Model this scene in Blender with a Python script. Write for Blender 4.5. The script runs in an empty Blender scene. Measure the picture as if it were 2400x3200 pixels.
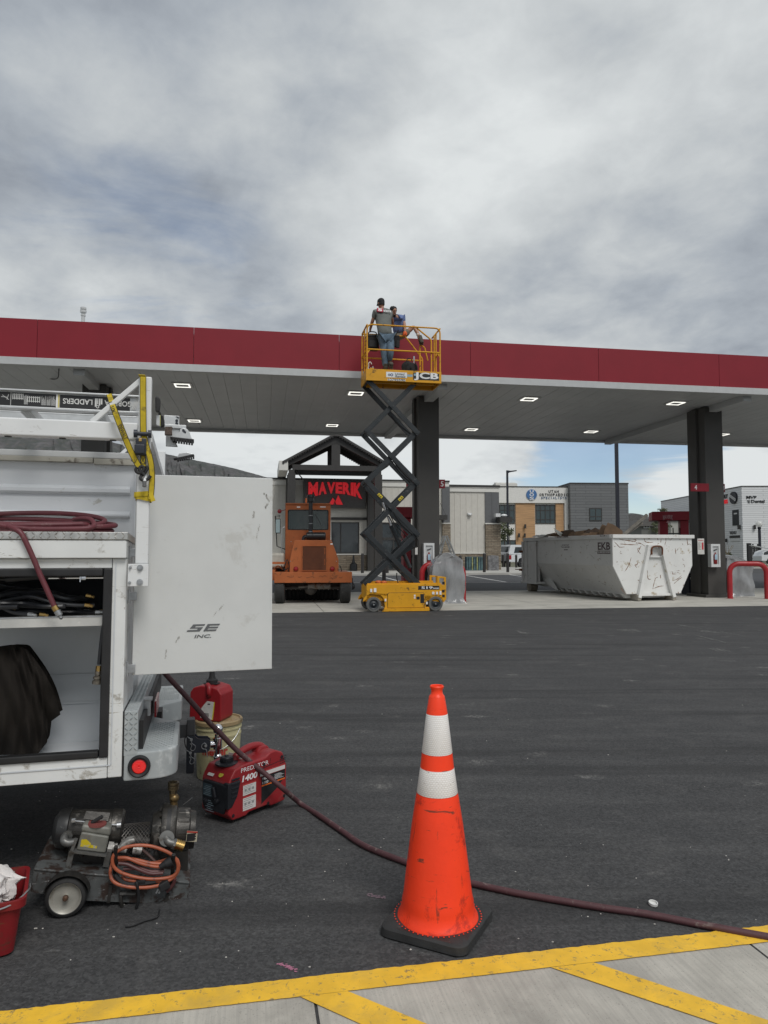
import bpy, bmesh, math, random
from mathutils import Vector, Matrix, noise
random.seed(7)
V = Vector
R = math.radians
SC = bpy.context.scene
COL = SC.collection
F_PX, HOR, EYE = 2219.0, 1722.0, 1.40
PITCH = math.atan((HOR - 1600.0) / F_PX)
cam_d = bpy.data.cameras.new('camera')
cam = bpy.data.objects.new('camera', cam_d)
COL.objects.link(cam)
cam_d.sensor_fit = 'VERTICAL'
cam_d.sensor_height = 36.0
cam_d.lens = 36.0 * F_PX / 3200.0
cam_d.clip_start = 0.05
cam_d.clip_end = 9000.0
cam.location = (0, 0, EYE)
cam.rotation_euler = (R(90) + PITCH, 0, 0)
SC.camera = cam
SC.view_settings.view_transform = 'Standard'
SC.view_settings.look = 'None'
SC.view_settings.gamma = 1.0
SC.view_settings.use_curve_mapping = False
SC.view_settings.exposure = 0.3
SUN_EL, SUN_AZ = 52.0, 28.0          # azimuth measured from -Y (behind the camera) towards +X
sd = V((math.sin(R(SUN_AZ)) * math.cos(R(SUN_EL)), -math.cos(R(SUN_AZ)) * math.cos(R(SUN_EL)), math.sin(R(SUN_EL))))
sun_d = bpy.data.lights.new('sun', 'SUN')
sun_d.energy = 1.5
sun_d.angle = R(24)
sun_d.color = (1.0, 0.975, 0.94)
sun = bpy.data.objects.new('sun', sun_d)
COL.objects.link(sun)
sun.rotation_euler = (-sd).to_track_quat('-Z', 'Y').to_euler()
world = bpy.data.worlds.new('World')
SC.world = world
world.use_nodes = True
wt = world.node_tree
for n in list(wt.nodes):
 wt.nodes.remove(n)
class NG:
 """tiny helper for building node graphs"""
 def __init__(s, tree):
  s.t = tree
 def n(s, typ, **kw):
  nd = s.t.nodes.new(typ)
  for k, v in kw.items():
   setattr(nd, k, v)
  return nd
 def put(s, sock, val):
  if isinstance(val, bpy.types.NodeSocket):
   s.t.links.new(val, sock)
  elif val is not None:
   if sock.type == 'RGBA' and len(val) == 3:
    val = (*val, 1)
   sock.default_value = val
 def math(s, op, a, b=None, c=None, clamp=False):
  nd = s.n('ShaderNodeMath', operation=op, use_clamp=clamp)
  s.put(nd.inputs[0], a)
  if b is not None:
   s.put(nd.inputs[1], b)
  if c is not None:
   s.put(nd.inputs[2], c)
  return nd.outputs[0]
 def vmath(s, op, a, b=None):
  nd = s.n('ShaderNodeVectorMath', operation=op)
  s.put(nd.inputs[0], a)
  if b is not None:
   s.put(nd.inputs[1], b)
  return nd.outputs['Value'] if op in ('DOT_PRODUCT', 'LENGTH', 'DISTANCE') else nd.outputs[0]
 def noise(s, vec, scale, detail=4, rough=.55, dist=0.0, lac=2.0, out='Fac'):
  nd = s.n('ShaderNodeTexNoise')
  s.put(nd.inputs['Vector'], vec)
  nd.inputs['Scale'].default_value = scale
  nd.inputs['Detail'].default_value = detail
  nd.inputs['Roughness'].default_value = rough
  nd.inputs['Lacunarity'].default_value = lac
  nd.inputs['Distortion'].default_value = dist
  return nd.outputs[out]
 def mapr(s, v, a, b, c=0.0, d=1.0, smooth=True):
  nd = s.n('ShaderNodeMapRange', clamp=True)
  if smooth:
   nd.interpolation_type = 'SMOOTHSTEP'
  s.put(nd.inputs['Value'], v)
  nd.inputs['From Min'].default_value = a
  nd.inputs['From Max'].default_value = b
  nd.inputs['To Min'].default_value = c
  nd.inputs['To Max'].default_value = d
  return nd.outputs['Result']
 def mix(s, f, a, b, typ='MIX'):
  nd = s.n('ShaderNodeMix', data_type='RGBA', blend_type=typ)
  s.put(nd.inputs['Factor'], f)
  s.put(nd.inputs['A'], a) if False else s.put(nd.inputs[6], a)
  s.put(nd.inputs[7], b)
  return nd.outputs[2]
 def mapping(s, vec, scale=(1, 1, 1), loc=(0, 0, 0), rot=(0, 0, 0)):
  nd = s.n('ShaderNodeMapping')
  s.put(nd.inputs['Vector'], vec)
  nd.inputs['Scale'].default_value = scale
  nd.inputs['Location'].default_value = loc
  nd.inputs['Rotation'].default_value = rot
  return nd.outputs[0]
 def ramp(s, fac, stops):
  nd = s.n('ShaderNodeValToRGB')
  s.put(nd.inputs[0], fac)
  e = nd.color_ramp.elements
  while len(e) < len(stops):
   e.new(0.5)
  for i, (p, c) in enumerate(stops):
   e[i].position = p
   e[i].color = (*c, 1)
  return nd.outputs[0]
def ray(px, py):
 x = (px - 1200.0) / F_PX
 v = -(py - 1600.0) / F_PX
 return V((x, math.cos(PITCH) - math.sin(PITCH) * v, math.sin(PITCH) + math.cos(PITCH) * v))
CAMP = V((0, 0, EYE))
def G(px, py, z=0.0):
 r = ray(px, py)
 return CAMP + r * ((z - EYE) / r.z)
def PY(px, py, y):
 r = ray(px, py)
 return CAMP + r * (y / r.y)
def build_world():
 g = NG(wt)
 d = g.n('ShaderNodeTexCoord').outputs['Generated']
 sep = g.n('ShaderNodeSeparateXYZ')
 g.put(sep.inputs[0], d)
 x, y, z = sep.outputs
 zc = g.math('ADD', g.math('MAXIMUM', z, 0.0), 0.22)
 u = g.math('DIVIDE', x, zc)
 v = g.math('DIVIDE', y, zc)
 cmb = g.n('ShaderNodeCombineXYZ')
 g.put(cmb.inputs[0], u)
 g.put(cmb.inputs[1], v)
 p = cmb.outputs[0]
 big = g.noise(g.mapping(p, (1.0, 1.0, 1), (3.1, 1.2, 0), (0, 0, .5)), 1.3, 4, .5, .15)
 med = g.noise(g.mapping(p, (1.0, 1.1, 1), (7.7, 4.2, 3), (0, 0, .9)), 2.8, 9, .55, .2)
 fine = g.noise(g.mapping(p, (1.2, 1.0, 1), (1.7, 9.2, 3), (0, 0, .7)), 7, 10, .6, .3)
 def blob(px, py, wid):
  r = ray(px, py).normalized()
  return g.mapr(g.vmath('DOT_PRODUCT', g.vmath('NORMALIZE', d), tuple(r)), math.cos(R(wid)), 1.0)
 s = g.math('ADD', g.math('MULTIPLY', big, .50), .015)
 s = g.math('ADD', s, g.math('MULTIPLY', med, .42))
 s = g.math('ADD', s, g.math('MULTIPLY', fine, .17))
 for (px, py, wid, k) in ((100, 50, 24, -.11), (1150, 30, 9, -.09), (1250, 330, 15, .10), (2050, 250, 20, .10), (2000, 900, 20, -.09), (650, 760, 8, -.02),
                             (500, 600, 12, .07), (300, 880, 9, .03), (300, 760, 7, -.05), (1200, 860, 12, .06), (2300, 1000, 8, .03),
                             (900, 1420, 12, .16), (1560, 1400, 11, .16), (2150, 1600, 8, .20), (2330, 1430, 8, .18), (100, 950, 8, .08)):
  s = g.math('ADD', s, g.math('MULTIPLY', blob(px, py, wid), k))
 cloud = g.ramp(s, [(.30, (.14, .165, .20)), (.40, (.225, .250, .288)), (.50, (.325, .355, .390)), (.60, (.445, .47, .485)), (.74, (.60, .625, .63))])
 sky = g.n('ShaderNodeTexSky', sky_type='NISHITA', sun_disc=False)
 sky.sun_elevation = R(SUN_EL)
 sky.sun_rotation = R(180 - SUN_AZ)
 sky.altitude = 1500
 skyc = g.vmath('SCALE', sky.outputs[0])
 skyc.node.inputs['Scale'].default_value = 0.085
 gap = g.noise(g.mapping(p, (.8, 1.6, 1), (2.3, 5.1, 2), (0, 0, .35)), 1.5, 8, .6, .6)
 gs = g.math('ADD', gap, g.math('MULTIPLY', blob(330, 770, 10), .07))
 gs = g.math('ADD', gs, g.math('MULTIPLY', blob(1950, 1490, 9), .26))
 gs = g.math('ADD', gs, g.math('MULTIPLY', blob(1750, 1580, 8), .16))
 gs = g.math('ADD', gs, g.math('MULTIPLY', blob(800, 680, 9), .03))
 gm = g.math('MULTIPLY', g.mapr(gs, .58, .80), g.mapr(z, .08, .30, .9, .50))
 colr = g.mix(gm, cloud, skyc)
 below = g.mapr(z, -.03, -.005, 1, 0)
 colr = g.mix(below, colr, (.12, .12, .12))
 bg = g.n('ShaderNodeBackground')
 g.put(bg.inputs[0], colr)
 bg.inputs[1].default_value = 1.0
 out = g.n('ShaderNodeOutputWorld')
 wt.links.new(bg.outputs[0], out.inputs[0])
build_world()
def hexc(h):
 c = [int(h[i:i + 2], 16) / 255 for i in (0, 2, 4)]
 return tuple(x / 12.92 if x <= .04045 else ((x + .055) / 1.055) ** 2.4 for x in c)
MATS = {}
def mat(name, col, rough=.6, metal=0.0, var=.12, vs=6.0, bump=0.0, bs=60.0, dirt=None, spec=.5, coat=0.0, alpha=1.0,
  emit=None, trans=0.0, scr=None, stretch=(1, 1, 1), extra=None):
 """procedural material: base colour with tonal variation, optional dirt patches, scratches and bump.
 dirt=(colour, amount 0..1, scale); scr=(colour, amount, scale)"""
 if name in MATS:
  return MATS[name]
 m = bpy.data.materials.new(name)
 m.use_nodes = True
 t = m.node_tree
 bs_ = t.nodes['Principled BSDF']
 g = NG(t)
 co = g.n('ShaderNodeTexCoord').outputs['Object']
 cs = g.mapping(co, stretch)
 n1 = g.noise(cs, vs, 5, .6)
 lo = tuple(max(0, c * (1 - var)) for c in col)
 hi = tuple(min(1, c * (1 + var)) for c in col)
 c = g.mix(g.mapr(n1, .3, .7), lo, hi)
 r = g.math('ADD', g.math('MULTIPLY', g.noise(cs, vs * 2.3, 4), .16), max(0, rough - .08))
 if dirt:
  dm = g.noise(cs, dirt[2], 8, .68, .4)
  th = .665 - .27 * dirt[1]
  dmask = g.mapr(dm, th - .03, th + .07)
  c = g.mix(dmask, c, dirt[0])
 if scr:
  sm = g.noise(g.mapping(co, (1, 1, 6), (3, 1, 2), (.3, .5, .2)), scr[2], 6, .7, 1.2)
  th = .67 - .24 * scr[1]
  c = g.mix(g.mapr(sm, th, th + .05), c, scr[0])
 if extra:
  c = extra(g, co, c)
 g.put(bs_.inputs['Base Color'], c)
 g.put(bs_.inputs['Roughness'], r)
 bs_.inputs['Metallic'].default_value = metal
 bs_.inputs['Specular IOR Level'].default_value = spec
 bs_.inputs['Coat Weight'].default_value = coat
 bs_.inputs['Alpha'].default_value = alpha
 bs_.inputs['Transmission Weight'].default_value = trans
 if emit:
  bs_.inputs['Emission Color'].default_value = (*emit[0], 1)
  bs_.inputs['Emission Strength'].default_value = emit[1]
 if bump > 0:
  b = g.n('ShaderNodeBump')
  b.inputs['Strength'].default_value = 1.0
  b.inputs['Distance'].default_value = bump
  g.put(b.inputs['Height'], g.noise(cs, bs, 6, .65))
  g.put(bs_.inputs['Normal'], b.outputs[0])
 MATS[name] = m
 return m
def rotm(ax, ang):
 return Matrix.Rotation(R(ang), 4, ax)
def TR(x=0, y=0, z=0):
 return Matrix.Translation((x, y, z))
_TXT = {}
def text_mesh(s, bold=0.0, res=3):
 key = (s, bold, res)
 if key in _TXT:
  return _TXT[key]
 cu = bpy.data.curves.new('t', 'FONT')
 cu.body = s
 cu.offset = bold * .5
 cu.resolution_u = res
 o = bpy.data.objects.new('t', cu)
 COL.objects.link(o)
 dg = bpy.context.evaluated_depsgraph_get()
 dg.update()
 me = bpy.data.meshes.new_from_object(o.evaluated_get(dg))
 vs = [tuple(v.co) for v in me.vertices]
 fs = [tuple(p.vertices) for p in me.polygons]
 cnt = {}
 for f in fs:
  for i in range(len(f)):
   a, b = f[i], f[(i + 1) % len(f)]
   k = (min(a, b), max(a, b))
   cnt.setdefault(k, []).append((a, b))
 edges = [v[0] for v in cnt.values() if len(v) == 1]
 bpy.data.objects.remove(o)
 bpy.data.curves.remove(cu)
 bpy.data.meshes.remove(me)
 _TXT[key] = (vs, fs, edges)
 return _TXT[key]
class MB:
 def __init__(s, M=None):
  s.v, s.f, s.mi = [], [], []
  s.wn = False
  s.cuts = []
  s.M = M.copy() if M is not None else Matrix()
  s.c = 0
 def add(s, vs, fs, mi=None):
  o = len(s.v)
  s.cuts.append((o, len(s.f)))
  M = s.M
  s.v += [tuple(M @ V(p)) for p in vs]
  s.f += [tuple(i + o for i in f) for f in fs]
  s.mi += [s.c if mi is None else mi] * len(fs)
  return s
 def box(s, x0, x1, y0, y1, z0, z1, bev=0.0, seg=2, L=None):
  vs = [(x, y, z) for x in (x0, x1) for y in (y0, y1) for z in (z0, z1)]
  fs = [(0, 1, 3, 2), (4, 6, 7, 5), (0, 4, 5, 1), (2, 3, 7, 6), (0, 2, 6, 4), (1, 5, 7, 3)]
  if bev > 0:
   s.wn = True
   bm = bmesh.new()
   bv = [bm.verts.new(p) for p in vs]
   for f in fs:
    bm.faces.new([bv[i] for i in f])
   b = min(bev, .49 * min(abs(x1 - x0), abs(y1 - y0), abs(z1 - z0)))
   bmesh.ops.bevel(bm, geom=list(bm.edges), offset=b, segments=seg, profile=.5, affect='EDGES')
   bm.verts.index_update()
   vs = [tuple(v.co) for v in bm.verts]
   fs = [tuple(v.index for v in f.verts) for f in bm.faces]
   bm.free()
  if L is not None:
   vs = [tuple(L @ V(p)) for p in vs]
  return s.add(vs, fs)
 def bar(s, p0, p1, w, h, up=(0, 0, 1), bev=0.0):
  """rectangular bar from p0 to p1, w across, h along 'up'"""
  p0, p1 = V(p0), V(p1)
  d = (p1 - p0)
  ln = d.length
  d.normalize()
  u = V(up)
  if abs(u.dot(d)) > .99:
   u = V((0, 1, 0))
  sx = d.cross(u).normalized()
  u = sx.cross(d).normalized()
  L = Matrix((sx, d, u)).transposed().to_4x4()
  L.translation = p0
  return s.box(-w / 2, w / 2, 0, ln, -h / 2, h / 2, bev, 2, L)
 def ring_frames(s, pts, closed=False):
  n = len(pts)
  T = []
  for i in range(n):
   if closed:
    t = pts[(i + 1) % n] - pts[i - 1]
   else:
    t = pts[min(i + 1, n - 1)] - pts[max(i - 1, 0)]
   T.append(t.normalized())
  a = V((0, 0, 1)) if abs(T[0].z) < .9 else V((1, 0, 0))
  nrm = (a - T[0] * a.dot(T[0])).normalized()
  out = []
  for t in T:
   nrm = (nrm - t * nrm.dot(t)).normalized()
   out.append((nrm, t.cross(nrm)))
  return out
 def tube(s, pts, r, n=10, closed=False, cap=True, flat=None):
  pts = [V(p) for p in pts]
  fr = s.ring_frames(pts, closed)
  vs, fs = [], []
  for i, (p, (a, b)) in enumerate(zip(pts, fr)):
   rr = r[i] if isinstance(r, (list, tuple)) else r
   for k in range(n):
    th = 2 * math.pi * k / n
    vs.append(tuple(p + a * rr * math.cos(th) + b * rr * math.sin(th)))
  m = len(pts)
  for i in range(m if closed else m - 1):
   j = (i + 1) % m
   for k in range(n):
    l = (k + 1) % n
    fs.append((i * n + k, i * n + l, j * n + l, j * n + k))
  if cap and not closed:
   fs.append(tuple(range(n))[::-1])
   fs.append(tuple((m - 1) * n + k for k in range(n)))
  return s.add(vs, fs)
 def cyl(s, p0, p1, r0, r1=None, n=16, cap=True):
  return s.tube([p0, p1], [r0, r0 if r1 is None else r1], n, cap=cap)
 def lathe(s, prof, n=24, L=None, cap=True, arc=None):
  """prof: list of (radius, z); revolved about local z, placed with L"""
  vs, fs = [], []
  L = L or Matrix()
  for (r, z) in prof:
   for k in range(n):
    th = 2 * math.pi * k / n
    vs.append(tuple(L @ V((r * math.cos(th), r * math.sin(th), z))))
  for i in range(len(prof) - 1):
   for k in range(n):
    l = (k + 1) % n
    fs.append((i * n + k, i * n + l, (i + 1) * n + l, (i + 1) * n + k))
  if cap:
   if prof[0][0] > 1e-6:
    fs.append(tuple(range(n))[::-1])
   if prof[-1][0] > 1e-6:
    fs.append(tuple((len(prof) - 1) * n + k for k in range(n)))
  return s.add(vs, fs)
 def ball(s, c, r, n=12, sc=(1, 1, 1)):
  prof = [(max(1e-5, math.sin(math.pi * i / n)) * r, -math.cos(math.pi * i / n) * r) for i in range(n + 1)]
  return s.lathe(prof, n * 2 if n < 10 else n + 6, TR(*c) @ Matrix.Diagonal((*sc, 1)), cap=False)
 def prism(s, poly, a0, a1, plane='xz', bev=0.0, seg=2, L=None):
  """2-D outline extruded from a0 to a1 along the remaining axis"""
  def P(q, a):
   return {'xz': (q[0], a, q[1]), 'xy': (q[0], q[1], a), 'yz': (a, q[0], q[1])}[plane]
  n = len(poly)
  vs = [P(q, a0) for q in poly] + [P(q, a1) for q in poly]
  fs = [tuple(range(n)), tuple(range(2 * n - 1, n - 1, -1))]
  fs += [(i, (i + n), (i + 1) % n + n, (i + 1) % n) for i in range(n)]
  bm = bmesh.new()
  bv = [bm.verts.new(p) for p in vs]
  for f in fs:
   try:
    bm.faces.new([bv[i] for i in f])
   except ValueError:
    pass
  bmesh.ops.recalc_face_normals(bm, faces=list(bm.faces))
  if bev > 0:
   s.wn = True
   bmesh.ops.bevel(bm, geom=list(bm.edges), offset=bev, segments=seg, profile=.5, affect='EDGES', clamp_overlap=True)
  bmesh.ops.triangulate(bm, faces=[f for f in bm.faces if len(f.verts) > 4])
  bm.verts.index_update()
  vs = [tuple(v.co) for v in bm.verts]
  fs = [tuple(v.index for v in f.verts) for f in bm.faces]
  bm.free()
  if L is not None:
   vs = [tuple(L @ V(p)) for p in vs]
  return s.add(vs, fs)
 def quad(s, a, b, c, d):
  return s.add([a, b, c, d], [(0, 1, 2, 3)])
 def sheet(s, fn, nu, nv):
  vs = [tuple(fn(i / nu, j / nv)) for j in range(nv + 1) for i in range(nu + 1)]
  fs = [(j * (nu + 1) + i, j * (nu + 1) + i + 1, (j + 1) * (nu + 1) + i + 1, (j + 1) * (nu + 1) + i) for j in range(nv) for i in range(nu)]
  return s.add(vs, fs)
 def text(s, st, x0, x1, z0, z1, y=0.0, d=.002, bold=0.0, shear=0.0, warp=None, flip=False, L=None, res=3, fit=True):
  """letters facing -y, filling x0..x1 by z0..z1 (local), front at y-d, back at y"""
  vs, fs, ed = text_mesh(st, bold, res)
  if not vs:
   return s
  xs = [v[0] + shear * v[1] for v in vs]
  ys = [v[1] for v in vs]
  a, b, c, e = min(xs), max(xs), min(ys), max(ys)
  out = []
  kx = (x1 - x0) / (b - a)
  kz = (z1 - z0) / (e - c)
  if not fit:
   kx = kz
  for X, Y in zip(xs, ys):
   q = (x0 + (X - a) * kx, z0 + (Y - c) * kz)
   if warp:
    q = warp(*q)
   if flip:
    q = (x0 + x1 - q[0], z0 + z1 - q[1])
   out.append(q)
  n = len(out)
  f3 = [(q[0], y - d, q[1]) for q in out]
  b3 = [(q[0], y, q[1]) for q in out]
  fl = [f for f in fs] + [(i, j, j + n, i + n) for (i, j) in ed]
  allv = f3 + b3
  if L is not None:
   allv = [tuple(L @ V(p)) for p in allv]
  return s.add(allv, fl)
 def each(s, name, m, parent=None):
  cuts = s.cuts + [(len(s.v), len(s.f))]
  for (a, b), (c, d) in zip(cuts, cuts[1:]):
   q = MB()
   q.v, q.f, q.mi, q.wn = s.v[a:c], [tuple(i - a for i in f) for f in s.f[b:d]], s.mi[b:d], s.wn
   q.build(name, m, parent)
 def build(s, name, m, parent=None, M=None, smooth=35):
  me = bpy.data.meshes.new(name)
  me.from_pydata(s.v, [], s.f)
  ms = m if isinstance(m, (list, tuple)) else [m]
  for x in ms:
   me.materials.append(x)
  if len(ms) > 1:
   me.polygons.foreach_set('material_index', s.mi)
  bm = bmesh.new()
  bm.from_mesh(me)
  bmesh.ops.recalc_face_normals(bm, faces=list(bm.faces))
  bm.to_mesh(me)
  bm.free()
  if smooth:
   me.polygons.foreach_set('use_smooth', [True] * len(me.polygons))
   me.set_sharp_from_angle(angle=R(smooth))
  me.update()
  o = bpy.data.objects.new(name, me)
  COL.objects.link(o)
  if s.wn:
   w = o.modifiers.new('normals', 'WEIGHTED_NORMAL')
   w.keep_sharp = True
   w.weight = 60
  if parent:
   o.parent = parent
  if M is not None:
   o.matrix_basis = M
  return o
def tag(o, label, cat, group=None, kind=None):
 o['label'] = label
 if cat:
  o['category'] = cat
 if group:
  o['group'] = group
 if kind:
  o['kind'] = kind
 return o
def thing(name, label, cat, M=None, group=None):
 o = bpy.data.objects.new(name, None)
 o.empty_display_size = .2
 COL.objects.link(o)
 if M is not None:
  o.matrix_basis = M
 return tag(o, label, cat, group)
def struct(o):
 o['kind'] = 'structure'
 return o
def dup(root, M, label=None):
 r = root.copy()
 COL.objects.link(r)
 r.matrix_basis = M
 if label:
  r['label'] = label
 for ch in list(root.children):
  c = ch.copy()
  COL.objects.link(c)
  c.parent = r
  for gc in list(ch.children):
   d = gc.copy()
   COL.objects.link(d)
   d.parent = c
 return r
class Fr:
 """a local frame; turns photo pixels into local points on a chosen local plane"""
 def __init__(s, M):
  s.M = M.copy()
  s.I = M.inverted()
 def _p(s, px, py, ax, val):
  o = s.I @ CAMP
  d = s.I.to_3x3() @ ray(px, py)
  return o + d * ((val - o[ax]) / d[ax])
 def y(s, px, py, val=0.0):
  return s._p(px, py, 1, val)
 def x(s, px, py, val=0.0):
  return s._p(px, py, 0, val)
 def z(s, px, py, val=0.0):
  return s._p(px, py, 2, val)
 def xz(s, px, py, val=0.0):
  p = s.y(px, py, val)
  return (p.x, p.z)
def spline(pts, k=8, closed=False):
 pts = [V(p) for p in pts]
 n = len(pts)
 out = []
 rng = range(n) if closed else range(n - 1)
 for i in rng:
  p0 = pts[i - 1] if (closed or i > 0) else pts[0] * 2 - pts[1]
  p1 = pts[i]
  p2 = pts[(i + 1) % n]
  p3 = pts[(i + 2) % n] if (closed or i + 2 < n) else pts[-1] * 2 - pts[-2]
  for j in range(k):
   t = j / k
   out.append(.5 * ((2 * p1) + (p2 - p0) * t + (2 * p0 - 5 * p1 + 4 * p2 - p3) * t * t + (3 * p1 - p0 - 3 * p2 + p3) * t ** 3))
 if not closed:
  out.append(pts[-1])
 return out
def skin(name, nodes, chains, m, parent, sub=2, M=None):
 """nodes: key -> ((x,y,z), r or (rx,ry)); chains: lists of keys joined by edges"""
 keys = list(nodes)
 idx = {k: i for i, k in enumerate(keys)}
 ed = []
 for c in chains:
  for a, b in zip(c, c[1:]):
   ed.append((idx[a], idx[b]))
 me = bpy.data.meshes.new(name)
 me.from_pydata([nodes[k][0] for k in keys], ed, [])
 o = bpy.data.objects.new(name, me)
 COL.objects.link(o)
 md = o.modifiers.new('skin', 'SKIN')
 md.use_smooth_shade = True
 for i, k in enumerate(keys):
  r = nodes[k][1]
  sv = me.skin_vertices[0].data[i]
  sv.radius = (r, r) if not isinstance(r, (tuple, list)) else r
  sv.use_root = (i == 0)
 s2 = o.modifiers.new('sub', 'SUBSURF')
 s2.levels = s2.render_levels = sub
 dg = bpy.context.evaluated_depsgraph_get()
 dg.update()
 nm = bpy.data.meshes.new_from_object(o.evaluated_get(dg))
 nm.name = name
 bpy.data.objects.remove(o)
 bpy.data.meshes.remove(me)
 nm.materials.clear()
 nm.materials.append(m)
 nm.polygons.foreach_set('use_smooth', [True] * len(nm.polygons))
 o = bpy.data.objects.new(name, nm)
 COL.objects.link(o)
 o.parent = parent
 if M is not None:
  o.matrix_basis = M
 return o
WHITE = mat('white paint', (.64, .65, .65), .35, var=.05, dirt=((.42, .41, .38), .10, 9), coat=.2)
BLACK = mat('black rubber', (.018, .018, .019), .7, var=.3, bump=.0008, bs=90)
STEEL = mat('galvanised steel', (.42, .43, .44), .38, metal=.8, var=.18, vs=30)
CHROME = mat('chrome', (.75, .75, .76), .12, metal=1, var=.03)
BRASS = mat('brass', (.50, .33, .12), .3, metal=1, var=.2, vs=40)
DARKMET = mat('dark grey metal', (.032, .031, .030), .5, var=.12, vs=3)
GLASS = mat('dark window glass', (.018, .025, .028), .06, spec=.9, var=.1, vs=2)
# ================================================================ setting: ground, road, pavement
def asphalt(name, base, dust=.5, rot=0.0):
 def ex(g, co, c):
  big = g.noise(co, .35, 6, .6, .5)
  c = g.mix(g.mapr(big, .35, .7, 0, .5), c, tuple(b * 1.35 for b in base))
  st = g.noise(g.mapping(co, (1, 5, 1), (0, 0, 0), (0, 0, .1)), .9, 7, .65, .6)
  c = g.mix(g.mapr(st, .44, .70, 0, .60 * dust), c, (.145, .143, .14))
  st2 = g.noise(g.mapping(co, (1, 1, 1), (5, 3, 0)), 2.6, 7, .7, .9)
  c = g.mix(g.mapr(st2, .50, .72, 0, .55 * dust), c, (.16, .155, .148))
  st3 = g.noise(g.mapping(co, (1, 4, 1), (15, 3, 0), (0, 0, -.15)), 7, 5, .75, .6)
  c = g.mix(g.mapr(st3, .60, .74, 0, .8 * dust), c, (.25, .245, .235))
  vor = g.n('ShaderNodeTexVoronoi', feature='F1')
  g.put(vor.inputs['Vector'], co)
  vor.inputs['Scale'].default_value = 110
  gr = g.n('ShaderNodeSeparateColor')
  g.put(gr.inputs[0], vor.outputs['Color'])
  c = g.mix(.55, c, g.mix(gr.outputs[0], tuple(b * .45 for b in base), tuple(b * 1.75 for b in base)))
  v2 = g.n('ShaderNodeTexVoronoi', feature='F1')
  g.put(v2.inputs['Vector'], co)
  v2.inputs['Scale'].default_value = 9
  s2 = g.n('ShaderNodeSeparateColor')
  g.put(s2.inputs[0], v2.outputs['Color'])
  near = g.mapr(v2.outputs['Distance'], .015, .03, 1, 0)
  pick = g.mapr(s2.outputs[1], .84, .86)
  c = g.mix(g.math('MULTIPLY', near, pick), c, (.30, .29, .27))
  v3 = g.n('ShaderNodeTexVoronoi', feature='F1')
  g.put(v3.inputs['Vector'], g.vmath('ADD', g.mapping(co, (1, 1.6, 1), (0, 0, 0), (0, 0, .15)), g.vmath('SCALE', g.noise(co, 5, 4, .7, out='Color'))))
  v3.inputs['Vector'].links[0].from_node.inputs[1].links[0].from_node.inputs['Scale'].default_value = .35
  v3.inputs['Scale'].default_value = 2.4
  s3 = g.n('ShaderNodeSeparateColor')
  g.put(s3.inputs[0], v3.outputs['Color'])
  mk = g.math('MULTIPLY', g.mapr(v3.outputs['Distance'], .02, .30, 1, 0), g.mapr(s3.outputs[1], .45, .95, 0, .95))
  mk = g.math('MULTIPLY', mk, g.mapr(g.noise(co, 24, 5, .8), .42, .62))
  c = g.mix(g.math('MULTIPLY', mk, dust), c, (.30, .29, .275))
  tk = g.noise(g.mapping(co, (.12, 2.2, 1), (2, 7, 0), (0, 0, -.12)), 1.3, 5, .6, .2)
  c = g.mix(g.mapr(tk, .50, .66, 0, .5 * dust), c, tuple(b * .45 for b in base))
  g2 = g.noise(co, 45, 3, .8)
  c = g.mix(g.mapr(g2, .3, .7, .45, 0, False), c, (.018, .018, .019))
  wv = g.noise(g.mapping(co, (9, .35, 1), (0, 0, 0), (0, 0, 1.2)), 2.2, 3, .8, .3)
  c = g.mix(g.mapr(wv, .70, .78, 0, .3 * dust), c, (.2, .195, .19))
  return c
 m = mat(name, base, .86, var=.22, vs=30, bump=.004, bs=130, spec=.25, extra=ex)
 return m
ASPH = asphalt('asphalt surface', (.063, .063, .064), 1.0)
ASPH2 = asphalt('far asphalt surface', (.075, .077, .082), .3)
def conc_extra(g, co, c):
 br = g.noise(g.mapping(co, (60, 1.2, 1), (0, 0, 0), (0, 0, .42)), 1.6, 3, .6)
 c = g.mix(g.mapr(br, .35, .7, 0, .30), c, (.23, .22, .20))
 sp = g.noise(co, 160, 2, .7)
 c = g.mix(g.mapr(sp, .60, .72, 0, .6), c, (.17, .165, .15))
 st = g.noise(co, 1.6, 7, .65, .6)
 c = g.mix(g.mapr(st, .52, .75, 0, .6), c, (.24, .225, .20))
 return c
CONC = mat('broom finished concrete', (.45, .425, .375), .85, var=.12, vs=5, bump=.0012, bs=220, extra=conc_extra)
def padx(g, co, c):
 st = g.noise(g.mapping(co, (1, 3, 1)), .5, 8, .65, .6)
 c = g.mix(g.mapr(st, .5, .75, 0, .6), c, (.21, .205, .185))
 st = g.noise(g.mapping(co, (.3, 3, 1), (4, 4, 0), (0, 0, .2)), 1.5, 6, .65, .6)
 c = g.mix(g.mapr(st, .58, .7, 0, .7), c, (.15, .145, .13))
 return c
PADC = mat('forecourt concrete', (.46, .445, .40), .8, var=.1, vs=1.5, extra=padx)
def yx(g, co, c):
 w = g.noise(co, 38, 6, .75, .3)
 c = g.mix(g.mapr(w, .56, .66), c, (.26, .19, .08))
 w = g.noise(co, 5, 6, .7, .3)
 c = g.mix(g.mapr(w, .48, .68, 0, .5), c, (.50, .33, .07))
 return c
YEL = mat('worn yellow road paint', (.80, .47, .032), .7, var=.10, vs=8, bump=.0007, bs=300, extra=yx)
WLINE = mat('white road paint', (.62, .62, .60), .7, var=.15)
mb = MB()
mb.quad((-4000, -60, 0), (4000, -60, 0), (4000, 6500, 0), (-4000, 6500, 0))
g0 = mb.build('ground', mat('dry grassland', (.10, .10, .065), .95, var=.3, vs=.02))
g0.location.z = -.012
struct(g0)
mb = MB()
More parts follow.
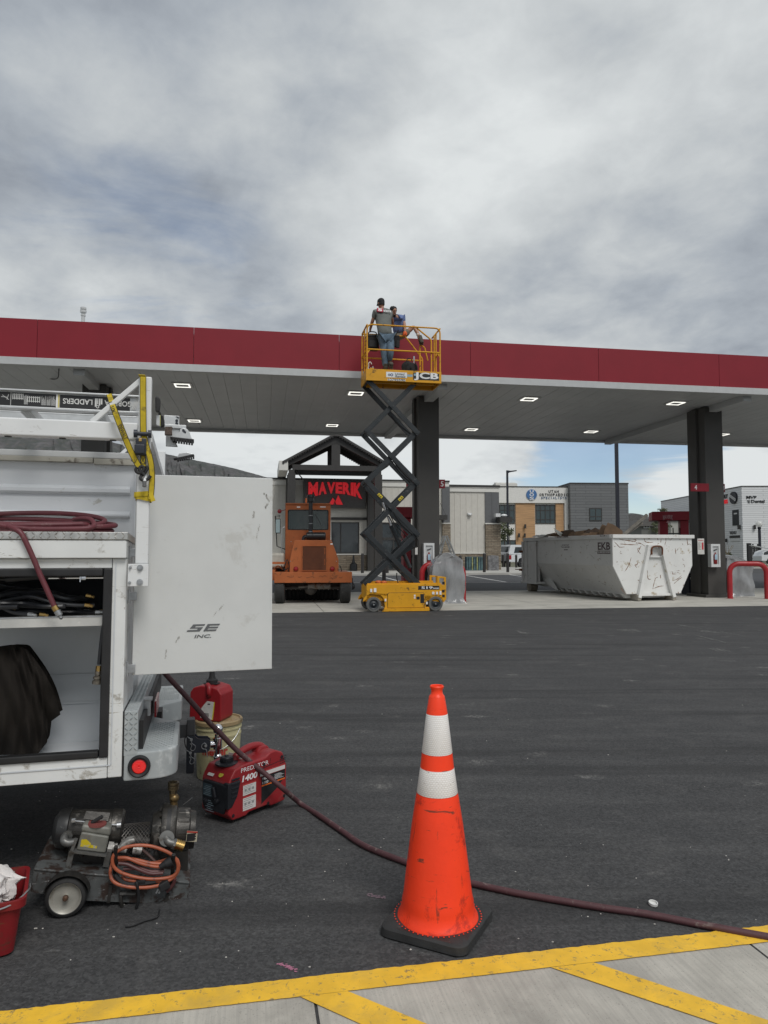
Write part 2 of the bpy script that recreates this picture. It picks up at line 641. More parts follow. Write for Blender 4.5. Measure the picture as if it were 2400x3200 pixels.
mb.quad((-80, -30, 0), (90, -30, 0), (90, 60, 0), (-80, 60, 0))
struct(mb.build('asphalt_lot', ASPH))
TH = 9.6
ZT = 6.85
P0 = G(1200, 1053, ZT)
MC = TR(P0.x, P0.y, 0) @ rotm('Z', TH)
CF = Fr(MC)
e0 = CF.z(853, 1914)
e1 = CF.z(2400, 1893.5)
ye = (e0.y + e1.y) / 2 - .05
yb = CF.z(1600, 1846).y
mb = MB()
xs = [-40, -31, -22, -13, -7.3, -1.6, 4.1, 9.8, 15.5, 24, 40]
for i in range(len(xs) - 1):
 a, b = xs[i], xs[i + 1]
 n = 3
 for j in range(n):
  y0 = ye + (yb - ye) * j / n
  y1 = ye + (yb - ye) * (j + 1) / n
  mb.box(a + .008, b - .008, y0 + .008, y1 - .008, -.05, .006)
mb.c = 1
mb.box(-40, 40, ye + .01, yb - .01, -.05, .0025)
struct(mb.build('concrete_forecourt', [PADC, DARKMET], M=MC))
ysw = CF.z(1500, 1797).y
mb = MB()
mb.quad((-70, yb + .02, .004), (70, yb + .02, .004), (70, ysw, .004), (-70, ysw, .004))
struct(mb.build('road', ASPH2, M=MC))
mb = MB()
xr = CF.z(1900, 1797).x
mb.box(-30, xr, ysw, ysw + 14, -.1, .13, .02)
struct(mb.build('pavement', mat('pale concrete walk', (.42, .41, .38), .8, var=.08, vs=1.0), M=MC))
yv = G(2370, 1777).y
mb = MB()
mb.box(18, 80, yv, yv + .35, -.1, .13, .02)
mb.box(18, 80, yv + 9, yv + 12, -.1, .13, .02)
struct(mb.build('kerb', MATS['pale concrete walk']))
mb = MB()
mb.quad((18, yv + .36, .08), (80, yv + .36, .08), (80, yv + 9, .12), (18, yv + 9, .12))
struct(mb.build('verge', mat('dry verge soil and grass', (.16, .15, .09), .95, var=.5, vs=1.5, bump=.03, bs=6)))
random.seed(3)
mb = MB()
for i in range(900):
 x = random.uniform(30, 46)
 y = random.uniform(yv + .5, yv + 9)
 hh = random.uniform(.05, .22)
 a = random.uniform(0, 3.14)
 dx, dy = .03 * math.cos(a), .03 * math.sin(a)
 mb.add([(x - dx, y - dy, .1), (x + dx, y + dy, .1), (x + random.uniform(-.05, .05), y, .1 + hh)], [(0, 1, 2)])
tag(mb.build('grass', mat('verge grass blades', (.13, .15, .06), .8, var=.4, vs=.7), smooth=0), 'patchy dry grass on the verge below the white clad building', 'grass', kind='stuff')
def gline(name, p, q, w, m, z=.008):
 a, b = G(*p), G(*q)
 d = (b - a).normalized()
 n = V((-d.y, d.x, 0)) * w / 2
 mb_ = MB()
 mb_.quad(*[(t.x, t.y, z) for t in (a - n, b - n, b + n, a + n)])
 return struct(mb_.build(name, m))
gline('road_marking', (1445, 1797), (1582, 1819.5), .11, WLINE)
gline('road_marking', (1440, 1820), (1700, 1820), .11, WLINE)
gline('road_marking', (1175, 1798), (1262, 1820), .11, WLINE)
gline('road_marking', (860, 1821), (1150, 1821), .11, WLINE)
gline('road_marking', (1590, 1796), (1640, 1803), .11, WLINE)
gline('road_marking', (1000, 1800), (1040, 1820), .11, WLINE)
A, B = G(0, 3168), G(2400, 2898)
dn = (B - A).normalized()
nn = V((dn.y, -dn.x, 0))          # towards the camera
MN = Matrix(((dn.x, nn.x, 0, A.x), (dn.y, nn.y, 0, A.y), (0, 0, -1, 0), (0, 0, 0, 1)))
MN = Matrix(((dn.x, -nn.x, 0, A.x), (dn.y, -nn.y, 0, A.y), (0, 0, 1, 0), (0, 0, 0, 1)))   # y local points away from the camera
NF = Fr(MN)
jx = NF.z(980, 3100).x
mb = MB()
for i in range(-6, 10):
 a = jx + i * 1.55
 mb.box(a + .005, a + 1.545, -6, 0, -.05, .004, 0)
mb.c = 1
mb.box(jx - 8, jx + 15, -5.99, -.01, -.05, .0015)
struct(mb.build('concrete_walk', [CONC, DARKMET], M=MN))
q1 = NF.z(938, 3119)
q2 = NF.z(2390, 2953)
wy = (q1.y + q2.y) / 2
print('yellow edge width', q1.y, q2.y)
def ragged(poly, n=60, amp=.003):
 out = []
 for (a, b) in zip(poly, poly[1:] + poly[:1]):
  a, b = V((*a, 0)), V((*b, 0))
  m = max(1, int((b - a).length / .02))
  for k in range(m):
   p = a.lerp(b, k / m)
   out.append((p.x + random.uniform(-amp, amp), p.y + random.uniform(-amp, amp)))
 return out
mb = MB()
x0_, x1_ = -3.0, 9.0
top = [(x0_, 0)] + []
edge_hi = [(x0_ + (x1_ - x0_) * k / 600, random.uniform(-.003, .003)) for k in range(601)]
edge_lo = [(x0_ + (x1_ - x0_) * k / 600, wy + random.uniform(-.001, .001)) for k in range(601)]
vs = [(a, b, .0075) for a, b in edge_hi] + [(a, b, .0075) for a, b in edge_lo]
mb.add(vs, [(i, i + 1, 602 + i, 601 + i) for i in range(600)])
struct(mb.build('road_marking', YEL, M=MN))
def band(pts):
 q = [NF.z(*p) for p in pts]
 mb_ = MB()
 e1_ = q[1] + (q[1] - q[0]) * 1.5
 e2_ = q[2] + (q[2] - q[3]) * 1.5
 mb_.quad((q[0].x, wy - .001, .0074), (e1_.x, e1_.y, .0074), (e2_.x, e2_.y, .0074), (q[3].x, wy - .001, .0074))
 return struct(mb_.build('road_marking', YEL, M=MN))
band([(938, 3119), (1114, 3200), (1330, 3200), (1085, 3095)])
band([(1720, 3027), (2227, 3200), (2420, 3202), (1855, 3014)])
band([(-420, 3260), (-200, 3400), (100, 3400), (-250, 3240)])
def hills(name, Y, ridge, m, depth=900, seed=1):
 random.seed(seed)
 pts = spline([PY(a, b, Y) for a, b in ridge], 14)
 n = len(pts)
 mb_ = MB()
 rows = 14
 vs_, fs_ = [], []
 for j in range(rows + 1):
  t = j / rows
  for i, p in enumerate(pts):
   nz = math.sin(i * .23 + j * 2.1) * .02
   hgt = p.z * t ** .95 * (1 + (nz if 0 < j < rows else 0))
   if j == rows:
    hgt = p.z * (1 + random.uniform(-.0015, .0015))
   vs_.append((p.x * (1 - (1 - t) * depth / Y), p.y - (1 - t) * depth + random.uniform(-20, 20) * (0 < j < rows), hgt))
 for j in range(rows):
  for i in range(n - 1):
   fs_.append((j * n + i, j * n + i + 1, (j + 1) * n + i + 1, (j + 1) * n + i))
 o_ = len(vs_)
 for p in pts:
  vs_.append((p.x * 1.4, p.y + depth, -5))
 for i in range(n - 1):
  fs_.append((rows * n + i, rows * n + i + 1, o_ + i + 1, o_ + i))
 mb_.add(vs_, fs_)
 return struct(mb_.build(name, m))
def hx(g, co, c):
 a = g.noise(co, .012, 8, .7, .5)
 c = g.mix(g.mapr(a, .42, .6), c, (.055, .062, .058))
 a = g.noise(co, .05, 6, .8)
 c = g.mix(g.mapr(a, .5, .7, 0, .6), c, (.11, .095, .07))
 return c
HILL = mat('scrubby hillside', (.095, .092, .095), .95, var=.3, vs=.03, extra=hx)
hills('hills', 2600, [(-900, 1400), (-500, 1350), (-100, 1345), (150, 1352), (290, 1368), (400, 1394), (519, 1419), (600, 1436), (720, 1461), (821, 1488), (930, 1520), (1060, 1575), (1300, 1660), (1500, 1730)], HILL)
hills('hills', 5200, [(1500, 1700), (1700, 1660), (1850, 1630), (1930, 1612), (1966, 1604), (2000, 1607), (2040, 1618), (2150, 1640), (2300, 1670), (2600, 1700), (2900, 1725)], HILL, 1200, 2)
random.seed(11)
mb = MB()
mb.M = TR(*G(2041, 2829)) @ rotm('Z', 20)
mb.lathe([(.0, .002), (.016, .002), (.0175, .004), (.0175, .013), (.0155, .013), (.0155, .005), (0, .005)], 24, rotm('X', 7), cap=False)
tag(mb.build('bottle_cap', mat('white plastic', (.75, .75, .73), .4)), 'white plastic bottle cap lying on the asphalt right of the cone', 'bottle cap')
def chalk(p, q, m, name='chalk_mark', f=1):
 a, b = G(*p), G(*q)
 mb_ = MB()
 for k in range(46 * f):
  t = random.random()
  if f > 1 and noise.noise(V((t * 9, a.x, 0))) < -.05:
   continue
  c = a.lerp(b, t) + V((random.uniform(-.004, .004), random.gauss(0, .006) * f * f, 0))
  s_ = random.uniform(.002, .006) * (1 if f == 1 else 2)
  z_ = .002 + k * .00002
  mb_.quad((c.x - s_, c.y - s_ * .5, z_), (c.x + s_, c.y - s_ * .4, z_), (c.x + s_ * .8, c.y + s_ * .5, z_), (c.x - s_ * .8, c.y + s_ * .6, z_))
 return struct(mb_.build(name, m))
for a_, b_ in (((1900, 1966), (2000, 1973)), ((1930, 1970), (1990, 1969)), ((2125, 1954), (2200, 1965)), ((2190, 1970), (2340, 1988)), ((2180, 1972), (2290, 1978)), ((2185, 1988), (2275, 2010)), ((2225, 2030), (2270, 2032)), ((1620, 1975), (1650, 1980))):
 chalk(a_, b_, mat('white scrape', (.26, .255, .24), .9), 'scrape', 4)
chalk((872, 3013), (925, 3035), mat('pink chalk', (.42, .17, .25), .9))
chalk((1150, 2797), (1205, 2808), mat('pale chalk', (.26, .18, .21), .9))
random.seed(21)
mb = MB()
for i in range(150):
 px, py = random.uniform(-50, 2450), 1930 + random.random() ** .6 * 1100
 p = G(px, py)
 if NF.I @ p and (NF.I @ p).y < .03:
  continue
 r_ = random.uniform(.0012, .0038)
 mb.ball((p.x, p.y, r_ * .4), r_, 4, (random.uniform(.8, 1.6), 1, .6))
tag(mb.build('gravel', mat('pale grit', (.42, .40, .37), .8, var=.4, vs=3)), 'pale grit scattered over the asphalt', 'gravel', kind='stuff')
# ================================================================ fuel canopy
ZB = PY(1200, 1186, P0.y).z
ZR = PY(1200, 1164, P0.y).z
print('canopy', P0, ZB, ZR)
DEPTH = (CF.z(1290, 1368, ZB + .02).y + CF.z(600, 1352, ZB + .02).y + CF.z(2400, 1390, ZB + .02).y) / 3
XL, XR = -19.0, 21.0
RED = mat('red painted aluminium', (.235, .013, .024), .5, var=.05, vs=1.2, spec=.35)
LGREY = mat('pale grey trim', (.50, .51, .51), .45, var=.04)
DECK = mat('grey deck panels', (.50, .515, .52), .38, var=.05, vs=1.0, spec=.6)
COLM = mat('bronze column cladding', (.056, .053, .049), .5, var=.08, vs=1.0)
can = thing('fuel_canopy', 'long flat fuel station canopy with red fascia on dark bronze columns', 'canopy', MC)
seams = [CF.y(a, 1100, 0).x for a in (115, 605, 1060, 1470, 1870)]
sp = (seams[2] - seams[0]) / 2
edges = [XL] + [seams[0] - sp] + seams + [seams[4] + sp, seams[4] + 2 * sp, XR]
for a, b in zip(edges, edges[1:]):
 q = MB()
 q.box(a + .004, b - .004, 0, .05, ZR, ZT, .004)
 q.build('fascia_panel', RED, can)
q = MB()
q.box(XL, XR, DEPTH - .05, DEPTH, ZB + .02, ZT)
q.box(XL, XL + .05, .06, DEPTH - .06, ZR, ZT - .01)
q.box(XR - .05, XR, .06, DEPTH - .06, ZR, ZT - .01)
q.build('rear_fascia', RED, can)
q = MB()
q.box(XL, XR, -.03, .02, ZB, ZR - .004, .006)
q.box(XL, XR, .021, .30, ZB + .03, ZB + .045)
q.build('fascia_trim', LGREY, can)
q = MB()
nst = int((XR - XL) / .405)
for i in range(nst):
 a = XL + i * .405
 q.box(a + .0012, a + .4038, .30, DEPTH - .06, ZB + .06, ZB + .10, .007, 1)
q.box(XL, XR, .1, DEPTH - .08, ZB + .11, ZT - .15)
q.build('ceiling', DECK, can)
q = MB()
q.box(XL + .1, XR - .1, DEPTH - .28, DEPTH - .055, ZB - .02, ZB + .058, .004)
q.build('gutter', DECK, can)
cols = [CF.z(2212, 1866), CF.z(1331, 1874), CF.z(300, 1890)]
yc = (cols[0].y + cols[1].y) / 2
for (l, r_, nm) in ((2163, 2257, 0), (1292, 1368, 1), (256, 336, 2)):
 cx = CF.y((l + r_) / 2, 1700, yc).x
 q = MB()
 q.box(cx - .30, cx + .30, yc - .45, yc + .45, 0, ZB + .03, .01)
 q.box(cx - .36, cx + .36, yc - .10, yc + .10, 0, ZB + .03, .005)
 q.box(cx - .42, cx + .42, yc - .5, yc + .5, 0, .09, .01)
 q.build('column', COLM, can)
 q = MB()
 q.box(cx - .13, cx + .13, .32, DEPTH - .3, ZB - .12, ZB + .062, .006)
 q.build('beam', DECK, can)
 if nm == 0:
  COLX = cx
 if nm == 1:
  COLX2 = cx
vp = CF.y(260, 990, 3.0)
q = MB(TR(vp.x, 3.0, 0))
q.cyl((0, 0, ZT - .3), (0, 0, vp.z + .12), .05, n=14)
q.cyl((0, 0, vp.z + .02), (0, 0, vp.z + .06), .065, n=14)
q.lathe([(.06, 0), (.085, .02), (.085, .08), (.055, .09), (.08, .11), (.08, .16), (0, .18)], 16, TR(0, 0, vp.z + .10))
q.build('vent_pipe', LGREY, can)
q = MB()
w0 = CF.z(180, 1150, ZB + .05)
pts = [CF.z(a, b, ZB + .05) for a, b in ((184, 1153), (183, 1170), (177, 1178), (165, 1184), (148, 1186))]
for i, p_ in enumerate(pts):
 p_.z -= .05 * math.sin(i)
q.tube(spline(pts, 4), .012, 6)
q.build('loose_wire', BLACK, can)
LEDM = mat('lit led strip', (.9, .9, .85), .4, emit=((1, .98, .9), .95))
LGH = mat('light housing', (.45, .46, .45), .4)
def can_light(px, py, label):
 p = CF.z(px, py, ZB + .055)
 t = thing('ceiling_light', label, 'light', MC @ TR(p.x, p.y, ZB + .055), 'square lights under the fuel canopy')
 q = MB()
 q.box(-.27, .27, -.27, .27, -.012, .002, .01)
 q.box(-.15, .15, -.14, .14, -.018, -.012, .002)
 q.build('housing', LGH, t)
 q = MB()
 for a in (-1, 1):
  q.box(-.20, .20, a * .17 - .018, a * .17 + .018, -.03, -.0125, .005)
  q.box(a * .18 - .018, a * .18 + .018, -.15, .15, -.03, -.0125, .005)
 q.build('led_strip', LEDM, t)
 return t
for px, py, l in ((570, 1203, 'lit canopy light above the white ladder feet, in the front row'),
                  (1112, 1228, 'lit canopy light beside the left corner of the lift basket'),
                  (1653, 1246, 'lit canopy light in the front row, first to the right of the lift basket'),
                  (2112, 1259, 'lit canopy light in the front row nearest the pump 4 column'),
                  (607, 1314, 'lit canopy light in the rear row, leftmost, just right of the ladder feet'),
                  (1038, 1328, 'lit canopy light in the rear row above the shop gable'),
                  (1473, 1341, 'lit canopy light in the rear row, right of the middle column'),
                  (1847, 1348, 'lit canopy light in the rear row, above the grey clad block'),
                  (2256, 1357, 'lit canopy light half hidden behind the top of the pump 4 column')):
 can_light(px, py, l)
def num_sign(px0, px1, py0, py1, yv, digit, label, dx0=0.0):
 a = CF.y(px0, py0, yv)
 b = CF.y(px1, py1, yv)
 t = thing('number_sign', label, 'sign', MC @ TR(a.x, yv, b.z), 'red pump number signs')
 w, h = b.x - a.x, a.z - b.z
 q = MB()
 q.box(0, w, 0, .05, 0, h, .004)
 q.build('panel', RED, t)
 q = MB()
 q.text(digit, w * .5 - h * .17 + dx0, w * .5 + h * .17 + dx0, h * .2, h * .8, 0, .004, .03)
 q.build('numeral', mat('white lettering', (.75, .75, .75), .5), t)
num_sign(2159, 2216, 1510, 1536, yc - .56, '4', 'red square sign with a white 4 on the right hand column', -.14)
num_sign(2254, 2266, 1512, 1538, yc + .2, '3', 'edge of a red number sign showing behind the right hand column')
num_sign(1355, 1391, 1498, 1526, yc - .30, '5', 'red square sign with a white 5 on the middle column', .08)
num_sign(1270, 1293, 1505, 1530, yc - .30, '6', 'red number sign on the left side of the middle column behind the scissor arms')
def cabinet(cx, px, py0, py1, w, label):
 yv = yc - .62
 a = CF.y(px, py0, yv)
 b = CF.y(px, py1, yv)
 t = thing('extinguisher_cabinet', label, 'cabinet', MC @ TR(a.x, yv, b.z), 'extinguisher cabinets on the canopy columns')
 h = a.z - b.z
 q = MB()
 q.box(-w / 2, w / 2, .03, .17, 0, h, .005)
 q.build('case', LGREY, t)
 q = MB()
 q.box(-w / 2, w / 2, 0, .03, 0, h * .12)
 q.box(-w / 2, w / 2, 0, .03, h * .9, h)
 q.box(-w / 2, -w / 2 + .05, 0, .03, h * .12, h * .9)
 q.box(w / 2 - .05, w / 2, 0, .03, h * .12, h * .9)
 q.build('door_frame', WHITE, t)
 q = MB()
 q.lathe([(.001, 0), (.055, .0), (.06, .02), (.06, .24), (.04, .29), (.02, .31), (.02, .34), (.001, .34)], 16, TR(0, .026, h * .14) @ Matrix.Scale(.55, 4, V((0, 1, 0))), cap=False)
 q.build('extinguisher', mat('extinguisher red', (.20, .015, .015), .3), t)
 q = MB()
 q.box(-.04, .04, -.014, -.008, h * .32, h * .55)
 q.build('extinguisher_label', mat('pale blue label', (.35, .5, .6), .5), t)
 q = MB()
 q.bar((-.05, .02, h * .72), (.06, .02, h * .78), .02, .02)
 q.build('extinguisher_handle', BLACK, t)
cabinet(0, 1341, 1697, 1775, .30, 'white cabinet with a red extinguisher on the middle column')
cabinet(0, 2236, 1700, 1772, .30, 'white cabinet with an extinguisher on the right hand column')
a = CF.y(2179, 1683, yc - .47)
b = CF.y(2201, 1732, yc - .47)
t = thing('notice', 'white and red notice plate on the left face of the right hand column', 'notice', MC @ TR(a.x, yc - .47, b.z))
w, h = b.x - a.x, a.z - b.z
q = MB()
q.box(0, w, -.008, 0, 0, h, .002)
q.build('plate', mat('notice white', (.62, .61, .58), .5), t)
q = MB()
q.box(w * .62, w * .88, -.011, -.009, h * .3, h * .75)
q.text('WARNING', w * .1, w * .9, h * .84, h * .92, -.009, .002)
q.build('red_print', mat('notice red', (.5, .04, .05), .5), t)
q = MB()
for k in range(7):
 q.box(w * .1, w * (.5 - .05 * (k % 3)), -.011, -.009, h * (.72 - k * .07), h * (.735 - k * .07))
q.build('small_print', DARKMET, t)
a = CF.y(1297, 1710, yc - .47)
b = CF.y(1305, 1733, yc - .47)
q = MB(TR(a.x, yc - .47, b.z))
q.box(0, b.x - a.x, -.008, 0, 0, a.z - b.z)
tag(q.build('notice', MATS['notice white'], M=MC), 'small pale notice on the left edge of the middle column', 'notice')
REDP = mat('red bollard paint', (.36, .016, .022), .38, var=.12, vs=4, dirt=((.20, .05, .04), .2, 14))
def guard(pl, pr, py0, label):
 a, b = G(pl[0], pl[1]), G(pr[0], pr[1])
 d = b - a
 M_ = TR(a.x, a.y, 0) @ rotm('Z', math.degrees(math.atan2(d.y, d.x)))
 fr = Fr(M_)
 W = d.length
 h = fr.y((pl[0] + pr[0]) / 2, py0, 0).z
 rc = .26
 pts = [V((0, 0, 0))]
 for k in range(9):
  th = math.pi - k * math.pi / 16
  pts.append(V((rc + rc * math.cos(th), 0, h - rc + rc * math.sin(th))))
 for k in range(9):
  th = math.pi / 2 - k * math.pi / 16
  pts.append(V((W - rc + rc * math.cos(th), 0, h - rc + rc * math.sin(th))))
 pts.append(V((W, 0, 0)))
 q_ = MB()
 q_.tube(pts, .075, 18)
 q_.cyl((0, 0, 0), (0, 0, .012), .11, n=18)
 q_.cyl((W, 0, 0), (W, 0, .012), .11, n=18)
 return tag(q_.build('pump_guard', REDP, M=M_), label, 'guard rail', 'red tubular guards round the pumps')
guard((1319, 1882), (1448, 1880), 1763, 'red tubular guard round the plastic wrapped pump behind the scissor lift')
guard((2282, 1871), (2398, 1872), 1762, 'red tubular guard in front of the wrapped pump at the right edge')
WRAP = mat('clear plastic wrap', (.27, .275, .28), .2, var=.22, vs=4, alpha=.86, bump=.06, bs=2.6, coat=.5, stretch=(1, 1, .35))
INNER = mat('dark machine housing', (.035, .04, .045), .5, var=.2)
def wrapped(label, cpx, cpy, w, dpt, h, slant, ang=TH, seed=1, name='wrapped_pump', group='plastic wrapped pumps on the forecourt', peak=.5):
 random.seed(seed)
 c = G(cpx, cpy)
 M_ = TR(c.x, c.y, .0) @ rotm('Z', ang)
 t_ = thing(name, label, 'pump', M_, group)
 q_ = MB()
 q_.box(-w * .43, w * .43, -dpt * .38, dpt * .38, 0, h * slant * .92, .05)
 q_.box(-w * .3, w * .3, -dpt * .38, -dpt * .365, h * .45, h * .72, .01)
 q_.build('housing', INNER, t_)
 q_ = MB()
 ph = [random.uniform(0, 6.28) for _ in range(8)]
 def fn(u, v_):
  th = u * 2 * math.pi
  cc, ss = math.cos(th), math.sin(th)
  k = 1 / max(abs(cc), abs(ss)) ** .82
  wr = 1 + .035 * math.sin(7 * th + ph[0] + 5 * v_) + .025 * math.sin(13 * th + ph[1] - 9 * v_)
  z = v_ / .82
  if z <= 1:
   top = h * (slant + (1 - slant) * (1 - abs(cc * .5 + .5 - peak)))
   rr = 1 + .05 * math.sin(z * 9 + ph[2] + th * 2) - .10 * z + .10 * max(0, .1 - z) * 10 * random.uniform(.6, 1)
   return (w * .5 * cc * k * wr * rr, dpt * .5 * ss * k * wr * rr, .005 + z * top * .93)
  zz = (z - 1) / (1 / .82 - 1)
  top = h * (slant + (1 - slant) * (1 - abs(cc * .5 + .5 - peak)))
  rr = .9 * (1 - zz)
  return (w * .5 * (cc * k * rr) + w * (peak - .5) * zz * .5, dpt * .5 * ss * k * rr, top * .93 + (h - top * .93) * math.sin(zz * 1.57))
 q_.sheet(fn, 72, 40)
 q_.build('plastic_cover', WRAP, t_)
 return t_
wrapped('pump wrapped in clear plastic behind the chassis of the scissor lift', 1391, 1883, .98, .8, 1.36, .62, seed=5, peak=.62)
wrapped('pump wrapped in clear plastic beside the right hand column', 2292, 1862, 1.02, .8, 1.28, .80, seed=9, peak=.1)
# ================================================================ scissor lift
YELP = mat('lift yellow paint', (.66, .32, .014), .42, var=.07, vs=3, dirt=((.16, .085, .02), .22, 7), spec=.4)
ARM = mat('scissor arm grey', (.020, .024, .027), .42, var=.12, vs=3, dirt=((.10, .10, .10), .2, 9))
TYRE = mat('grey solid tyre', (.11, .11, .105), .8, var=.15, vs=12)
DISC = mat('dark wheel disc', (.02, .025, .03), .5, var=.2, vs=8)
WLET = MATS['white lettering']
DEC = mat('black decal', (.015, .015, .016), .45)
wl = G(1167, 1912.5)
ML = TR(wl.x, wl.y, 0) @ rotm('Z', 10.5)
LF = Fr(ML)
lift = thing('scissor_lift', 'yellow electric scissor lift raised on black arms against the canopy fascia', 'scissor lift', ML)
def L2(px, py, y=0.0):
 return LF.xz(px, py, y)
W = .76
xw1 = L2(1360, 1888)[0]
xl = L2(1145, 1850)[0]
xr_ = L2(1380, 1850)[0]
zt = L2(1260, 1826)[1]
zb_ = L2(1260, 1899)[1]
Y0 = -.03
def side_outline():
 p = [(xl, zt), (xr_, zt), (xr_, .30)]
 for k in range(9):
  th = math.pi * (k / 8)
  p.append((xw1 + .215 * math.cos(th) * (1.0), .20 + .17 * math.sin(th)))
 p += [(xw1 - .24, zb_), (.27, zb_)]
 for k in range(9):
  th = math.pi * (k / 8)
  p.append((0 + .25 * math.cos(th), .24 + .19 * math.sin(th)))
 p += [(xl, .30)]
 return p
q = MB()
so = side_outline()
q.prism(so, Y0, Y0 + .03, 'xz')
q.prism(so, W - .03, W, 'xz')
q.box(xl, xl + .02, Y0 + .031, W - .031, .30, zt)
q.box(xr_ - .02, xr_, Y0 + .031, W - .031, .22, zt)
q.box(.27, xw1 - .25, Y0 + .05, W - .05, zb_ + .01, zb_ + .14)
q.box(xl + .03, xr_ - .03, .10, W - .10, zb_ + .15, zt - .06)
q.build('chassis', YELP, lift)
q = MB()
a, b = L2(1192, 1901), L2(1340, 1911)
q.prism([(a[0] + .06, a[1]), (b[0], a[1]), (b[0], .012), (a[0], .012)], Y0 - .035, Y0 - .005)
q.box(a[0] + .06, b[0], Y0 - .005, Y0 + .03, a[1] - .01, a[1] + .02)
q.build('pothole_guard', YELP, lift)
q = MB()
a, b = L2(1210, 1852), L2(1327, 1898)
q.prism([(a[0] + .03, a[1]), (b[0] - .04, a[1]), (b[0], a[1] - .05), (b[0], b[1]), (a[0], b[1]), (a[0], a[1] - .03)], Y0 - .006, Y0 - .002)
pg = q.build('panel_gap', DEC, lift)
q = MB()
q.prism([(a[0] + .036, a[1] - .008), (b[0] - .045, a[1] - .008), (b[0] - .008, a[1] - .056), (b[0] - .008, b[1] + .006), (a[0] + .008, b[1] + .006), (a[0] + .008, a[1] - .036)], Y0 - .016, Y0 - .006, bev=.003)
q.build('access_panel', YELP, lift)
q = MB()
c0, c1 = L2(1300, 1864), L2(1310, 1873)
q.box(c0[0], c1[0], Y0 - .018, Y0 - .0165, c1[1], c0[1])
c0, c1 = L2(1312, 1856), L2(1324, 1884)
q.box(c0[0], c1[0], Y0 - .018, Y0 - .0165, c1[1], c0[1])
c0, c1 = L2(1306, 1831), L2(1372, 1842)
q.box(c0[0], c1[0], Y0 - .004, Y0 - .001, c1[1], c0[1])
q.build('decal', DEC, lift)
q = MB()
m0 = L2(1316, 1841)
m1 = L2(1351, 1832)
q.text('S19', m0[0], m1[0], m0[1] + .004, m1[1], Y0 - .004, .003, .05)
m0 = L2(1351.5, 1841)
m1 = L2(1371, 1836)
q.text('30E', m0[0], m1[0], m0[1] + .004, m1[1], Y0 - .004, .003, .04)
for (x0, y0, x1, y1) in ((1156, 1840, 1162, 1850), (1167, 1838, 1175, 1850), (1349, 1849, 1356, 1857), (1361, 1849, 1367, 1857), (1372, 1847, 1378, 1858), (1292, 1858, 1297, 1864), (1292, 1866, 1297, 1870), (1201, 1871, 1206, 1879), (1330, 1880, 1335, 1888)):
 c0, c1 = L2(x0, y0), L2(x1, y1)
 q.box(c0[0], c1[0], Y0 - .019, Y0 - .017 if 1285 < x0 < 1300 else Y0 - .001, c1[1], c0[1])
q.build('lettering', WLET, lift)
q = MB()
for yy in (-.02, W - .05):
 a0 = L2(1366, 1825)
 a1 = L2(1366, 1800)
 a2 = L2(1393, 1803)
 a3 = L2(1394, 1880)
 q.prism([(a0[0], a0[1]), (a1[0], a1[1]), (a2[0], a2[1]), (a3[0], a3[1] + .06), (a3[0] - .05, a3[1]), (xr_ + .002, a3[1]), (xr_ + .002, a0[1] - .02), (a2[0] - .05, a0[1] - .02), (a2[0] - .05, a1[1] - .05), (a0[0] + .05, a1[1] - .05), (a0[0] + .05, a0[1])], yy, yy + .04, bev=.004)
q.box(a2[0] - .03, a2[0], .02, W - .05, a2[1] - .04, a2[1])
q.box(a3[0] - .03, a3[0] - .001, .021, W - .051, .25, .35)
q.box(a3[0] - .03, a3[0] - .001, .021, W - .051, .45, .52)
q.build('end_guard', YELP, lift)
q = MB()
for (x0, y0) in ((1385, 1822), (1384, 1847), (1385, 1862)):
 c0 = L2(x0, y0)
 q.box(c0[0] - .03, c0[0] + .03, -.026, -.0205, c0[1] - .03, c0[1] + .03, .0)
q.build('guard_slot', DEC, lift)
q = MB()
q.box(xl + .02, xr_ - .02, .0, .03, zt - .02, zt + .03)
q.box(xl + .02, xr_ - .02, W - .06, W - .03, zt - .02, zt + .05)
q.build('rim', YELP, lift)
ORF = mat('orange plastic', (.55, .13, .03), .5)
for (px, py) in ((1182, 1819), (1200, 1820)):
 c0 = L2(px, py, .1)
 q = MB()
 q.lathe([(.06, -.02), (.07, .0), (.07, .03), (.05, .055), (0, .06)], 14, TR(c0[0], .1, c0[1] - .02))
 q.build('beacon', ORF, lift)
for x_ in (0.0, xw1):
 for yy in (-.05, W - .07):
  r_ = .172
  Lx = TR(x_, yy, r_) @ rotm('X', 90)
  q = MB()
  q.lathe([(.10, -.11), (r_ - .012, -.11), (r_, -.10), (r_, -.01), (r_ - .012, 0), (.118, 0), (.118, -.02), (.10, -.02)], 32, Lx, cap=False)
  o_ = q.build('wheel', TYRE, lift)
  q = MB()
  q.lathe([(.001, -.015), (.03, -.015), (.035, -.002), (.05, -.018), (.085, -.03), (.105, -.022), (.119, -.004), (.119, -.1), (.001, -.1)], 28, Lx, cap=False)
  q.build('rim', DISC, o_)
  q = MB()
  q.cyl((x_, yy - .002, r_), (x_, yy + .01, r_), .018, n=10)
  q.build('hub', STEEL, o_)
LV = [1821, 1669, 1510, 1354, 1200]          # pivot rows in the photograph
zl = [L2(1225, y, .3)[1] for y in LV]
jx0 = L2(1147, 1669, .05)[0]
jx1 = L2(1304, 1669, .05)[0]
ins = [0, 0, 0, 0, .03]
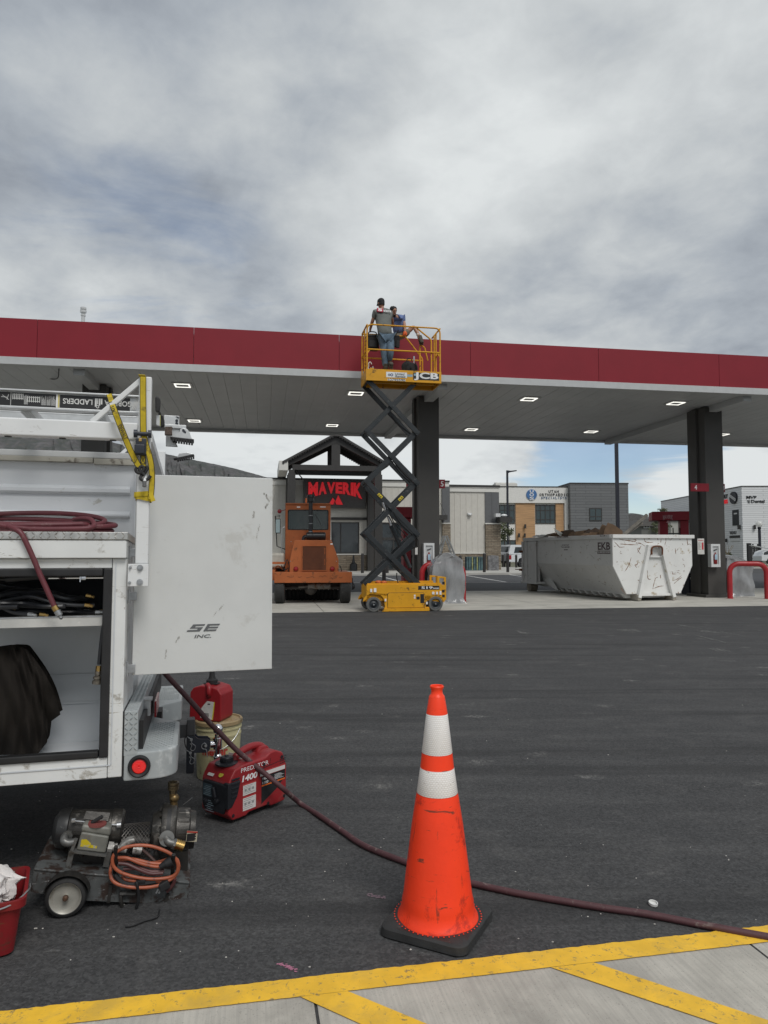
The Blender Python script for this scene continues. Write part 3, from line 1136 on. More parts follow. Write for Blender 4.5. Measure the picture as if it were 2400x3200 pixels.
def arm(p, q_, y, w=.115, t=.045):
 m = MB()
 d = (V(q_) - V(p)).normalized()
 a_, b_ = V(p) - d * .06, V(q_) + d * .06
 m.bar(a_, b_, t, w, up=(0, 0, 1), bev=.008)
 c_ = (V(p) + V(q_)) / 2
 for pt in (V(p), c_, V(q_)):
  m.cyl(pt - V((0, t * .75, 0)), pt + V((0, t * .75, 0)), .032, n=12)
 for f in (.2, .36, .63, .8):
  pt = V(p).lerp(V(q_), f)
  m.cyl(pt - V((0, t * .62, 0)), pt, .014, n=8)
 return m.build('scissor_arm', ARM, lift)
for i in range(4):
 xa, xb = jx0 + ins[i], jx1 - ins[i]
 xc, xd = jx0 + ins[i + 1], jx1 - ins[i + 1]
 for side in (0, 1):
  yo = .06 if side == 0 else W - .09
  yi = .115 if side == 0 else W - .145
  first, second = (yo, yi) if i % 2 == 0 else (yo, yi)
  arm((xb, first, zl[i]), (xc, first, zl[i + 1]), first)
  arm((xa, second, zl[i]), (xd, second, zl[i + 1]), second)
for i in range(5):
 for x_ in (jx0 + ins[i], jx1 - ins[i]):
  q = MB()
  q.cyl((x_, .03, zl[i]), (x_, W - .06, zl[i]), .022, n=12)
  q.build('cross_pin', ARM, lift)
q = MB()
for i in range(4):
 zc = (zl[i] + zl[i + 1]) / 2
 xc = (jx0 + jx1) / 2
 q.cyl((xc, .03, zc), (xc, W - .06, zc), .026, n=12)
q.build('pivot_tube', ARM, lift)
q = MB()
ca, cb = V(L2(1282, 1800, .33)), V(L2(1215, 1640, .33))
q.cyl((ca.x, .34, zl[0] + .35), (jx0 + .62, .34, zl[1] + .20), .05, n=16)
q.build('hydraulic_cylinder', ARM, lift)
q = MB()
q.cyl((jx0 + .62, .34, zl[1] + .20), (jx0 + .42, .34, zl[1] + .75), .026, n=12)
q.build('piston_rod', CHROME, lift)
q = MB()
a = L2(1220, 1770, .3)
b = L2(1290, 1690, .3)
q.prism([L2(1222, 1762, .3), L2(1240, 1735, .3), L2(1262, 1702, .3), L2(1282, 1688, .3), L2(1297, 1690, .3), L2(1296, 1712, .3), L2(1274, 1724, .3)], .27, .33, bev=.01)
q.build('arm_bracket', ARM, lift)
q = MB()
for (pts, r_) in (([(1300, 1682), (1307, 1690), (1306, 1706), (1298, 1711), (1288, 1706)], .010), ([(1214, 1612), (1230, 1640), (1246, 1662), (1262, 1690), (1277, 1690)], .014),
                  ([(1218, 1608), (1236, 1640), (1258, 1662), (1280, 1686), (1294, 1690)], .012), ([(1240, 1790), (1240, 1806), (1244, 1822)], .013),
                  ([(1222, 1300), (1250, 1330), (1283, 1356)], .018), ([(1228, 1440), (1262, 1480), (1290, 1508)], .018), ([(1220, 1436), (1250, 1478), (1282, 1508)], .016),
                  ([(1228, 1600), (1255, 1640), (1290, 1672)], .018)):
 q.tube(spline([(L2(x, y, .2)[0], .2, L2(x, y, .2)[1]) for x, y in pts], 5), r_, 7)
q.build('cable', BLACK, lift)
q = MB()
for (x0, y0, sg) in ((1188, 1549, 1), (1254, 1557, -1)):
 c = L2(x0, y0, .03)
 Lr = TR(c[0], .034 if sg > 0 else .089, c[1]) @ rotm('Y', 43 * sg)
 q.box(-.065, .065, -.004, .001, -.033, .033, L=Lr)
 q.c = 1
 q.prism([(-.05, -.02), (-.01, -.02), (-.03, .018)], -.006, -.004, L=Lr)
 q.prism([(.005, -.02), (.05, -.02), (.03, .018)], -.006, -.004, L=Lr)
 q.c = 0
q.build('warning_label', [mat('yellow label', (.65, .50, .03), .5), DEC], lift)
PF0 = L2(1143, 1189)
PF1 = L2(1380, 1198.5)
YP0 = -.06
zf0 = (L2(1262, 1193, YP0)[1])
zf1 = (L2(1262, 1157, YP0)[1])
px0 = L2(1144, 1190, YP0)[0]
px1 = L2(1379.5, 1198, YP0)[0]
PD = .80
zr = L2(1262, 1019, YP0)[1]
zm = L2(1262, 1096, YP0)[1]
print('platform z', zf0, zf1, zm, zr, 'x', px0, px1)
q = MB()
q.box(px0, px1, YP0, YP0 + .03, zf0, zf1, .004)
q.box(px0, px1, YP0 + PD - .03, YP0 + PD, zf0, zf1, .004)
q.box(px0, px0 + .03, YP0 + .031, YP0 + PD - .031, zf0, zf1, .004)
q.box(px1 - .03, px1, YP0 + .031, YP0 + PD - .031, zf0, zf1, .004)
q.box(px0 + .031, px1 - .031, YP0 + .031, YP0 + PD - .031, zf1 - .07, zf1 - .05)
q.box(px0 + .1, px1 - .1, YP0 + .15, YP0 + .21, zf0 - .02, zf0 + .089)
q.box(px0 + .1, px1 - .1, YP0 + PD - .21, YP0 + PD - .15, zf0 - .02, zf0 + .089)
q.build('platform', YELP, lift)
ZFL = zf1 - .048
def rail(pts, r_=.019, closed=False, nm='guard_rail'):
 m = MB()
 m.tube(pts, r_, 10, closed)
 return m.build(nm, YELP, lift)
def corner_path(pts, rc=.10):
 """rounded polyline"""
 pts = [V(p) for p in pts]
 out = [pts[0]]
 for i in range(1, len(pts) - 1):
  a, b, c = pts[i - 1], pts[i], pts[i + 1]
  u, v_ = (a - b).normalized(), (c - b).normalized()
  r2 = min(rc, (a - b).length * .45, (c - b).length * .45)
  s_, e_ = b + u * r2, b + v_ * r2
  for k in range(6):
   t_ = k / 5
   out.append((s_ * (1 - t_) ** 2) + b * (2 * t_ * (1 - t_)) + e_ * t_ ** 2)
 out.append(pts[-1])
 return out
X0, X1 = px0 + .025, px1 - .025
YN, YF_ = YP0 + .02, YP0 + PD - .02
rail(corner_path([(X0, YN, zf1), (X0, YN, zr), (X1, YN, zr), (X1, YN, zf1)], .13))
rail([(X0, YN, zm), (X1, YN, zm)])
xs_ = X0 + .62 * (X1 - X0)
rail(corner_path([(X0, YF_, zf1), (X0, YF_, zr), (xs_ - .02, YF_, zr), (X0 + .86 * (X1 - X0), YF_, zm + .05), (X0 + .86 * (X1 - X0), YF_, zf1)], .06))
rail([(X0, YF_, zm), (X0 + .86 * (X1 - X0), YF_, zm)])
xg = L2(1080 + 1275 / 4.74, 1100, YN)[0]
xh = L2(1080 + 1055 / 4.74, 1020, YN)[0]
rail(corner_path([(xh, YN + .03, zr - .01), (xg, YN + .03, zr - .28), (xg, YN + .03, zf1)], .06))
for xe in (X0, X1):
 for zz in (zr - .01, zm):
  rail([(xe, YN, zz), (xe, YF_, zz)])
 rail([(xe, (YN + YF_) / 2, zf1), (xe, (YN + YF_) / 2, zr)])
rail([(X1 - .09, YN + .2, zf1), (X1 - .09, YN + .2, zr - .12), (X1 - .02, YN + .2, zr - .03)])
rail(corner_path([(X1 - .32, YF_ - .03, zm), (X1 - .32, YF_ - .03, zr - .2), (X1 - .2, YF_ - .03, zr - .26), (X1 - .12, YF_ - .03, zm)], .05))
rail([(X1 - .32, YF_ - .05, zf1), (X1 - .32, YF_ - .05, zm)], .022)
q = MB()
for (xa, sa) in ((X0, 1), (X1, -1)):
 q.bar((xa, YN, zm - .10), (xa + sa * .07, YN, zm), .012, .03)
q.box(X0 + .07, X0 + .16, YP0 - .004, YP0 + .03, zf1 - .17, zf1 + .02)
q.build('rail_gusset', YELP, lift)
q = MB()
for k in range(9):
 z_ = zf1 + .06 + k * .09
 q.box(X0 - .022, X0 - .016, YN + .06, YN + .34, z_, z_ + .05)
q.build('end_plate', YELP, lift)
q = MB()
YD = YP0 - .003
def drect(m, x0, y0, x1, y1, d=.003, y=None):
 a_, b_ = L2(x0, y0, YP0), L2(x1, y1, YP0)
 yy = YP0 if y is None else y
 m.box(a_[0], b_[0], yy - d, yy - .0005, b_[1], a_[1])
def z1(x, y):
 return 1080 + x / 4.74, 900 + y / 4.74
drect(q, *z1(1000, 1253), *z1(1385, 1375))
q.build('decal', DEC, lift)
q = MB()
drect(q, *z1(600, 1240), *z1(910, 1335))
drect(q, *z1(622, 1342), *z1(888, 1380))
q.build('decal', mat('decal white', (.70, .72, .72), .45), lift)
q = MB()
a, b = L2(*z1(1012, 1366), YP0), L2(*z1(1375, 1262), YP0)
q.text('JCB', a[0], b[0], a[1], b[1], YP0 - .003, .003, .07)
a, b = L2(*z1(1012, 1300), YP0), L2(*z1(1042, 1270), YP0)
q.c = 1
q.box(a[0], b[0], YP0 - .005, YP0 - .003, a[1], b[1])
drect(q, *z1(912, 1280), *z1(992, 1318), .002)
q.build('lettering', [WLET, mat('pale blue decal', (.25, .38, .45), .5)], lift)
q = MB()
q.c = 0
a, b = L2(*z1(735, 1288), YP0), L2(*z1(872, 1262), YP0)
q.text('United', a[0], b[0], a[1], b[1], YP0 - .003, .002, .02, shear=.15)
a, b = L2(*z1(735, 1325), YP0), L2(*z1(886, 1298), YP0)
q.text('Rentals', a[0], b[0], a[1], b[1], YP0 - .003, .002, .02, shear=.15)
a, b = L2(*z1(628, 1376), YP0), L2(*z1(882, 1348), YP0)
q.text('10795590', a[0], b[0], a[1], b[1], YP0 - .003, .002, .02)
c1 = L2(*z1(683, 1287), YP0)
c2 = L2(*z1(645, 1287), YP0)
q.c = 1
q.lathe([(.001, 0), (.033, 0)], 20, TR(c2[0], YP0 - .0045, c2[1]) @ rotm('X', 90), cap=False)
q.c = 2
q.lathe([(.018, 0), (.034, 0)], 20, TR(c1[0], YP0 - .0055, c1[1]) @ rotm('X', 90), cap=False)
q.build('decal_print', [DEC, mat('decal grey', (.25, .27, .30), .5), mat('decal navy', (.02, .03, .13), .5)], lift)
YM = YP0 + .35
def L3(px, py, y):
 p = LF.y(px, py, y)
 return p
p = L3(*z1(355, 1195), YM)
CLR = mat('clear bottle', (.5, .52, .54), .15, var=.2, vs=20, alpha=.85)
q = MB(TR(p.x, YM, ZFL))
for k, (dx, h_) in enumerate(((-.03, .19), (.03, .17), (.08, .2))):
 q.lathe([(.001, 0), (.025, .0), (.026, h_ * .7), (.012, h_ * .85), (.012, h_), (.001, h_)], 12, TR(dx, 0, .0), cap=False)
q.c = 1
q.tube(spline([(-.02, 0, .18), (-.02, 0, .27), (.02, 0, .30), (.05, 0, .25)], 5), .010, 8)
tag(q.build('spray_bottle', [CLR, WLET], M=ML), 'clear bottles with a white hooked spout in the left front corner of the lift basket', 'bottle')
p = L3(*z1(462, 1193), YM)
q = MB(TR(p.x, YM, ZFL))
q.box(-.08, .08, -.05, .05, 0, .10, .008)
q.box(-.083, .083, -.053, .053, .075, .105, .006)
tag(q.build('small_box', mat('cream cardboard', (.5, .42, .36), .8), M=ML), 'small cream box on the floor of the lift basket beside the bottles', 'box')
p = L3(*z1(945, 1210), YM)
q = MB(TR(p.x, YM, ZFL))
PACK = mat('black backpack fabric', (.016, .015, .015), .85, var=.35, vs=14, bump=.01, bs=14)
def bag(u, v_):
 th = u * 2 * math.pi
 z_ = v_ * .36
 r_ = (1 - max(0, v_ - .55) ** 2 * 4.4) ** .5 if v_ < 1 else .05
 w_ = 1 + .05 * math.sin(5 * th + 7 * v_)
 return (.19 * math.cos(th) * r_ * w_, .11 * math.sin(th) * r_ * w_, z_ * (1 - .05 * math.cos(th)))
bp = thing('backpack', 'black backpack slumped on the floor of the lift basket', 'backpack', ML @ TR(p.x, YM, ZFL))
q = MB()
q.sheet(bag, 24, 12)
q.add([bag(i / 24, 1) for i in range(24)], [tuple(range(24))])
q.build('bag', PACK, bp)
q = MB()
q.sheet(lambda u, v_: (.105 * math.cos(u * math.pi * 2) * math.sin(.2 + v_ * 1.37), -.11 - .035 * math.cos(v_ * 1.4) + .03 * 0, .14 + .11 * math.sin(u * math.pi * 2) * math.sin(.2 + v_ * 1.37)), 18, 6)
q.build('front_pocket', PACK, bp)
q = MB()
q.tube(spline([(-.1, -.04, .3), (-.06, -.06, .40), (.02, -.06, .41), (.06, -.05, .35)], 5), .012, 6)
q.tube(spline([(.14, -.08, .05), (.17, -.10, .18), (.12, -.09, .32)], 5), .016, 6)
q.build('strap', BLACK, bp)
p = L3(*z1(1005, 1090), YM + .1)
q = MB(TR(p.x, YM + .1, ZFL))
q.bar((0, 0, 0), (.01, 0, .42), .022, .035)
q.bar((.01, 0, .42), (.012, 0, .52), .035, .045)
tag(q.build('pry_bar', STEEL, M=ML), 'grey bar standing upright behind the backpack in the lift basket', 'tool')
p = L3(*z1(395, 700), YF_ - .15)
tb = thing('tool_bag', 'black tool bag hanging inside the left end of the lift basket', 'bag', ML @ TR(p.x, YF_ - .18, zr - .5))
q = MB()
q.box(-.15, .15, -.11, .11, .05, .42, .04, 3)
q.build('bag', PACK, tb)
q = MB()
q.box(-.10, .09, -.13, -.105, .10, .26, .01)
q.box(-.16, .16, -.12, .12, .36, .41, .01)
q.tube(spline([(-.1, 0, .4), (-.08, 0, .5), (.08, 0, .5), (.1, 0, .4)], 5), .014, 6)
q.build('flap', BLACK, tb)
# ================================================================ two workers in the basket
SKIN = mat('skin', (.30, .145, .09), .55, var=.1, vs=20)
SKIN2 = mat('pale skin', (.42, .23, .16), .55, var=.1, vs=20)
HAIR = mat('dark hair', (.010, .009, .008), .7, var=.3, vs=60, bump=.004, bs=120)
GTEE = mat('grey t shirt cotton', (.155, .165, .155), .9, var=.1, vs=6, bump=.012, bs=9)
JEAN = mat('blue denim', (.10, .15, .20), .85, var=.35, vs=7, bump=.014, bs=9)
BTEE = mat('blue work shirt', (.12, .17, .34), .85, var=.12, vs=6, bump=.012, bs=9)
SHOE = mat('brown grey shoe', (.07, .06, .045), .8, var=.2)
GLOV = mat('orange glove', (.72, .12, .02), .6, var=.1)
KHAK = mat('khaki shorts', (.20, .18, .14), .9, var=.15, bump=.01, bs=9)
def K(px, py, y):
 """zoomed-photo pixel to local lift point"""
 return tuple(LF.y(*z1(px, py), y))
def head(parent, c, r, yaw, tilt=(0, 0), skinm=SKIN):
 """head with face; yaw 0 = facing -y (camera)"""
 Lh = TR(*c) @ rotm('Z', yaw) @ rotm('X', tilt[0]) @ rotm('Y', tilt[1])
 m = MB(Lh)
 prof = [(.001, -.115), (.035, -.112), (.055, -.09), (.068, -.05), (.077, 0), (.079, .04), (.072, .08), (.05, .108), (.001, .118)]
 m.lathe(prof, 22, Matrix.Diagonal((.95, 1.15, 1, 1)), cap=False)
 m.ball((0, -.10, -.015), .016, 6, (.8, 1, 1.5))
 m.ball((0, -.082, -.06), .022, 6, (1.1, .5, .35))
 for sx in (-1, 1):
  m.ball((sx * .077, .005, -.005), .022, 6, (.4, .8, 1.3))
  m.ball((sx * .03, -.083, .028), .013, 6, (1.2, .5, .6))
 ho = m.build('head', skinm, parent)
 m = MB(Lh)
 for sx in (-1, 1):
  m.ball((sx * .03, -.089, .020), .009, 6, (1.2, .5, .7))
  m.box(sx * .03 - .017, sx * .03 + .017, -.092, -.084, .036, .042)
 m.build('eye', HAIR, ho)
 return ho, Lh
b1 = LF.y(*z1(630, 1195), .22)
w1 = thing('person', 'worker in grey t shirt, jeans and black cap, back turned, leaning over the basket', 'person', ML @ TR(b1.x, .22, ZFL))
o1 = V((b1.x, .22, ZFL))
def P1(px, py, y):
 return tuple(V(K(px, py, y)) - o1)
body = {
 'pel': (P1(600, 700, .24), (.13, .10)), 'wa': (P1(575, 620, .25), (.125, .095)), 'ch': (P1(560, 470, .32), (.155, .11)), 'up': (P1(550, 370, .38), (.14, .10)),
 'nk': (P1(540, 290, .42), (.05, .055)), 'nk2': (P1(532, 262, .43), .05),
 'ls': (P1(440, 370, .38), .062), 'le': (P1(395, 500, .42), .046), 'lw': (P1(365, 610, .55), .032), 'lh': (P1(362, 650, .58), (.04, .022)),
 'rs': (P1(655, 385, .38), .062), 're': (P1(690, 480, .50), .046), 'rw': (P1(700, 560, .62), .032), 'rh': (P1(700, 590, .66), (.04, .022)),
 'lhip': (P1(545, 740, .24), .085), 'lk': (P1(575, 950, .20), .062), 'la': (P1(590, 1160, .22), .045), 'lt': (P1(590, 1192, .30), (.045, .03)),
 'rhip': (P1(660, 740, .25), .085), 'rk': (P1(665, 940, .10), .062), 'ra': (P1(655, 1110, .20), .045), 'rt': (P1(680, 1180, .04), (.045, .03)),
}
ch = [['pel', 'wa', 'ch', 'up', 'nk', 'nk2'], ['up', 'ls', 'le', 'lw', 'lh'], ['up', 'rs', 're', 'rw', 'rh'], ['pel', 'lhip', 'lk', 'la', 'lt'], ['pel', 'rhip', 'rk', 'ra', 'rt']]
gr = lambda k, f, dz=0: ((body[k][0][0], body[k][0][1], body[k][0][2] + dz), tuple(x * f for x in body[k][1]) if isinstance(body[k][1], tuple) else body[k][1] * f)
lerp = lambda a, b, t: tuple(x + (y - x) * t for x, y in zip(a, b))
sh = {'up': gr('up', 1.35), 'ch': gr('ch', 1.38), 'wa': gr('wa', 1.45), 'hem': (P1(592, 735, .24), (.205, .165)), 'nk': (P1(543, 305, .41), .066), 'ls': gr('ls', 1.55),
      'la': (lerp(body['ls'][0], body['le'][0], .75), .070), 'rs': gr('rs', 1.55), 'ra': (lerp(body['rs'][0], body['re'][0], .75), .070)}
skin('t_shirt', sh, [['hem', 'wa', 'ch', 'up', 'nk'], ['up', 'ls', 'la'], ['up', 'rs', 'ra']], GTEE, w1)
skin('body', {k: (v[0], (tuple(x * .72 for x in v[1]) if isinstance(v[1], tuple) else v[1] * .8) if k in ('pel', 'wa', 'ch', 'up', 'lhip', 'rhip', 'lk', 'rk', 'la', 'ra', 'ls', 'rs') else v[1]) for k, v in body.items()}, ch, SKIN, w1)
jn = {'pel': gr('pel', 1.4), 'lhip': gr('lhip', 1.5), 'lk': gr('lk', 1.5), 'la': (P1(590, 1175, .23), .075), 'rhip': gr('rhip', 1.5), 'rk': gr('rk', 1.5), 'ra': (P1(655, 1090, .19), .062)}
skin('jeans', jn, [['pel', 'lhip', 'lk', 'la'], ['pel', 'rhip', 'rk', 'ra']], JEAN, w1)
hc = V(P1(525, 232, .44))
h1, Lh = head(w1, hc, .1, 205, (8, 0))
m = MB(Lh)
m.lathe([(.083, .012), (.088, .02), (.088, .06), (.078, .098), (.05, .125), (.001, .135)], 22, Matrix.Diagonal((.97, 1.15, 1, 1)), cap=False)
m.sheet(lambda u, v_: ((u - .5) * .15 * (1 - .35 * v_), -.088 - v_ * .075 + (abs(u - .5) * 2) ** 2 * .04, .025 - v_ * .012 - (abs(u - .5) * 2) ** 2 * .012), 10, 5)
m.build('cap', mat('black cap cloth', (.012, .012, .013), .8), w1)
m = MB(Lh)
m.lathe([(.070, -.06), (.082, -.03), (.0835, .013)], 22, TR(0, .012, 0) @ Matrix.Diagonal((.94, 1.05, 1, 1)), cap=False)
m.build('hair', HAIR, w1)
for (px, py, y_, ang) in ((592, 1190, .24, 0), (668, 1150, .10, 22)):
 m = MB(TR(*P1(px, py, y_)) @ rotm('Z', 180) @ rotm('X', -40 if ang else 0))
 m.box(-.05, .05, -.16, .10, -.02, .05, .03, 3)
 m.box(-.048, .048, -.02, .10, .04, .10, .03, 3)
 m.box(-.053, .053, -.17, .11, -.035, -.012, .01)
 m.build('shoe', SHOE, w1)
m = MB()
a = V(P1(505, 335, .25))
Ls = TR(a.x, a.y - .05, a.z) @ rotm('X', -18) @ rotm('Y', 3)
m.box(-.075, .075, -.004, .03, -.05, .05, .004, L=Ls)
m.build('shirt_emblem', mat('shirt emblem red', (.42, .03, .06), .8), w1)
m = MB()
m.text('S', -.05, .05, -.038, .038, -.0045, .003, .06, L=Ls)
m.text('siera', .085, .27, -.035, .03, .012, .012, .02, L=Ls)
m.build('shirt_lettering', WLET, w1)
m = MB()
c = V(P1(755, 800, .18))
m.box(c.x - .075, c.x + .075, c.y - .05, c.y + .05, c.z - .13, c.z + .16, .03, 3)
m.box(c.x - .03, c.x + .06, c.y - .08, c.y - .03, c.z - .16, c.z + .02, .02, 3)
m.bar((c.x - .09, c.y, c.z + .02), (c.x + .04, c.y - .05, c.z + .28), .014, .02)
m.build('tool_pouch', PACK, w1)
b2 = LF.y(*z1(780, 760), .78)
w2 = thing('person', 'worker in blue shirt and orange glove sitting on the far rail with one leg raised', 'person', ML @ TR(*b2))
o2 = V(b2)
def P2(px, py, y):
 return tuple(V(K(px, py, y)) - o2)
bd = {
 'pel': (P2(790, 690, .86), (.12, .10)), 'wa': (P2(785, 590, .84), (.115, .09)), 'ch': (P2(775, 480, .80), (.14, .10)), 'up': (P2(765, 430, .78), (.13, .09)),
 'nk': (P2(735, 420, .74), .05), 'nk2': (P2(725, 400, .72), .048),
 'rs': (P2(845, 445, .76), .06), 're': (P2(875, 560, .70), .045), 'rw': (P2(880, 640, .66), .033), 'rh': (P2(878, 675, .66), (.04, .03)),
 'ls': (P2(700, 440, .84), .058), 'le': (P2(670, 560, .90), .045), 'lw': (P2(640, 640, .95), .032),
 'rhip': (P2(880, 680, .86), .085), 'rk': (P2(1010, 572, .80), .062), 'ra': (P2(1078, 690, .72), .042), 'rt': (P2(1110, 790, .62), (.04, .03)),
 'lhip': (P2(740, 730, .90), .085), 'lk': (P2(760, 780, .98), .06), 'la': (P2(770, 900, 1.02), .04),
}
skin('body', {k: (v[0], (tuple(x * .74 for x in v[1]) if isinstance(v[1], tuple) else v[1] * .8) if k in ('pel', 'wa', 'ch', 'up', 'rhip', 'lhip', 'ls', 'rs') else v[1]) for k, v in bd.items()}, [['pel', 'wa', 'ch', 'up', 'nk', 'nk2'], ['up', 'rs', 're', 'rw', 'rh'], ['up', 'ls', 'le', 'lw'], ['pel', 'rhip', 'rk', 'ra', 'rt'], ['pel', 'lhip', 'lk', 'la']], SKIN2, w2)
body = bd
sh = {'up': gr('up', 1.4), 'ch': gr('ch', 1.4), 'wa': gr('wa', 1.4), 'hem': (P2(788, 690, .86), (.17, .14)), 'nk': (P2(748, 425, .75), .068), 'rs': gr('rs', 1.5), 'ra': (lerp(bd['rs'][0], bd['re'][0], .62), .068),
      'ls': gr('ls', 1.3), 'la': (lerp(bd['ls'][0], bd['le'][0], .6), .066)}
skin('shirt', sh, [['hem', 'wa', 'ch', 'up', 'nk'], ['up', 'rs', 'ra'], ['up', 'ls', 'la']], BTEE, w2)
st = {'pel': gr('pel', 1.15), 'rhip': gr('rhip', 1.2), 'm': (lerp(bd['rhip'][0], bd['rk'][0], .55), .09), 'lhip': gr('lhip', 1.2), 'm2': (lerp(bd['lhip'][0], bd['lk'][0], .8), .085)}
skin('shorts', st, [['pel', 'rhip', 'm'], ['pel', 'lhip', 'm2']], KHAK, w2)
h2, Lh = head(w2, V(P2(708, 350, .66)), .1, 22, (22, -8), SKIN2)
m = MB(Lh)
m.lathe([(.086, .02), (.090, .05), (.084, .09), (.06, .12), (.001, .134)], 22, TR(0, .016, 0) @ Matrix.Diagonal((.97, 1.12, 1, 1)), cap=False)
m.lathe([(.07, -.05), (.084, .0), (.087, .03)], 22, TR(0, .03, 0) @ Matrix.Diagonal((.95, .95, 1, 1)), cap=False)
m.build('hair', HAIR, w2)
m = MB(Lh)
m.lathe([(.03, -.125), (.058, -.105), (.070, -.075), (.068, -.055)], 22, TR(0, -.006, -.004) @ Matrix.Diagonal((.97, 1.18, 1, 1)), cap=False)
m.build('beard', HAIR, w2)
gl = {'w': (P2(878, 640, .66), .042), 'p': (P2(876, 670, .65), (.046, .03))}
gch = [['w', 'p']]
for k in range(4):
 gl['f%d' % k] = (P2(852 + k * 16, 690, .63 + .0), .013)
 gl['g%d' % k] = (P2(850 + k * 16, 708 + (k % 2) * 3, .645), .011)
 gch.append(['p', 'f%d' % k, 'g%d' % k])
gl['t'] = (P2(905, 675, .63), .014)
gl['t2'] = (P2(900, 700, .62), .011)
gch.append(['p', 't', 't2'])
skin('glove', gl, gch, GLOV, w2)
sk = {'a': (P2(1062, 668, .735), .052), 'b': (P2(1080, 715, .70), .05)}
skin('sock', sk, [['a', 'b']], mat('pale sock', (.55, .53, .48), .9), w2)
c = V(P2(1108, 745, .66))
m = MB(TR(*c) @ rotm('Z', 15) @ rotm('X', 62) @ rotm('Y', -10))
m.box(-.05, .05, -.17, .09, -.035, .045, .032, 3)
m.box(-.054, .054, -.18, .10, -.05, -.028, .01)
m.build('shoe', SHOE, w2)
# ================================================================ orange road sweeper
ORG = mat('orange machine paint', (.40, .115, .036), .48, var=.10, vs=2, dirt=((.16, .06, .025), .25, 6), spec=.35)
s0 = G(872, 1888)
MS = TR(s0.x, s0.y, 0) @ rotm('Z', 5)
SF = Fr(MS)
swp = thing('road_sweeper', 'orange ride-on road sweeper with cab and tall black exhaust seen from behind', 'sweeper', MS)
def z2(x, y):
 return 830 + x / 2.765, 1300 + y / 2.765
def S(x, y, yl=0.0):
 return SF.xz(*z2(x, y), yl)
a, b = S(75, 1350, -.12), S(747, 1440, -.12)
bx0, bx1, bz0, bz1 = a[0], b[0], b[1], a[1]
q = MB()
q.box(bx0, bx1, -.12, .35, bz0, bz1, .012)
q.box(bx0 - .35, bx0 - .01, .30, 2.4, bz0 + .05, bz1 + .05, .01)
q.box(bx0 + .05, bx1 - .05, .36, 2.8, bz0 + .03, bz1 - .03, .01)
q.build('deck', ORG, swp)
yh = .0
hood = [S(208, 1385, yh), S(208, 1250, yh), S(248, 1072, yh), S(570, 1072, yh), S(630, 1240, yh), S(632, 1385, yh)]
q = MB()
q.prism(hood, yh, 1.15, 'xz', bev=.015)
q.build('hood', ORG, swp)
a, b = S(320, 1125, -.01), S(522, 1332, -.01)
GR = mat('grille backing', (.12, .035, .012), .7)
q = MB()
q.box(a[0], b[0], -.012, -.001, b[1], a[1])
nz_ = 15
for k in range(nz_):
 z_ = b[1] + (a[1] - b[1]) * (k + .5) / nz_
 q.box(a[0] + .01, a[0] + (b[0] - a[0]) * .86, -.02, -.012, z_ - .010, z_ + .006)
q.build('grille', GR, swp)
q = MB()
w_ = .018
q.box(a[0] - w_, b[0] + w_, -.024, -.001, a[1] + .001, a[1] + w_)
q.box(a[0] - w_, b[0] + w_, -.024, -.001, b[1] - w_, b[1] - .001)
q.box(a[0] - w_, a[0] - .001, -.024, -.001, b[1], a[1])
q.box(b[0] + .001, b[0] + w_, -.024, -.001, b[1], a[1])
for k in range(2):
 zc = b[1] + (a[1] - b[1]) * (.22 + .45 * k)
 for j in range(5):
  q.box(b[0] - .05, b[0] - .022, -.022, -.0125, zc + j * .035, zc + j * .035 + .018)
q.build('grille_frame', ORG, swp)
RLENS = mat('red lens', (.30, .008, .012), .2, var=.2, vs=30, spec=.7)
for (cx_, cy_) in ((262, 1320), (577, 1320)):
 c = S(cx_, cy_, -.01)
 q = MB()
 q.lathe([(.06, 0), (.066, .02), (.058, .03), (.055, .02), (.001, .02)], 22, TR(c[0], 0, c[1]) @ rotm('X', 90), cap=False)
 o_ = q.build('tail_lamp', mat('lamp bezel', (.25, .05, .03), .5), swp)
 q = MB()
 q.lathe([(.054, .02), (.045, .035), (.02, .04), (.001, .042)], 20, TR(c[0], 0, c[1]) @ rotm('X', 90), cap=False)
 q.build('lens', RLENS, o_)
q = MB()
for cx_ in (260, 574):
 c = S(cx_, 1375, 0)
 q.box(c[0] - .04, c[0] + .04, -.02, .0, c[1] - .03, c[1] + .02, .004)
 q.box(c[0] - .05, c[0] + .05, -.03, -.02, c[1] - .035, c[1] - .02)
q.build('hinge', STEEL, swp)
yc0 = 1.16
c0 = S(172, 770, yc0)
c1 = S(562, 770, yc0)
zc1 = S(365, 768, yc0)[1]
zc0 = bz1 - .05
wa, wb = S(195, 812, yc0), S(540, 982, yc0)
q = MB()
cx0, cx1 = c0[0], c1[0]
q.box(cx0, cx1, yc0, yc0 + .05, zc0, wb[1], .01)
q.box(cx0, wa[0], yc0, yc0 + .05, wb[1] + .001, zc1 - .001)
q.box(wb[0], cx1, yc0, yc0 + .05, wb[1] + .001, zc1 - .001)
q.box(wa[0], wb[0], yc0, yc0 + .05, wa[1], zc1 - .001)
q.box(cx0 - .005, cx1 + .005, yc0 - .03, yc0 + 1.45, zc1, zc1 + .05, .02)
q.box(cx0, cx0 + .04, yc0 + .051, yc0 + .2, zc0, zc1 - .001)
q.box(cx0, cx0 + .04, yc0 + 1.3, yc0 + 1.4, zc0, zc1 - .001)
q.box(cx1 - .04, cx1, yc0 + .051, yc0 + .2, zc0, zc1 - .001)
q.box(cx1 - .04, cx1, yc0 + 1.3, yc0 + 1.4, zc0, zc1 - .001)
q.box(cx0, cx1, yc0 + 1.3, yc0 + 1.4, zc0, zc0 + .6)
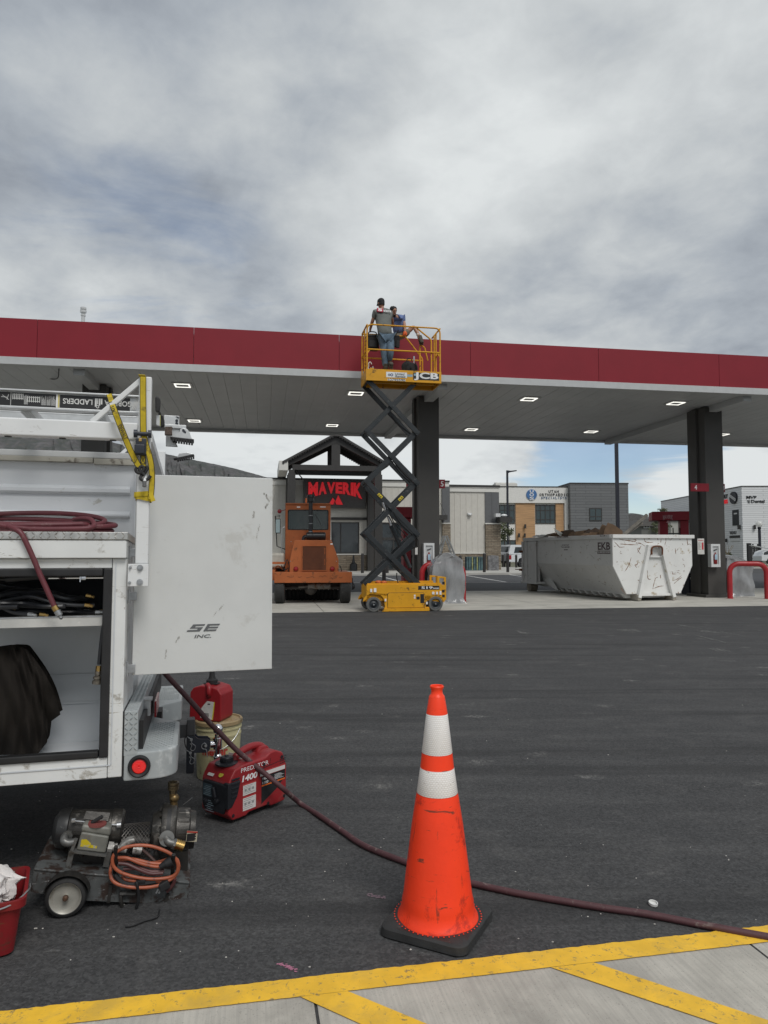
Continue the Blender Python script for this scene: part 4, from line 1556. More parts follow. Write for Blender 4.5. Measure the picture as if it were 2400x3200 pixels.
for xx in (cx0, cx1 - .04):
 q.box(xx, xx + .04, yc0 + .201, yc0 + 1.299, zc0, zc0 + .5)
q.build('cab', ORG, swp)
q = MB()
q.box(wa[0] + .002, wb[0] - .002, yc0 + .015, yc0 + .02, wb[1] + .003, wa[1] - .003)
q.build('rear_window', mat('tinted cab glass', (.03, .05, .045), .05, spec=1.0, alpha=.55, var=.1), swp)
fr_ = [(wa[0], wa[1]), (wb[0], wa[1]), (wb[0], wb[1]), (wa[0], wb[1])]
q = MB()
q.tube(corner_path([(wa[0] + .2, yc0 - .002, wa[1]), (wb[0], yc0 - .002, wa[1]), (wb[0], yc0 - .002, wb[1]), (wa[0], yc0 - .002, wb[1]), (wa[0], yc0 - .002, wa[1]), (wa[0] + .21, yc0 - .002, wa[1])], .05), .011, 8)
q.build('window_seal', BLACK, swp)
q = MB()
for xx in (cx0 + .015, cx1 - .02):
 q.box(xx, xx + .005, yc0 + .201, yc0 + 1.299, zc0 + .5, zc1 - .002)
q.box(cx0 + .05, cx1 - .05, yc0 + 1.35, yc0 + 1.355, zc0 + .6, zc1 - .002)
q.build('side_window', MATS['tinted cab glass'], swp)
q = MB()
q.box((cx0 + cx1) / 2 - .22, (cx0 + cx1) / 2 + .22, yc0 + .5, yc0 + .62, zc0 + .2, zc0 + 1.0, .05)
q.build('seat', BLACK, swp)
q = MB()
m0, m1 = S(430, 850, yc0), S(480, 945, yc0)
q.bar((m0[0], yc0 - .015, m0[1]), (m1[0], yc0 - .015, m1[1]), .008, .012)
m0, m1 = S(300, 880, yc0), S(245, 970, yc0)
q.bar((m0[0], yc0 + .6, m0[1]), (m1[0], yc0 + .6, m1[1]), .012, .012)
q.build('wiper', BLACK, swp)
ye_ = .75
BLK = mat('black enamel', (.012, .013, .015), .35, var=.2, vs=6, spec=.5)
q = MB()
t0, t1 = S(388, 1060, ye_), S(388, 715, ye_)
q.cyl((t0[0], ye_, t0[1]), (t0[0], ye_, t1[1]), .055, n=18)
q.lathe([(.07, 0), (.09, .02), (.09, .13), (.11, .15), (.10, .19), (.06, .22), (.001, .23)], 20, TR(t0[0], ye_, t1[1] - .1))
e_ = S(335, 1045, ye_)
q.tube(spline([(t0[0], ye_, t0[1] + .1), (t0[0] - .05, ye_, t0[1] + .04), (e_[0], ye_, e_[1]), (e_[0] - .03, ye_, e_[1] - .14)], 5), .052, 14)
q.build('exhaust_stack', BLK, swp)
q = MB()
for yy in (860, 930, 1000):
 z_ = S(388, yy, ye_)[1]
 q.cyl((t0[0], ye_, z_ - .008), (t0[0], ye_, z_ + .008), .059, n=18)
q.build('clamp', STEEL, swp)
q = MB()
m0, m1 = S(352, 1040, ye_), S(520, 1040, ye_)
q.lathe([(.10, 0), (.115, .02), (.115, (m1[0] - m0[0]) * .3), (.120, (m1[0] - m0[0]) * .31), (.120, (m1[0] - m0[0]) * .34), (.115, (m1[0] - m0[0]) * .35), (.115, m1[0] - m0[0] - .02), (.09, m1[0] - m0[0])], 22, TR(m0[0], ye_ + .02, m0[1]) @ rotm('Y', 90))
q.build('air_cleaner', BLK, swp)
q = MB()
m0 = S(352, 735, ye_)
q.box(m0[0] - .03, m0[0] + .02, ye_ - .06, ye_ + .0, m0[1] - .05, m0[1] + .08, .01)
q.build('marker_lamp', ORF, swp)
m0 = S(120, 823, yc0 + .4)
q = MB()
q.lathe([(.001, -.04), (.05, -.03), (.062, 0), (.05, .03), (.001, .04)], 18, TR(m0[0], yc0 + .4, m0[1]) @ rotm('X', 90), cap=False)
q.bar((m0[0], yc0 + .4, m0[1]), (cx0, yc0 + .4, m0[1] + .05), .02, .02)
q.build('marker_lamp', RLENS, swp)
m0, m1 = S(85, 893, yc0 + .8), S(125, 1008, yc0 + .8)
q = MB()
q.box(m0[0], m1[0] + .01, yc0 + .8, yc0 + .85, m1[1] - .02, m0[1] + .02, .02)
q.tube([(m1[0], yc0 + .83, m0[1] + .1), (m0[0], yc0 + .83, m0[1] + .1), (m0[0] + .05, yc0 + .83, m1[1] - .4), (cx0, yc0 + .83, m1[1] - .5)], .015, 6)
mi_ = q.build('mirror', BLACK, swp)
q = MB()
q.box(m0[0] + .015, m1[0] - .005, yc0 + .795, yc0 + .799, m1[1], m0[1])
q.build('mirror_glass', mat('mirror glass', (.45, .52, .50), .08, metal=.9, var=.03), mi_)
q = MB()
m0, m1 = S(148, 965, yc0), S(140, 1200, yc0)
q.tube([(m0[0] + .05, yc0 - .02, m0[1] + .02), (m0[0] - .02, yc0 - .05, m0[1] - .02), (m1[0], yc0 - .05, m1[1]), (m1[0] + .04, yc0 - .02, m1[1] - .03)], .012, 8)
q.build('grab_rail', STEEL, swp)
q = MB()
m0 = S(120, 1230, .9)
q.box(m0[0] - .25, m0[0] + .14, .75, 1.5, bz1 + .08, m0[1] + .15, .08, 3)
q.build('water_tank', mat('off white tank', (.50, .48, .42), .6), swp)
q = MB()
m0 = S(70, 1270, .35)
q.box(bx0 - .3, bx0 + .45, .36, .40, m0[1] - .03, m0[1] + .03)
q.box(bx0 - .3, bx0 - .26, .36, .40, bz1, m0[1])
q.tube(spline([(bx0 - .1, .5, bz1), (bx0 + .05, .5, bz1 + .15), (bx0 + .2, .5, bz1 + .05)], 5), .02, 7)
q.build('side_frame', ORG, swp)
q = MB()
q.box(bx0 - .4, bx0 + .15, 1.5, 2.8, bz0, bz1 + .5, .03)
q.build('engine_bay', BLK, swp)
RUSTM = mat('dull grey steel', (.17, .155, .14), .6, metal=.4, var=.3, vs=8, dirt=((.10, .05, .02), .4, 7))
q = MB()
m0, m1 = S(365, 1475, .1), S(560, 1475, .1)
q.cyl((m0[0], .15, m0[1] + .01), (m1[0], .15, m0[1] + .01), .085, n=18)
q.tube([(m0[0], .15, m0[1]), (m0[0] - .25, .15, m0[1] - .01)], .03, 10)
q.cyl((m0[0], .15, m0[1] + .01), (m0[0] + .03, .15, m0[1] + .01), .09, n=18)
q.build('muffler', RUSTM, swp)
q = MB()
zax = .42
xwl, xwr = S(118, 1500, .1)[0], S(690, 1500, .1)[0]
q.cyl((xwl, .25, zax), (xwr, .25, zax), .05, n=12)
q.ball(((xwl + xwr) / 2 - .05, .25, zax - .03), .17, 10)
q.box(xwl + .1, xwr - .1, .5, .56, zax - .05, zax + .15)
q.build('axle', mat('oily axle', (.035, .03, .026), .6, var=.3), swp)
TY = mat('tyre rubber', (.035, .035, .034), .8, var=.2, vs=9, dirt=((.12, .11, .10), .3, 6), bump=.002, bs=40)
for (xa, xb, yb_) in ((75, 163, 1626), (642, 735, 1612)):
 m0, m1 = S(xa, yb_, .0), S(xb, yb_, .0)
 wr = .37
 Lw = TR(m0[0], .25, wr) @ rotm('Y', 90)
 wd = m1[0] - m0[0]
 q = MB()
 q.lathe([(.2, .02), (wr - .06, 0), (wr - .015, .03), (wr, .07), (wr, wd - .07), (wr - .015, wd - .03), (wr - .06, wd), (.2, wd - .02)], 40, Lw, cap=False)
 for k in range(40):
  for s_ in range(4):
   A_ = Lw @ rotm('Z', k * 9 + s_ * 4.5)
   q.box(wr - .004, wr + .008, -.021, .021, wd * (.12 + .2 * s_), wd * (.28 + .2 * s_), L=A_)
 wo = q.build('wheel', TY, swp)
 q = MB()
 q.lathe([(.001, .07), (.1, .06), (.19, .05), (.205, .02), (.205, wd - .02), (.19, wd - .05), (.001, wd - .06)], 30, Lw, cap=False)
 q.build('rim', ORG, wo)
q = MB()
m0, m1 = S(165, 1560, 1.5), S(640, 1560, 1.5)
Lb = TR(m0[0], 1.5, .36) @ rotm('Y', 90)
q.lathe([(.001, 0), (.34, 0), (.35, .02), (.35, m1[0] - m0[0] - .02), (.34, m1[0] - m0[0]), (.001, m1[0] - m0[0])], 30, Lb, cap=False)
for k in range(14):
 xx = (m1[0] - m0[0]) * (k + .5) / 14
 q.lathe([(.34, xx - .035), (.38, xx - .02), (.38, xx + .02), (.34, xx + .035)], 30, Lb, cap=False)
q.build('brush', mat('black bristles', (.02, .02, .02), .9, var=.5, vs=30, bump=.01, bs=60), swp)
q = MB()
for k in range(12):
 xx = m0[0] + (m1[0] - m0[0]) * (k + .5) / 12
 q.ball((xx, 1.11, .32), .014, 5)
q.build('bristle_clip', STEEL, swp)
q = MB()
m0 = S(755, 1480, .1)
q.tube(spline([(bx1, .1, bz0 + .05), (m0[0] + .02, .1, bz0 - .05), (m0[0] + .04, .1, m0[1] - .02), (m0[0] - .04, .1, m0[1] - .06)], 5), .014, 7)
q.ball((m0[0] + .03, .1, m0[1]), .035, 6)
q.tube([(m0[0] - .02, .05, m0[1] - .05), (m0[0] - .02, .05, m0[1] + .25)], .012, 6)
q.build('side_linkage', BLK, swp)
random.seed(6)
q = MB()
for k in range(9):
 x = bx0 + .3 + k * .17 + random.uniform(-.05, .05)
 z = (bz0 + bz1) / 2 + random.uniform(-.04, .04)
 q.tube(spline([(x, -.122, z), (x + .04, -.123, z + random.uniform(-.04, .04)), (x + .09, -.122, z + random.uniform(-.03, .03))], 4), .004, 4)
q.build('scratches', mat('dark scratches', (.06, .03, .02), .8), swp)
q = MB()
for a, b in ((220, 1085), (612, 1255), (215, 1255), (225, 1370), (618, 1370), (565, 1085)):
 c = S(a, b, 0)
 q.cyl((c[0], -.012, c[1]), (c[0], .002, c[1]), .012, n=6)
q.each('bolt', STEEL, swp)
q = MB()
for pts in ([(165, 1300), (185, 1240), (205, 1300), (195, 1345)], [(135, 1290), (160, 1330), (200, 1310)], [(640, 1290), (655, 1330), (640, 1380)], [(300, 1480), (330, 1462), (365, 1470)]):
 q.tube(spline([(S(a, b, .3)[0], .3, S(a, b, .3)[1]) for a, b in pts], 5), .012, 6)
q.build('hydraulic_hose', BLK, swp)
q = MB()
for a, b, c, d in ((270, 782, 300, 792), (470, 782, 520, 790), (560, 1100, 580, 1112)):
 m0, m1 = S(a, d, -.02 if b > 1000 else yc0), S(c, b, -.02 if b > 1000 else yc0)
 yy = -.003 if b > 1000 else yc0 - .002
 q.box(m0[0], m1[0], yy, yy + .002, m0[1], m1[1])
q.each('decal', MATS['white lettering'], swp)
q = MB()
q.box(cx0 + .06, cx0 + .10, yc0 + 1.28, yc0 + 1.3, zc0 + .6, zc1 - .01)
q.box(cx1 - .10, cx1 - .06, yc0 + 1.28, yc0 + 1.3, zc0 + .6, zc1 - .01)
q.tube([((cx0 + cx1) / 2, yc0 + 1.0, zc0 + .4), ((cx0 + cx1) / 2, yc0 + .9, zc0 + .95)], .03, 8)
q.lathe([(.17, 0), (.19, .012), (.17, .024)], 20, TR((cx0 + cx1) / 2, yc0 + .88, zc0 + .97) @ rotm('X', 30), cap=False)
q.build('steering_column', BLK, swp)
# ================================================================ roll-off dumpster
dc = G(1995, 1881)
MD = None
top = 1.875
d1 = G(1914, 1668.5, top)
d2 = G(2161, 1668, top)
d3 = G(1634, 1680, top)
ax = (d2 - d1).normalized()
print('dumpster', d1, d2, d3, (d2 - d1).length, (d3 - d1).length, math.degrees(math.atan2(ax.y, ax.x)), math.degrees(math.atan2((d3 - d1).y, (d3 - d1).x)))
angd = 14.8
MD = TR(d1.x, d1.y, 0) @ rotm('Z', angd)
DF = Fr(MD)
DW = DF.y(2161, 1668, 0).x
DL = DF.x(1634, 1680, -.05).y
print('dumpster', DW, DL)
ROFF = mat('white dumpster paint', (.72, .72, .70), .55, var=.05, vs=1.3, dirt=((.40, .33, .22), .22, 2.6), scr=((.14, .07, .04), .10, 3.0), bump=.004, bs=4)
ROFS = mat('shaded white dumpster side paint', (.44, .44, .43), .5, var=.06, vs=1.2, dirt=((.24, .20, .16), .18, 5), scr=((.10, .09, .08), .06, 2.5), bump=.006, bs=3)  # side shade put into the colour; the lit end has the whiter paint
def z4(x, y):
 return 1600 + x / 2.765, 1500 + y / 2.765
dmp = thing('dumpster', 'big scratched white roll-off dumpster heaped with cardboard under the canopy', 'dumpster', MD)
def D(x, y, yl=0.0):
 return DF.xz(*z4(x, y), yl)
zmid = D(875, 742)[1]
zbot = D(990, 985)[1]
ztop = D(865, 470)[1]
xin = D(990, 985)[0]
xin2 = D(1430, 990)[0]
xmid = DW - .02
prof = [(0, ztop), (0, zmid), (xin, zbot), (DW - (xin), zbot), (DW, zmid), (DW, ztop)]
t_ = .03
q = MB()
q.prism(prof, 0, .04, 'xz')
q.box(-.02, DW + .06, -.05, .06, ztop - .10, ztop, .008)
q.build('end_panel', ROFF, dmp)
q = MB()
sl = .9
for s_ in (0, 1):
 def mx(x):
  return x if s_ == 0 else DW - x
 x_a, x_b = mx(0), mx(.03)
 q.box(min(x_a, x_b), max(x_a, x_b), .041, DL, zmid, ztop - .1)
 q.prism([(mx(.0), zmid - .001), (mx(xin), zbot), (mx(xin + .03), zbot), (mx(.03), zmid - .001)], .041, DL, 'xz')
 x_a, x_b = mx(-.05), mx(.05)
 q.box(min(x_a, x_b), max(x_a, x_b), .061, DL, ztop - .12, ztop - .001, .01)
q.box(xin, DW - xin, .041, DL - .5, zbot - .02, zbot + .02)
q.box(0, DW, DL - .04, DL, .35, ztop - .05)
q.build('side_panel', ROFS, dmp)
q = MB()
for s_ in (0, 1):
 x_a = -.06 if s_ == 0 else DW - .10
 for yy in (DL - .98, DL - .30, DL - .02):
  q.box(x_a, x_a + .16, yy, yy + .14, .34, ztop - .13, .01)
 x_b = -.03 if s_ == 0 else DW - .03
 q.prism([(DL - .98, .34), (DL + .1, .34), (DL + .1, ztop - .14), (DL - .98, ztop - .14)], x_b, x_b + .06, 'yz')
 q.prism([(DL - 1.9, zbot - .1), (DL - .9, .36), (DL - .9, zmid)], x_b + .03 + (.25 if s_ == 0 else -.25), x_b + .06 + (.25 if s_ == 0 else -.25), 'yz')
q.box(-.08, DW + .08, DL - 1.0, DL + .14, .28, .36, .01)
q.build('rear_frame', ROFS, dmp)
q = MB()
n_ = 11
for k in range(n_):
 yy = .25 + k * (DL - 1.6) / (n_ - 1)
 q.prism([(xin + .02, zbot - .02), (DW - xin - .02, zbot - .02), (DW - xin - .12, zbot - .13), (xin + .12, zbot - .13)], yy, yy + .10, 'xz')
q.build('cross_member', ROFF, dmp)
xs1 = D(1085, 1040)[0]
xs2 = D(1385, 1035)[0]
for x_ in (xs1, xs2):
 q = MB()
 q.box(x_ - .06, x_ + .06, -.10, DL - 1.2, .02, zbot - .02, .02)
 q.build('skid', mat('dirty skid steel', (.30, .28, .24), .7, var=.2, vs=3, dirt=((.16, .10, .06), .4, 6)), dmp)
zc_ = D(1200, 575)[1]
xa_, xb_ = D(1172, 575)[0], D(1282, 575)[0]
q = MB()
for (x0, x1) in ((xa_, xs1), (xb_, xs2)):
 q.bar((x0, -.05, zc_), (x1, -.07, .10), .10, .11, up=(0, 1, 0), bev=.008)
q.box(xa_ - .05, xb_ + .05, -.11, -.005, zc_ - .02, zc_ + .05, .01)
q.box(xa_, xb_, -.06, -.01, D(1230, 662)[1] - .02, D(1230, 662)[1] + .02)
q.box(xs1, xs2, -.06, -.01, zbot - .06, zbot + .01)
q.build('pull_frame', ROFF, dmp)
RUST = mat('rust', (.13, .045, .018), .9, var=.45, vs=30, bump=.003, bs=60)
q = MB()
z_h = zc_ - .01
pts = [(xa_ + .04, -.12, z_h - .22), (xa_ + .05, -.14, z_h - .02), ((xa_ + xb_) / 2, -.16, z_h + .02), (xb_ - .05, -.14, z_h - .02), (xb_ - .03, -.12, z_h - .22)]
q.tube(spline(pts, 6), .022, 10)
q.build('lifting_hook', RUST, dmp)
random.seed(17)
q = MB()
def scrape(pts, w0=.012, lay=-.0015):
 sp_ = spline([(D(a_, b_)[0], lay, D(a_, b_)[1]) for a_, b_ in pts], 5)
 n1_ = len(sp_)
 L_, R_ = [], []
 for i_, p_ in enumerate(sp_):
  t1 = (sp_[min(i_ + 1, n1_ - 1)] - sp_[max(i_ - 1, 0)]).normalized()
  nrm_ = V((-t1.z, 0, t1.x))
  ww = w0 * (.35 + random.random()) * (math.sin(math.pi * (i_ + .6) / (n1_ + .2)) ** .5)
  L_.append(tuple(p_ + nrm_ * ww))
  R_.append(tuple(p_ - nrm_ * ww))
 q.add(L_ + R_, [(i_, i_ + 1, n1_ + i_ + 1, n1_ + i_) for i_ in range(n1_ - 1)])
for pts in ([(925, 512), (1000, 522), (1068, 516), (1060, 530), (1000, 528)], [(932, 552), (1010, 558), (1090, 560)], [(1068, 545), (1110, 548), (1148, 572)], [(885, 535), (910, 560), (930, 580), (975, 578)],
   [(1115, 570), (1100, 600), (1085, 628)], [(1030, 668), (1015, 720), (995, 760), (975, 790)], [(1095, 690), (1080, 730), (1062, 735), (1080, 760)], [(1320, 490), (1330, 520), (1320, 560)],
   [(1288, 510), (1285, 540)], [(1310, 500), (1340, 505)], [(1140, 500), (1150, 530), (1180, 540), (1220, 538)], [(1410, 590), (1415, 640)], [(1390, 790), (1385, 810), (1420, 812)], [(1170, 780), (1175, 850), (1200, 858)],
   [(1215, 945), (1225, 900), (1240, 850), (1260, 840)], [(1220, 940), (1270, 920), (1310, 915)], [(1360, 870), (1420, 860), (1465, 825)], [(1400, 895), (1440, 860), (1468, 840)], [(1510, 500), (1518, 560)], [(1255, 500), (1262, 520)],
   [(940, 930), (960, 960), (985, 990)], [(1105, 585), (1085, 600), (1110, 640)], [(1435, 965), (1440, 985)], [(1282, 820), (1284, 850)], [(1100, 500), (1110, 498)], [(1190, 660), (1296, 661)], [(1260, 580), (1290, 610), (1296, 660)], [(1205, 590), (1195, 660)]):
 scrape(pts, .011)
for k in range(26):
 x_, y_ = random.uniform(885, 1520), random.choice([random.uniform(480, 640), random.uniform(480, 980)])
 if 1120 < x_ < 1420 and y_ > 600:
  continue
 a_ = random.uniform(0, 6.28)
 l_ = random.uniform(4, 22)
 scrape([(x_, y_), (x_ + l_ * math.cos(a_), y_ + l_ * math.sin(a_)), (x_ + l_ * 1.6 * math.cos(a_ + .5), y_ + l_ * 1.6 * math.sin(a_ + .5))], random.uniform(.003, .012))
q.build('rust_marks', mat('rust stains', (.20, .105, .06), .9, var=.5, vs=30), dmp)
q = MB()
SMUDGE = mat('dark scuffs', (.09, .075, .065), .8, var=.3, vs=20)
for k in range(26):
 py_, pz_ = random.uniform(.3, DL - 1.4), random.uniform(zbot + .1, ztop - .2)
 a_ = random.uniform(-.6, .6) + random.choice([0, 0, 1.2])
 l_ = random.uniform(.04, .22)
 up_ = pz_ > zmid + .02
 dy_, dz_ = math.cos(a_) * l_, math.sin(a_) * l_
 def onside(y_, z_):
  if z_ >= zmid:
   return (-.0015, y_, z_)
  return (xin * (zmid - z_) / (zmid - zbot) - .003, y_, z_)
 w_ = random.uniform(.003, .009)
 if (pz_ > zmid) != (pz_ + dz_ > zmid):
  continue
 q.quad(onside(py_, pz_ - w_), onside(py_ + dy_, pz_ + dz_ - w_ * .3), onside(py_ + dy_, pz_ + dz_ + w_ * .3), onside(py_, pz_ + w_))
q.build('side_scuffs', SMUDGE, dmp)
LS = rotm('Z', -90)                       # text local: x -> -y, facing -x
q = MB()
def side_text(m, s_, xa, xb, ya, yb_, bold=.0):
 """photo zoom pixels on the side face x=0"""
 p_a = DF.x(*z4(xa, yb_), 0)
 p_b = DF.x(*z4(xb, ya), 0)
 m.text(s_, -p_a.y, -p_b.y, p_a.z, p_b.z, 0, .003, bold, L=rotm('Z', -90))
side_text(q, 'EKB', 742, 848, 537, 604, .045)
side_text(q, 'ROLL OFF SERVICES', 738, 850, 620, 630, .01)
side_text(q, 'DO NOT PLAY', 432, 492, 557, 568, .02)
side_text(q, 'IN OR AROUND', 430, 498, 574, 586, .02)
side_text(q, 'CAUTION', 448, 480, 596, 608, .02)
p_a, p_b = DF.x(*z4(738, 616), 0), DF.x(*z4(850, 611), 0)
q.box(-.004, -.001, p_b.y, p_a.y, p_a.z, p_b.z)
p_a, p_b = DF.x(*z4(738, 638), 0), DF.x(*z4(850, 633), 0)
q.box(-.004, -.001, p_b.y, p_a.y, p_a.z, p_b.z)
q.M = TR(-.051, 0, 0)
side_text(q, 'DO NOT OVERFILL', 402, 502, 482, 500, .03)
side_text(q, 'E-14', 778, 818, 474, 490, .02)
q.build('lettering', mat('dark brown lettering', (.05, .03, .03), .7), dmp)
for x_ in (.12, DW - .12):
 q = MB()
 q.cyl((x_ - .13, DL - .35, .17), (x_ + .13, DL - .35, .17), .17, n=24)
 wo = q.build('roller_wheel', mat('muddy steel', (.15, .13, .10), .8, var=.3, vs=6), dmp)
q = MB()
p_ = DF.x(*z4(100, 845), -.02)
q.box(-.12, -.04, DL + .05, DL + .2, .70, .78, .01)
q.bar((-.08, DL + .1, .74), (-.30, DL + .12, .76), .03, .03)
q.box(-.14, -.055, DL + .02, DL + .16, 1.35, 1.42)
q.build('latch', RUST, dmp)
CARD = mat('brown cardboard', (.135, .085, .05), .85, var=.15, vs=5)
CARD2 = mat('dark cardboard', (.075, .05, .035), .9, var=.2, vs=5)
def sheetbox(name, m, pts, yv, th_, label, cat, group=None, tilt=0):
 ps = [D(a_, b_, yv) for a_, b_ in pts]
 cx_ = sum(p[0] for p in ps) / len(ps)
 cz_ = min(p[1] for p in ps)
 q_ = MB()
 P_ = [(p[0] - cx_, p[1] - cz_) for p in ps]
 q_.prism(P_, -th_ / 2, -th_ / 2 + .015, 'xz')
 q_.prism([(x * .93 + .02, z * .9) for x, z in P_], th_ / 2, th_ / 2 + .015, 'xz')
 q_.prism([(x * .9, z * .8 - .02) for x, z in P_], -th_ / 2 + .02, th_ / 2 - .02, 'xz')
 return tag(q_.build(name, m, M=MD @ TR(cx_, yv, cz_) @ rotm('Z', tilt)), label, cat, group)
gb = 'cardboard piled in the dumpster'
sheetbox('cardboard_box', CARD, [(762, 480), (768, 440), (800, 370), (850, 388), (925, 440), (928, 480)], 1.0, .35, 'tallest brown cardboard flap near the front end of the dumpster', 'cardboard', gb)
sheetbox('cardboard_box', CARD2, [(640, 480), (645, 440), (690, 412), (745, 445), (755, 480)], 1.9, .4, 'folded cardboard peak, second from the tallest flap in the dumpster', 'cardboard', gb)
sheetbox('cardboard_box', CARD, [(500, 480), (530, 445), (610, 434), (612, 460), (600, 480)], 2.6, .4, 'flat brown carton lying in the middle of the dumpster heap', 'cardboard', gb)
sheetbox('cardboard_box', CARD2, [(405, 480), (440, 435), (510, 432), (525, 455), (520, 480)], 3.1, .3, 'dark carton between the pale sheet and the flat brown carton', 'cardboard', gb)
sheetbox('cardboard_box', CARD, [(290, 482), (330, 465), (400, 450), (420, 482)], 3.8, .5, 'low carton nearest the far end of the dumpster', 'cardboard', gb)
sheetbox('plastic_sheet', mat('crumpled pale sheet', (.5, .5, .48), .5, bump=.01, bs=10), [(185, 488), (230, 472), (290, 474), (300, 488)], 4.2, .4, 'crumpled pale plastic sheet at the far end of the dumpster heap', 'sheet')
sheetbox('white_board', mat('white board', (.62, .62, .58), .6), [(357, 412), (366, 418), (455, 470), (450, 480), (420, 480), (395, 460)], 3.0, .02, 'thin white board sticking up out of the dumpster heap', 'board')
sheetbox('cardboard_box', CARD, [(600, 478), (650, 452), (720, 455), (760, 478)], 1.5, .4, 'pale brown carton in front of the folded cardboard peak', 'cardboard', gb)
m0, m1 = D(950, 478, .8), D(1185, 300, .8)
q = MB(TR(m0[0], .8, m0[1]))
q.bar((-.1, 0, -.1), (m1[0] - m0[0], .1, m1[1] - m0[1]), .07, .085, bev=.006)
q.bar((-.05, .1, -.12), ((m1[0] - m0[0]) * .85, .14, (m1[1] - m0[1]) * .62), .06, .07, bev=.006)
tag(q.build('timber_plank', mat('grey weathered timber', (.20, .185, .16), .85, var=.25, vs=6), M=MD), 'grey timber plank leaning out of the right end of the dumpster', 'plank')
# ================================================================ shop and buildings behind
def z3(x, y):
 return 1300 + x / 3.318, 1350 + y / 3.318
def z5(x, y):
 return 2000 + x / 4.1475, 1450 + y / 4.1475
def coursed(name, c1, c2, mortar, w, h, msz, off=.5, plane='xz', rough=.85, bump=.02, var=.5):
 if name in MATS:
  return MATS[name]
 m = bpy.data.materials.new(name)
 m.use_nodes = True
 t = m.node_tree
 g = NG(t)
 p = t.nodes['Principled BSDF']
 co = g.n('ShaderNodeTexCoord').outputs['Object']
 s_ = g.n('ShaderNodeSeparateXYZ')
 g.put(s_.inputs[0], co)
 cb = g.n('ShaderNodeCombineXYZ')
 g.put(cb.inputs[0], g.math('ADD', s_.outputs[0], s_.outputs[1]))
 g.put(cb.inputs[1], s_.outputs[2])
 sc_ = g.vmath('SCALE', g.noise(co, 3, 2, out='Color'))
 sc_.node.inputs['Scale'].default_value = 0.05 if 'stone' in name else 0.0
 vec = g.vmath('ADD', cb.outputs[0], sc_)
 b = g.n('ShaderNodeTexBrick')
 b.offset = off
 g.put(b.inputs['Vector'], vec)
 b.inputs['Color1'].default_value = (*c1, 1)
 b.inputs['Color2'].default_value = (*c2, 1)
 b.inputs['Mortar'].default_value = (*mortar, 1)
 b.inputs['Scale'].default_value = 1
 b.inputs['Mortar Size'].default_value = msz
 b.inputs['Mortar Smooth'].default_value = .3
 b.inputs['Brick Width'].default_value = w
 b.inputs['Row Height'].default_value = h
 c = g.mix(g.mapr(g.noise(co, 2.5, 6, .6), .3, .7, 0, var), b.outputs['Color'], tuple(x * .6 for x in c1))
 g.put(p.inputs['Base Color'], c)
 p.inputs['Roughness'].default_value = rough
 bp_ = g.n('ShaderNodeBump')
 bp_.inputs['Distance'].default_value = bump
 g.put(bp_.inputs['Height'], g.math('ADD', g.math('MULTIPLY', b.outputs['Fac'], -1.0), g.math('MULTIPLY', g.noise(co, 14, 5), .4)))
 g.put(p.inputs['Normal'], bp_.outputs[0])
 MATS[name] = m
 return m
STONE = coursed('ledge stone veneer', (.22, .175, .125), (.34, .29, .22), (.10, .085, .07), .42, .115, .012, .37)
WSID = coursed('white plank cladding', (.74, .75, .76), (.68, .69, .70), (.36, .37, .38), 4.2, .30, .022, .3, bump=.01, var=.06, rough=.6)
GSID = coursed('grey plank cladding', (.14, .145, .15), (.165, .17, .175), (.06, .065, .07), 3.2, .34, .02, .4, bump=.01, var=.12, rough=.6)
CREAM = mat('cream board siding', (.56, .54, .49), .7, var=.04)
CREAM2 = mat('cream trim', (.66, .65, .61), .7, var=.03)
GRYP = mat('grey panel siding', (.115, .118, .122), .6, var=.05)
BRONZE = mat('dark bronze steel', (.040, .038, .036), .5, var=.1)
STUC = mat('white stucco', (.72, .71, .68), .85, var=.05)
WOODC = mat('warm timber cladding', (.47, .28, .14), .6, var=.2, vs=1.5, stretch=(.4, .4, 7))
REDL = mat('red sign letters', (.75, .02, .03), .35, var=.03, emit=((.8, .02, .03), .22))  # faint glow added to lift the letters out of the truss shade
def window(parent, x0, x1, z0, z1, y, nx, nz, fw=.06, m=None, gl=GLASS, depth=.10):
 q_ = MB()
 q_.box(x0, x1, y - depth, y, z1 - fw, z1)
 q_.box(x0, x1, y - depth, y, z0, z0 + fw)
 q_.box(x0, x0 + fw, y - depth, y, z0 + fw, z1 - fw)
 q_.box(x1 - fw, x1, y - depth, y, z0 + fw, z1 - fw)
 for i in range(1, nx):
  x = x0 + (x1 - x0) * i / nx
  q_.box(x - fw / 2, x + fw / 2, y - depth + .004, y, z0 + fw, z1 - fw)
 for zz in (nz if isinstance(nz, (list, tuple)) else [z0 + (z1 - z0) * j / nz for j in range(1, nz)]):
  q_.box(x0 + fw, x1 - fw, y - depth + .008, y, zz - fw / 2, zz + fw / 2)
 o = q_.build('window', m or BRONZE, parent)
 q_ = MB()
 q_.box(x0 + fw * .5, x1 - fw * .5, y - depth * .45, y - depth * .35, z0 + fw * .5, z1 - fw * .5)
 q_.build('pane', gl, o)
 return o
b0 = G(1100, 1790, .0)
MBF = TR(b0.x, b0.y, 0) @ rotm('Z', TH)
BF = Fr(MBF)
shop = thing('shop_building', 'single storey fuel station shop with gable entry, stone base and a big red lettered sign', 'shop', MBF)
def B2(x, y, yl=0.0):
 return BF.xz(*z2(x, y), yl)
def B3(x, y, yl=0.0):
 return BF.xz(*z3(x, y), yl)
ztop1 = B2(300, 537)[1]
zband = B2(300, 598)[1]
zst = B2(700, 1200)[1]
xL, xR1 = -16.0, B3(340, 600)[0]
xG0 = B3(265, 600)[0]
wx0, wx1 = B2(567, 900)[0], B2(810, 900)[0]
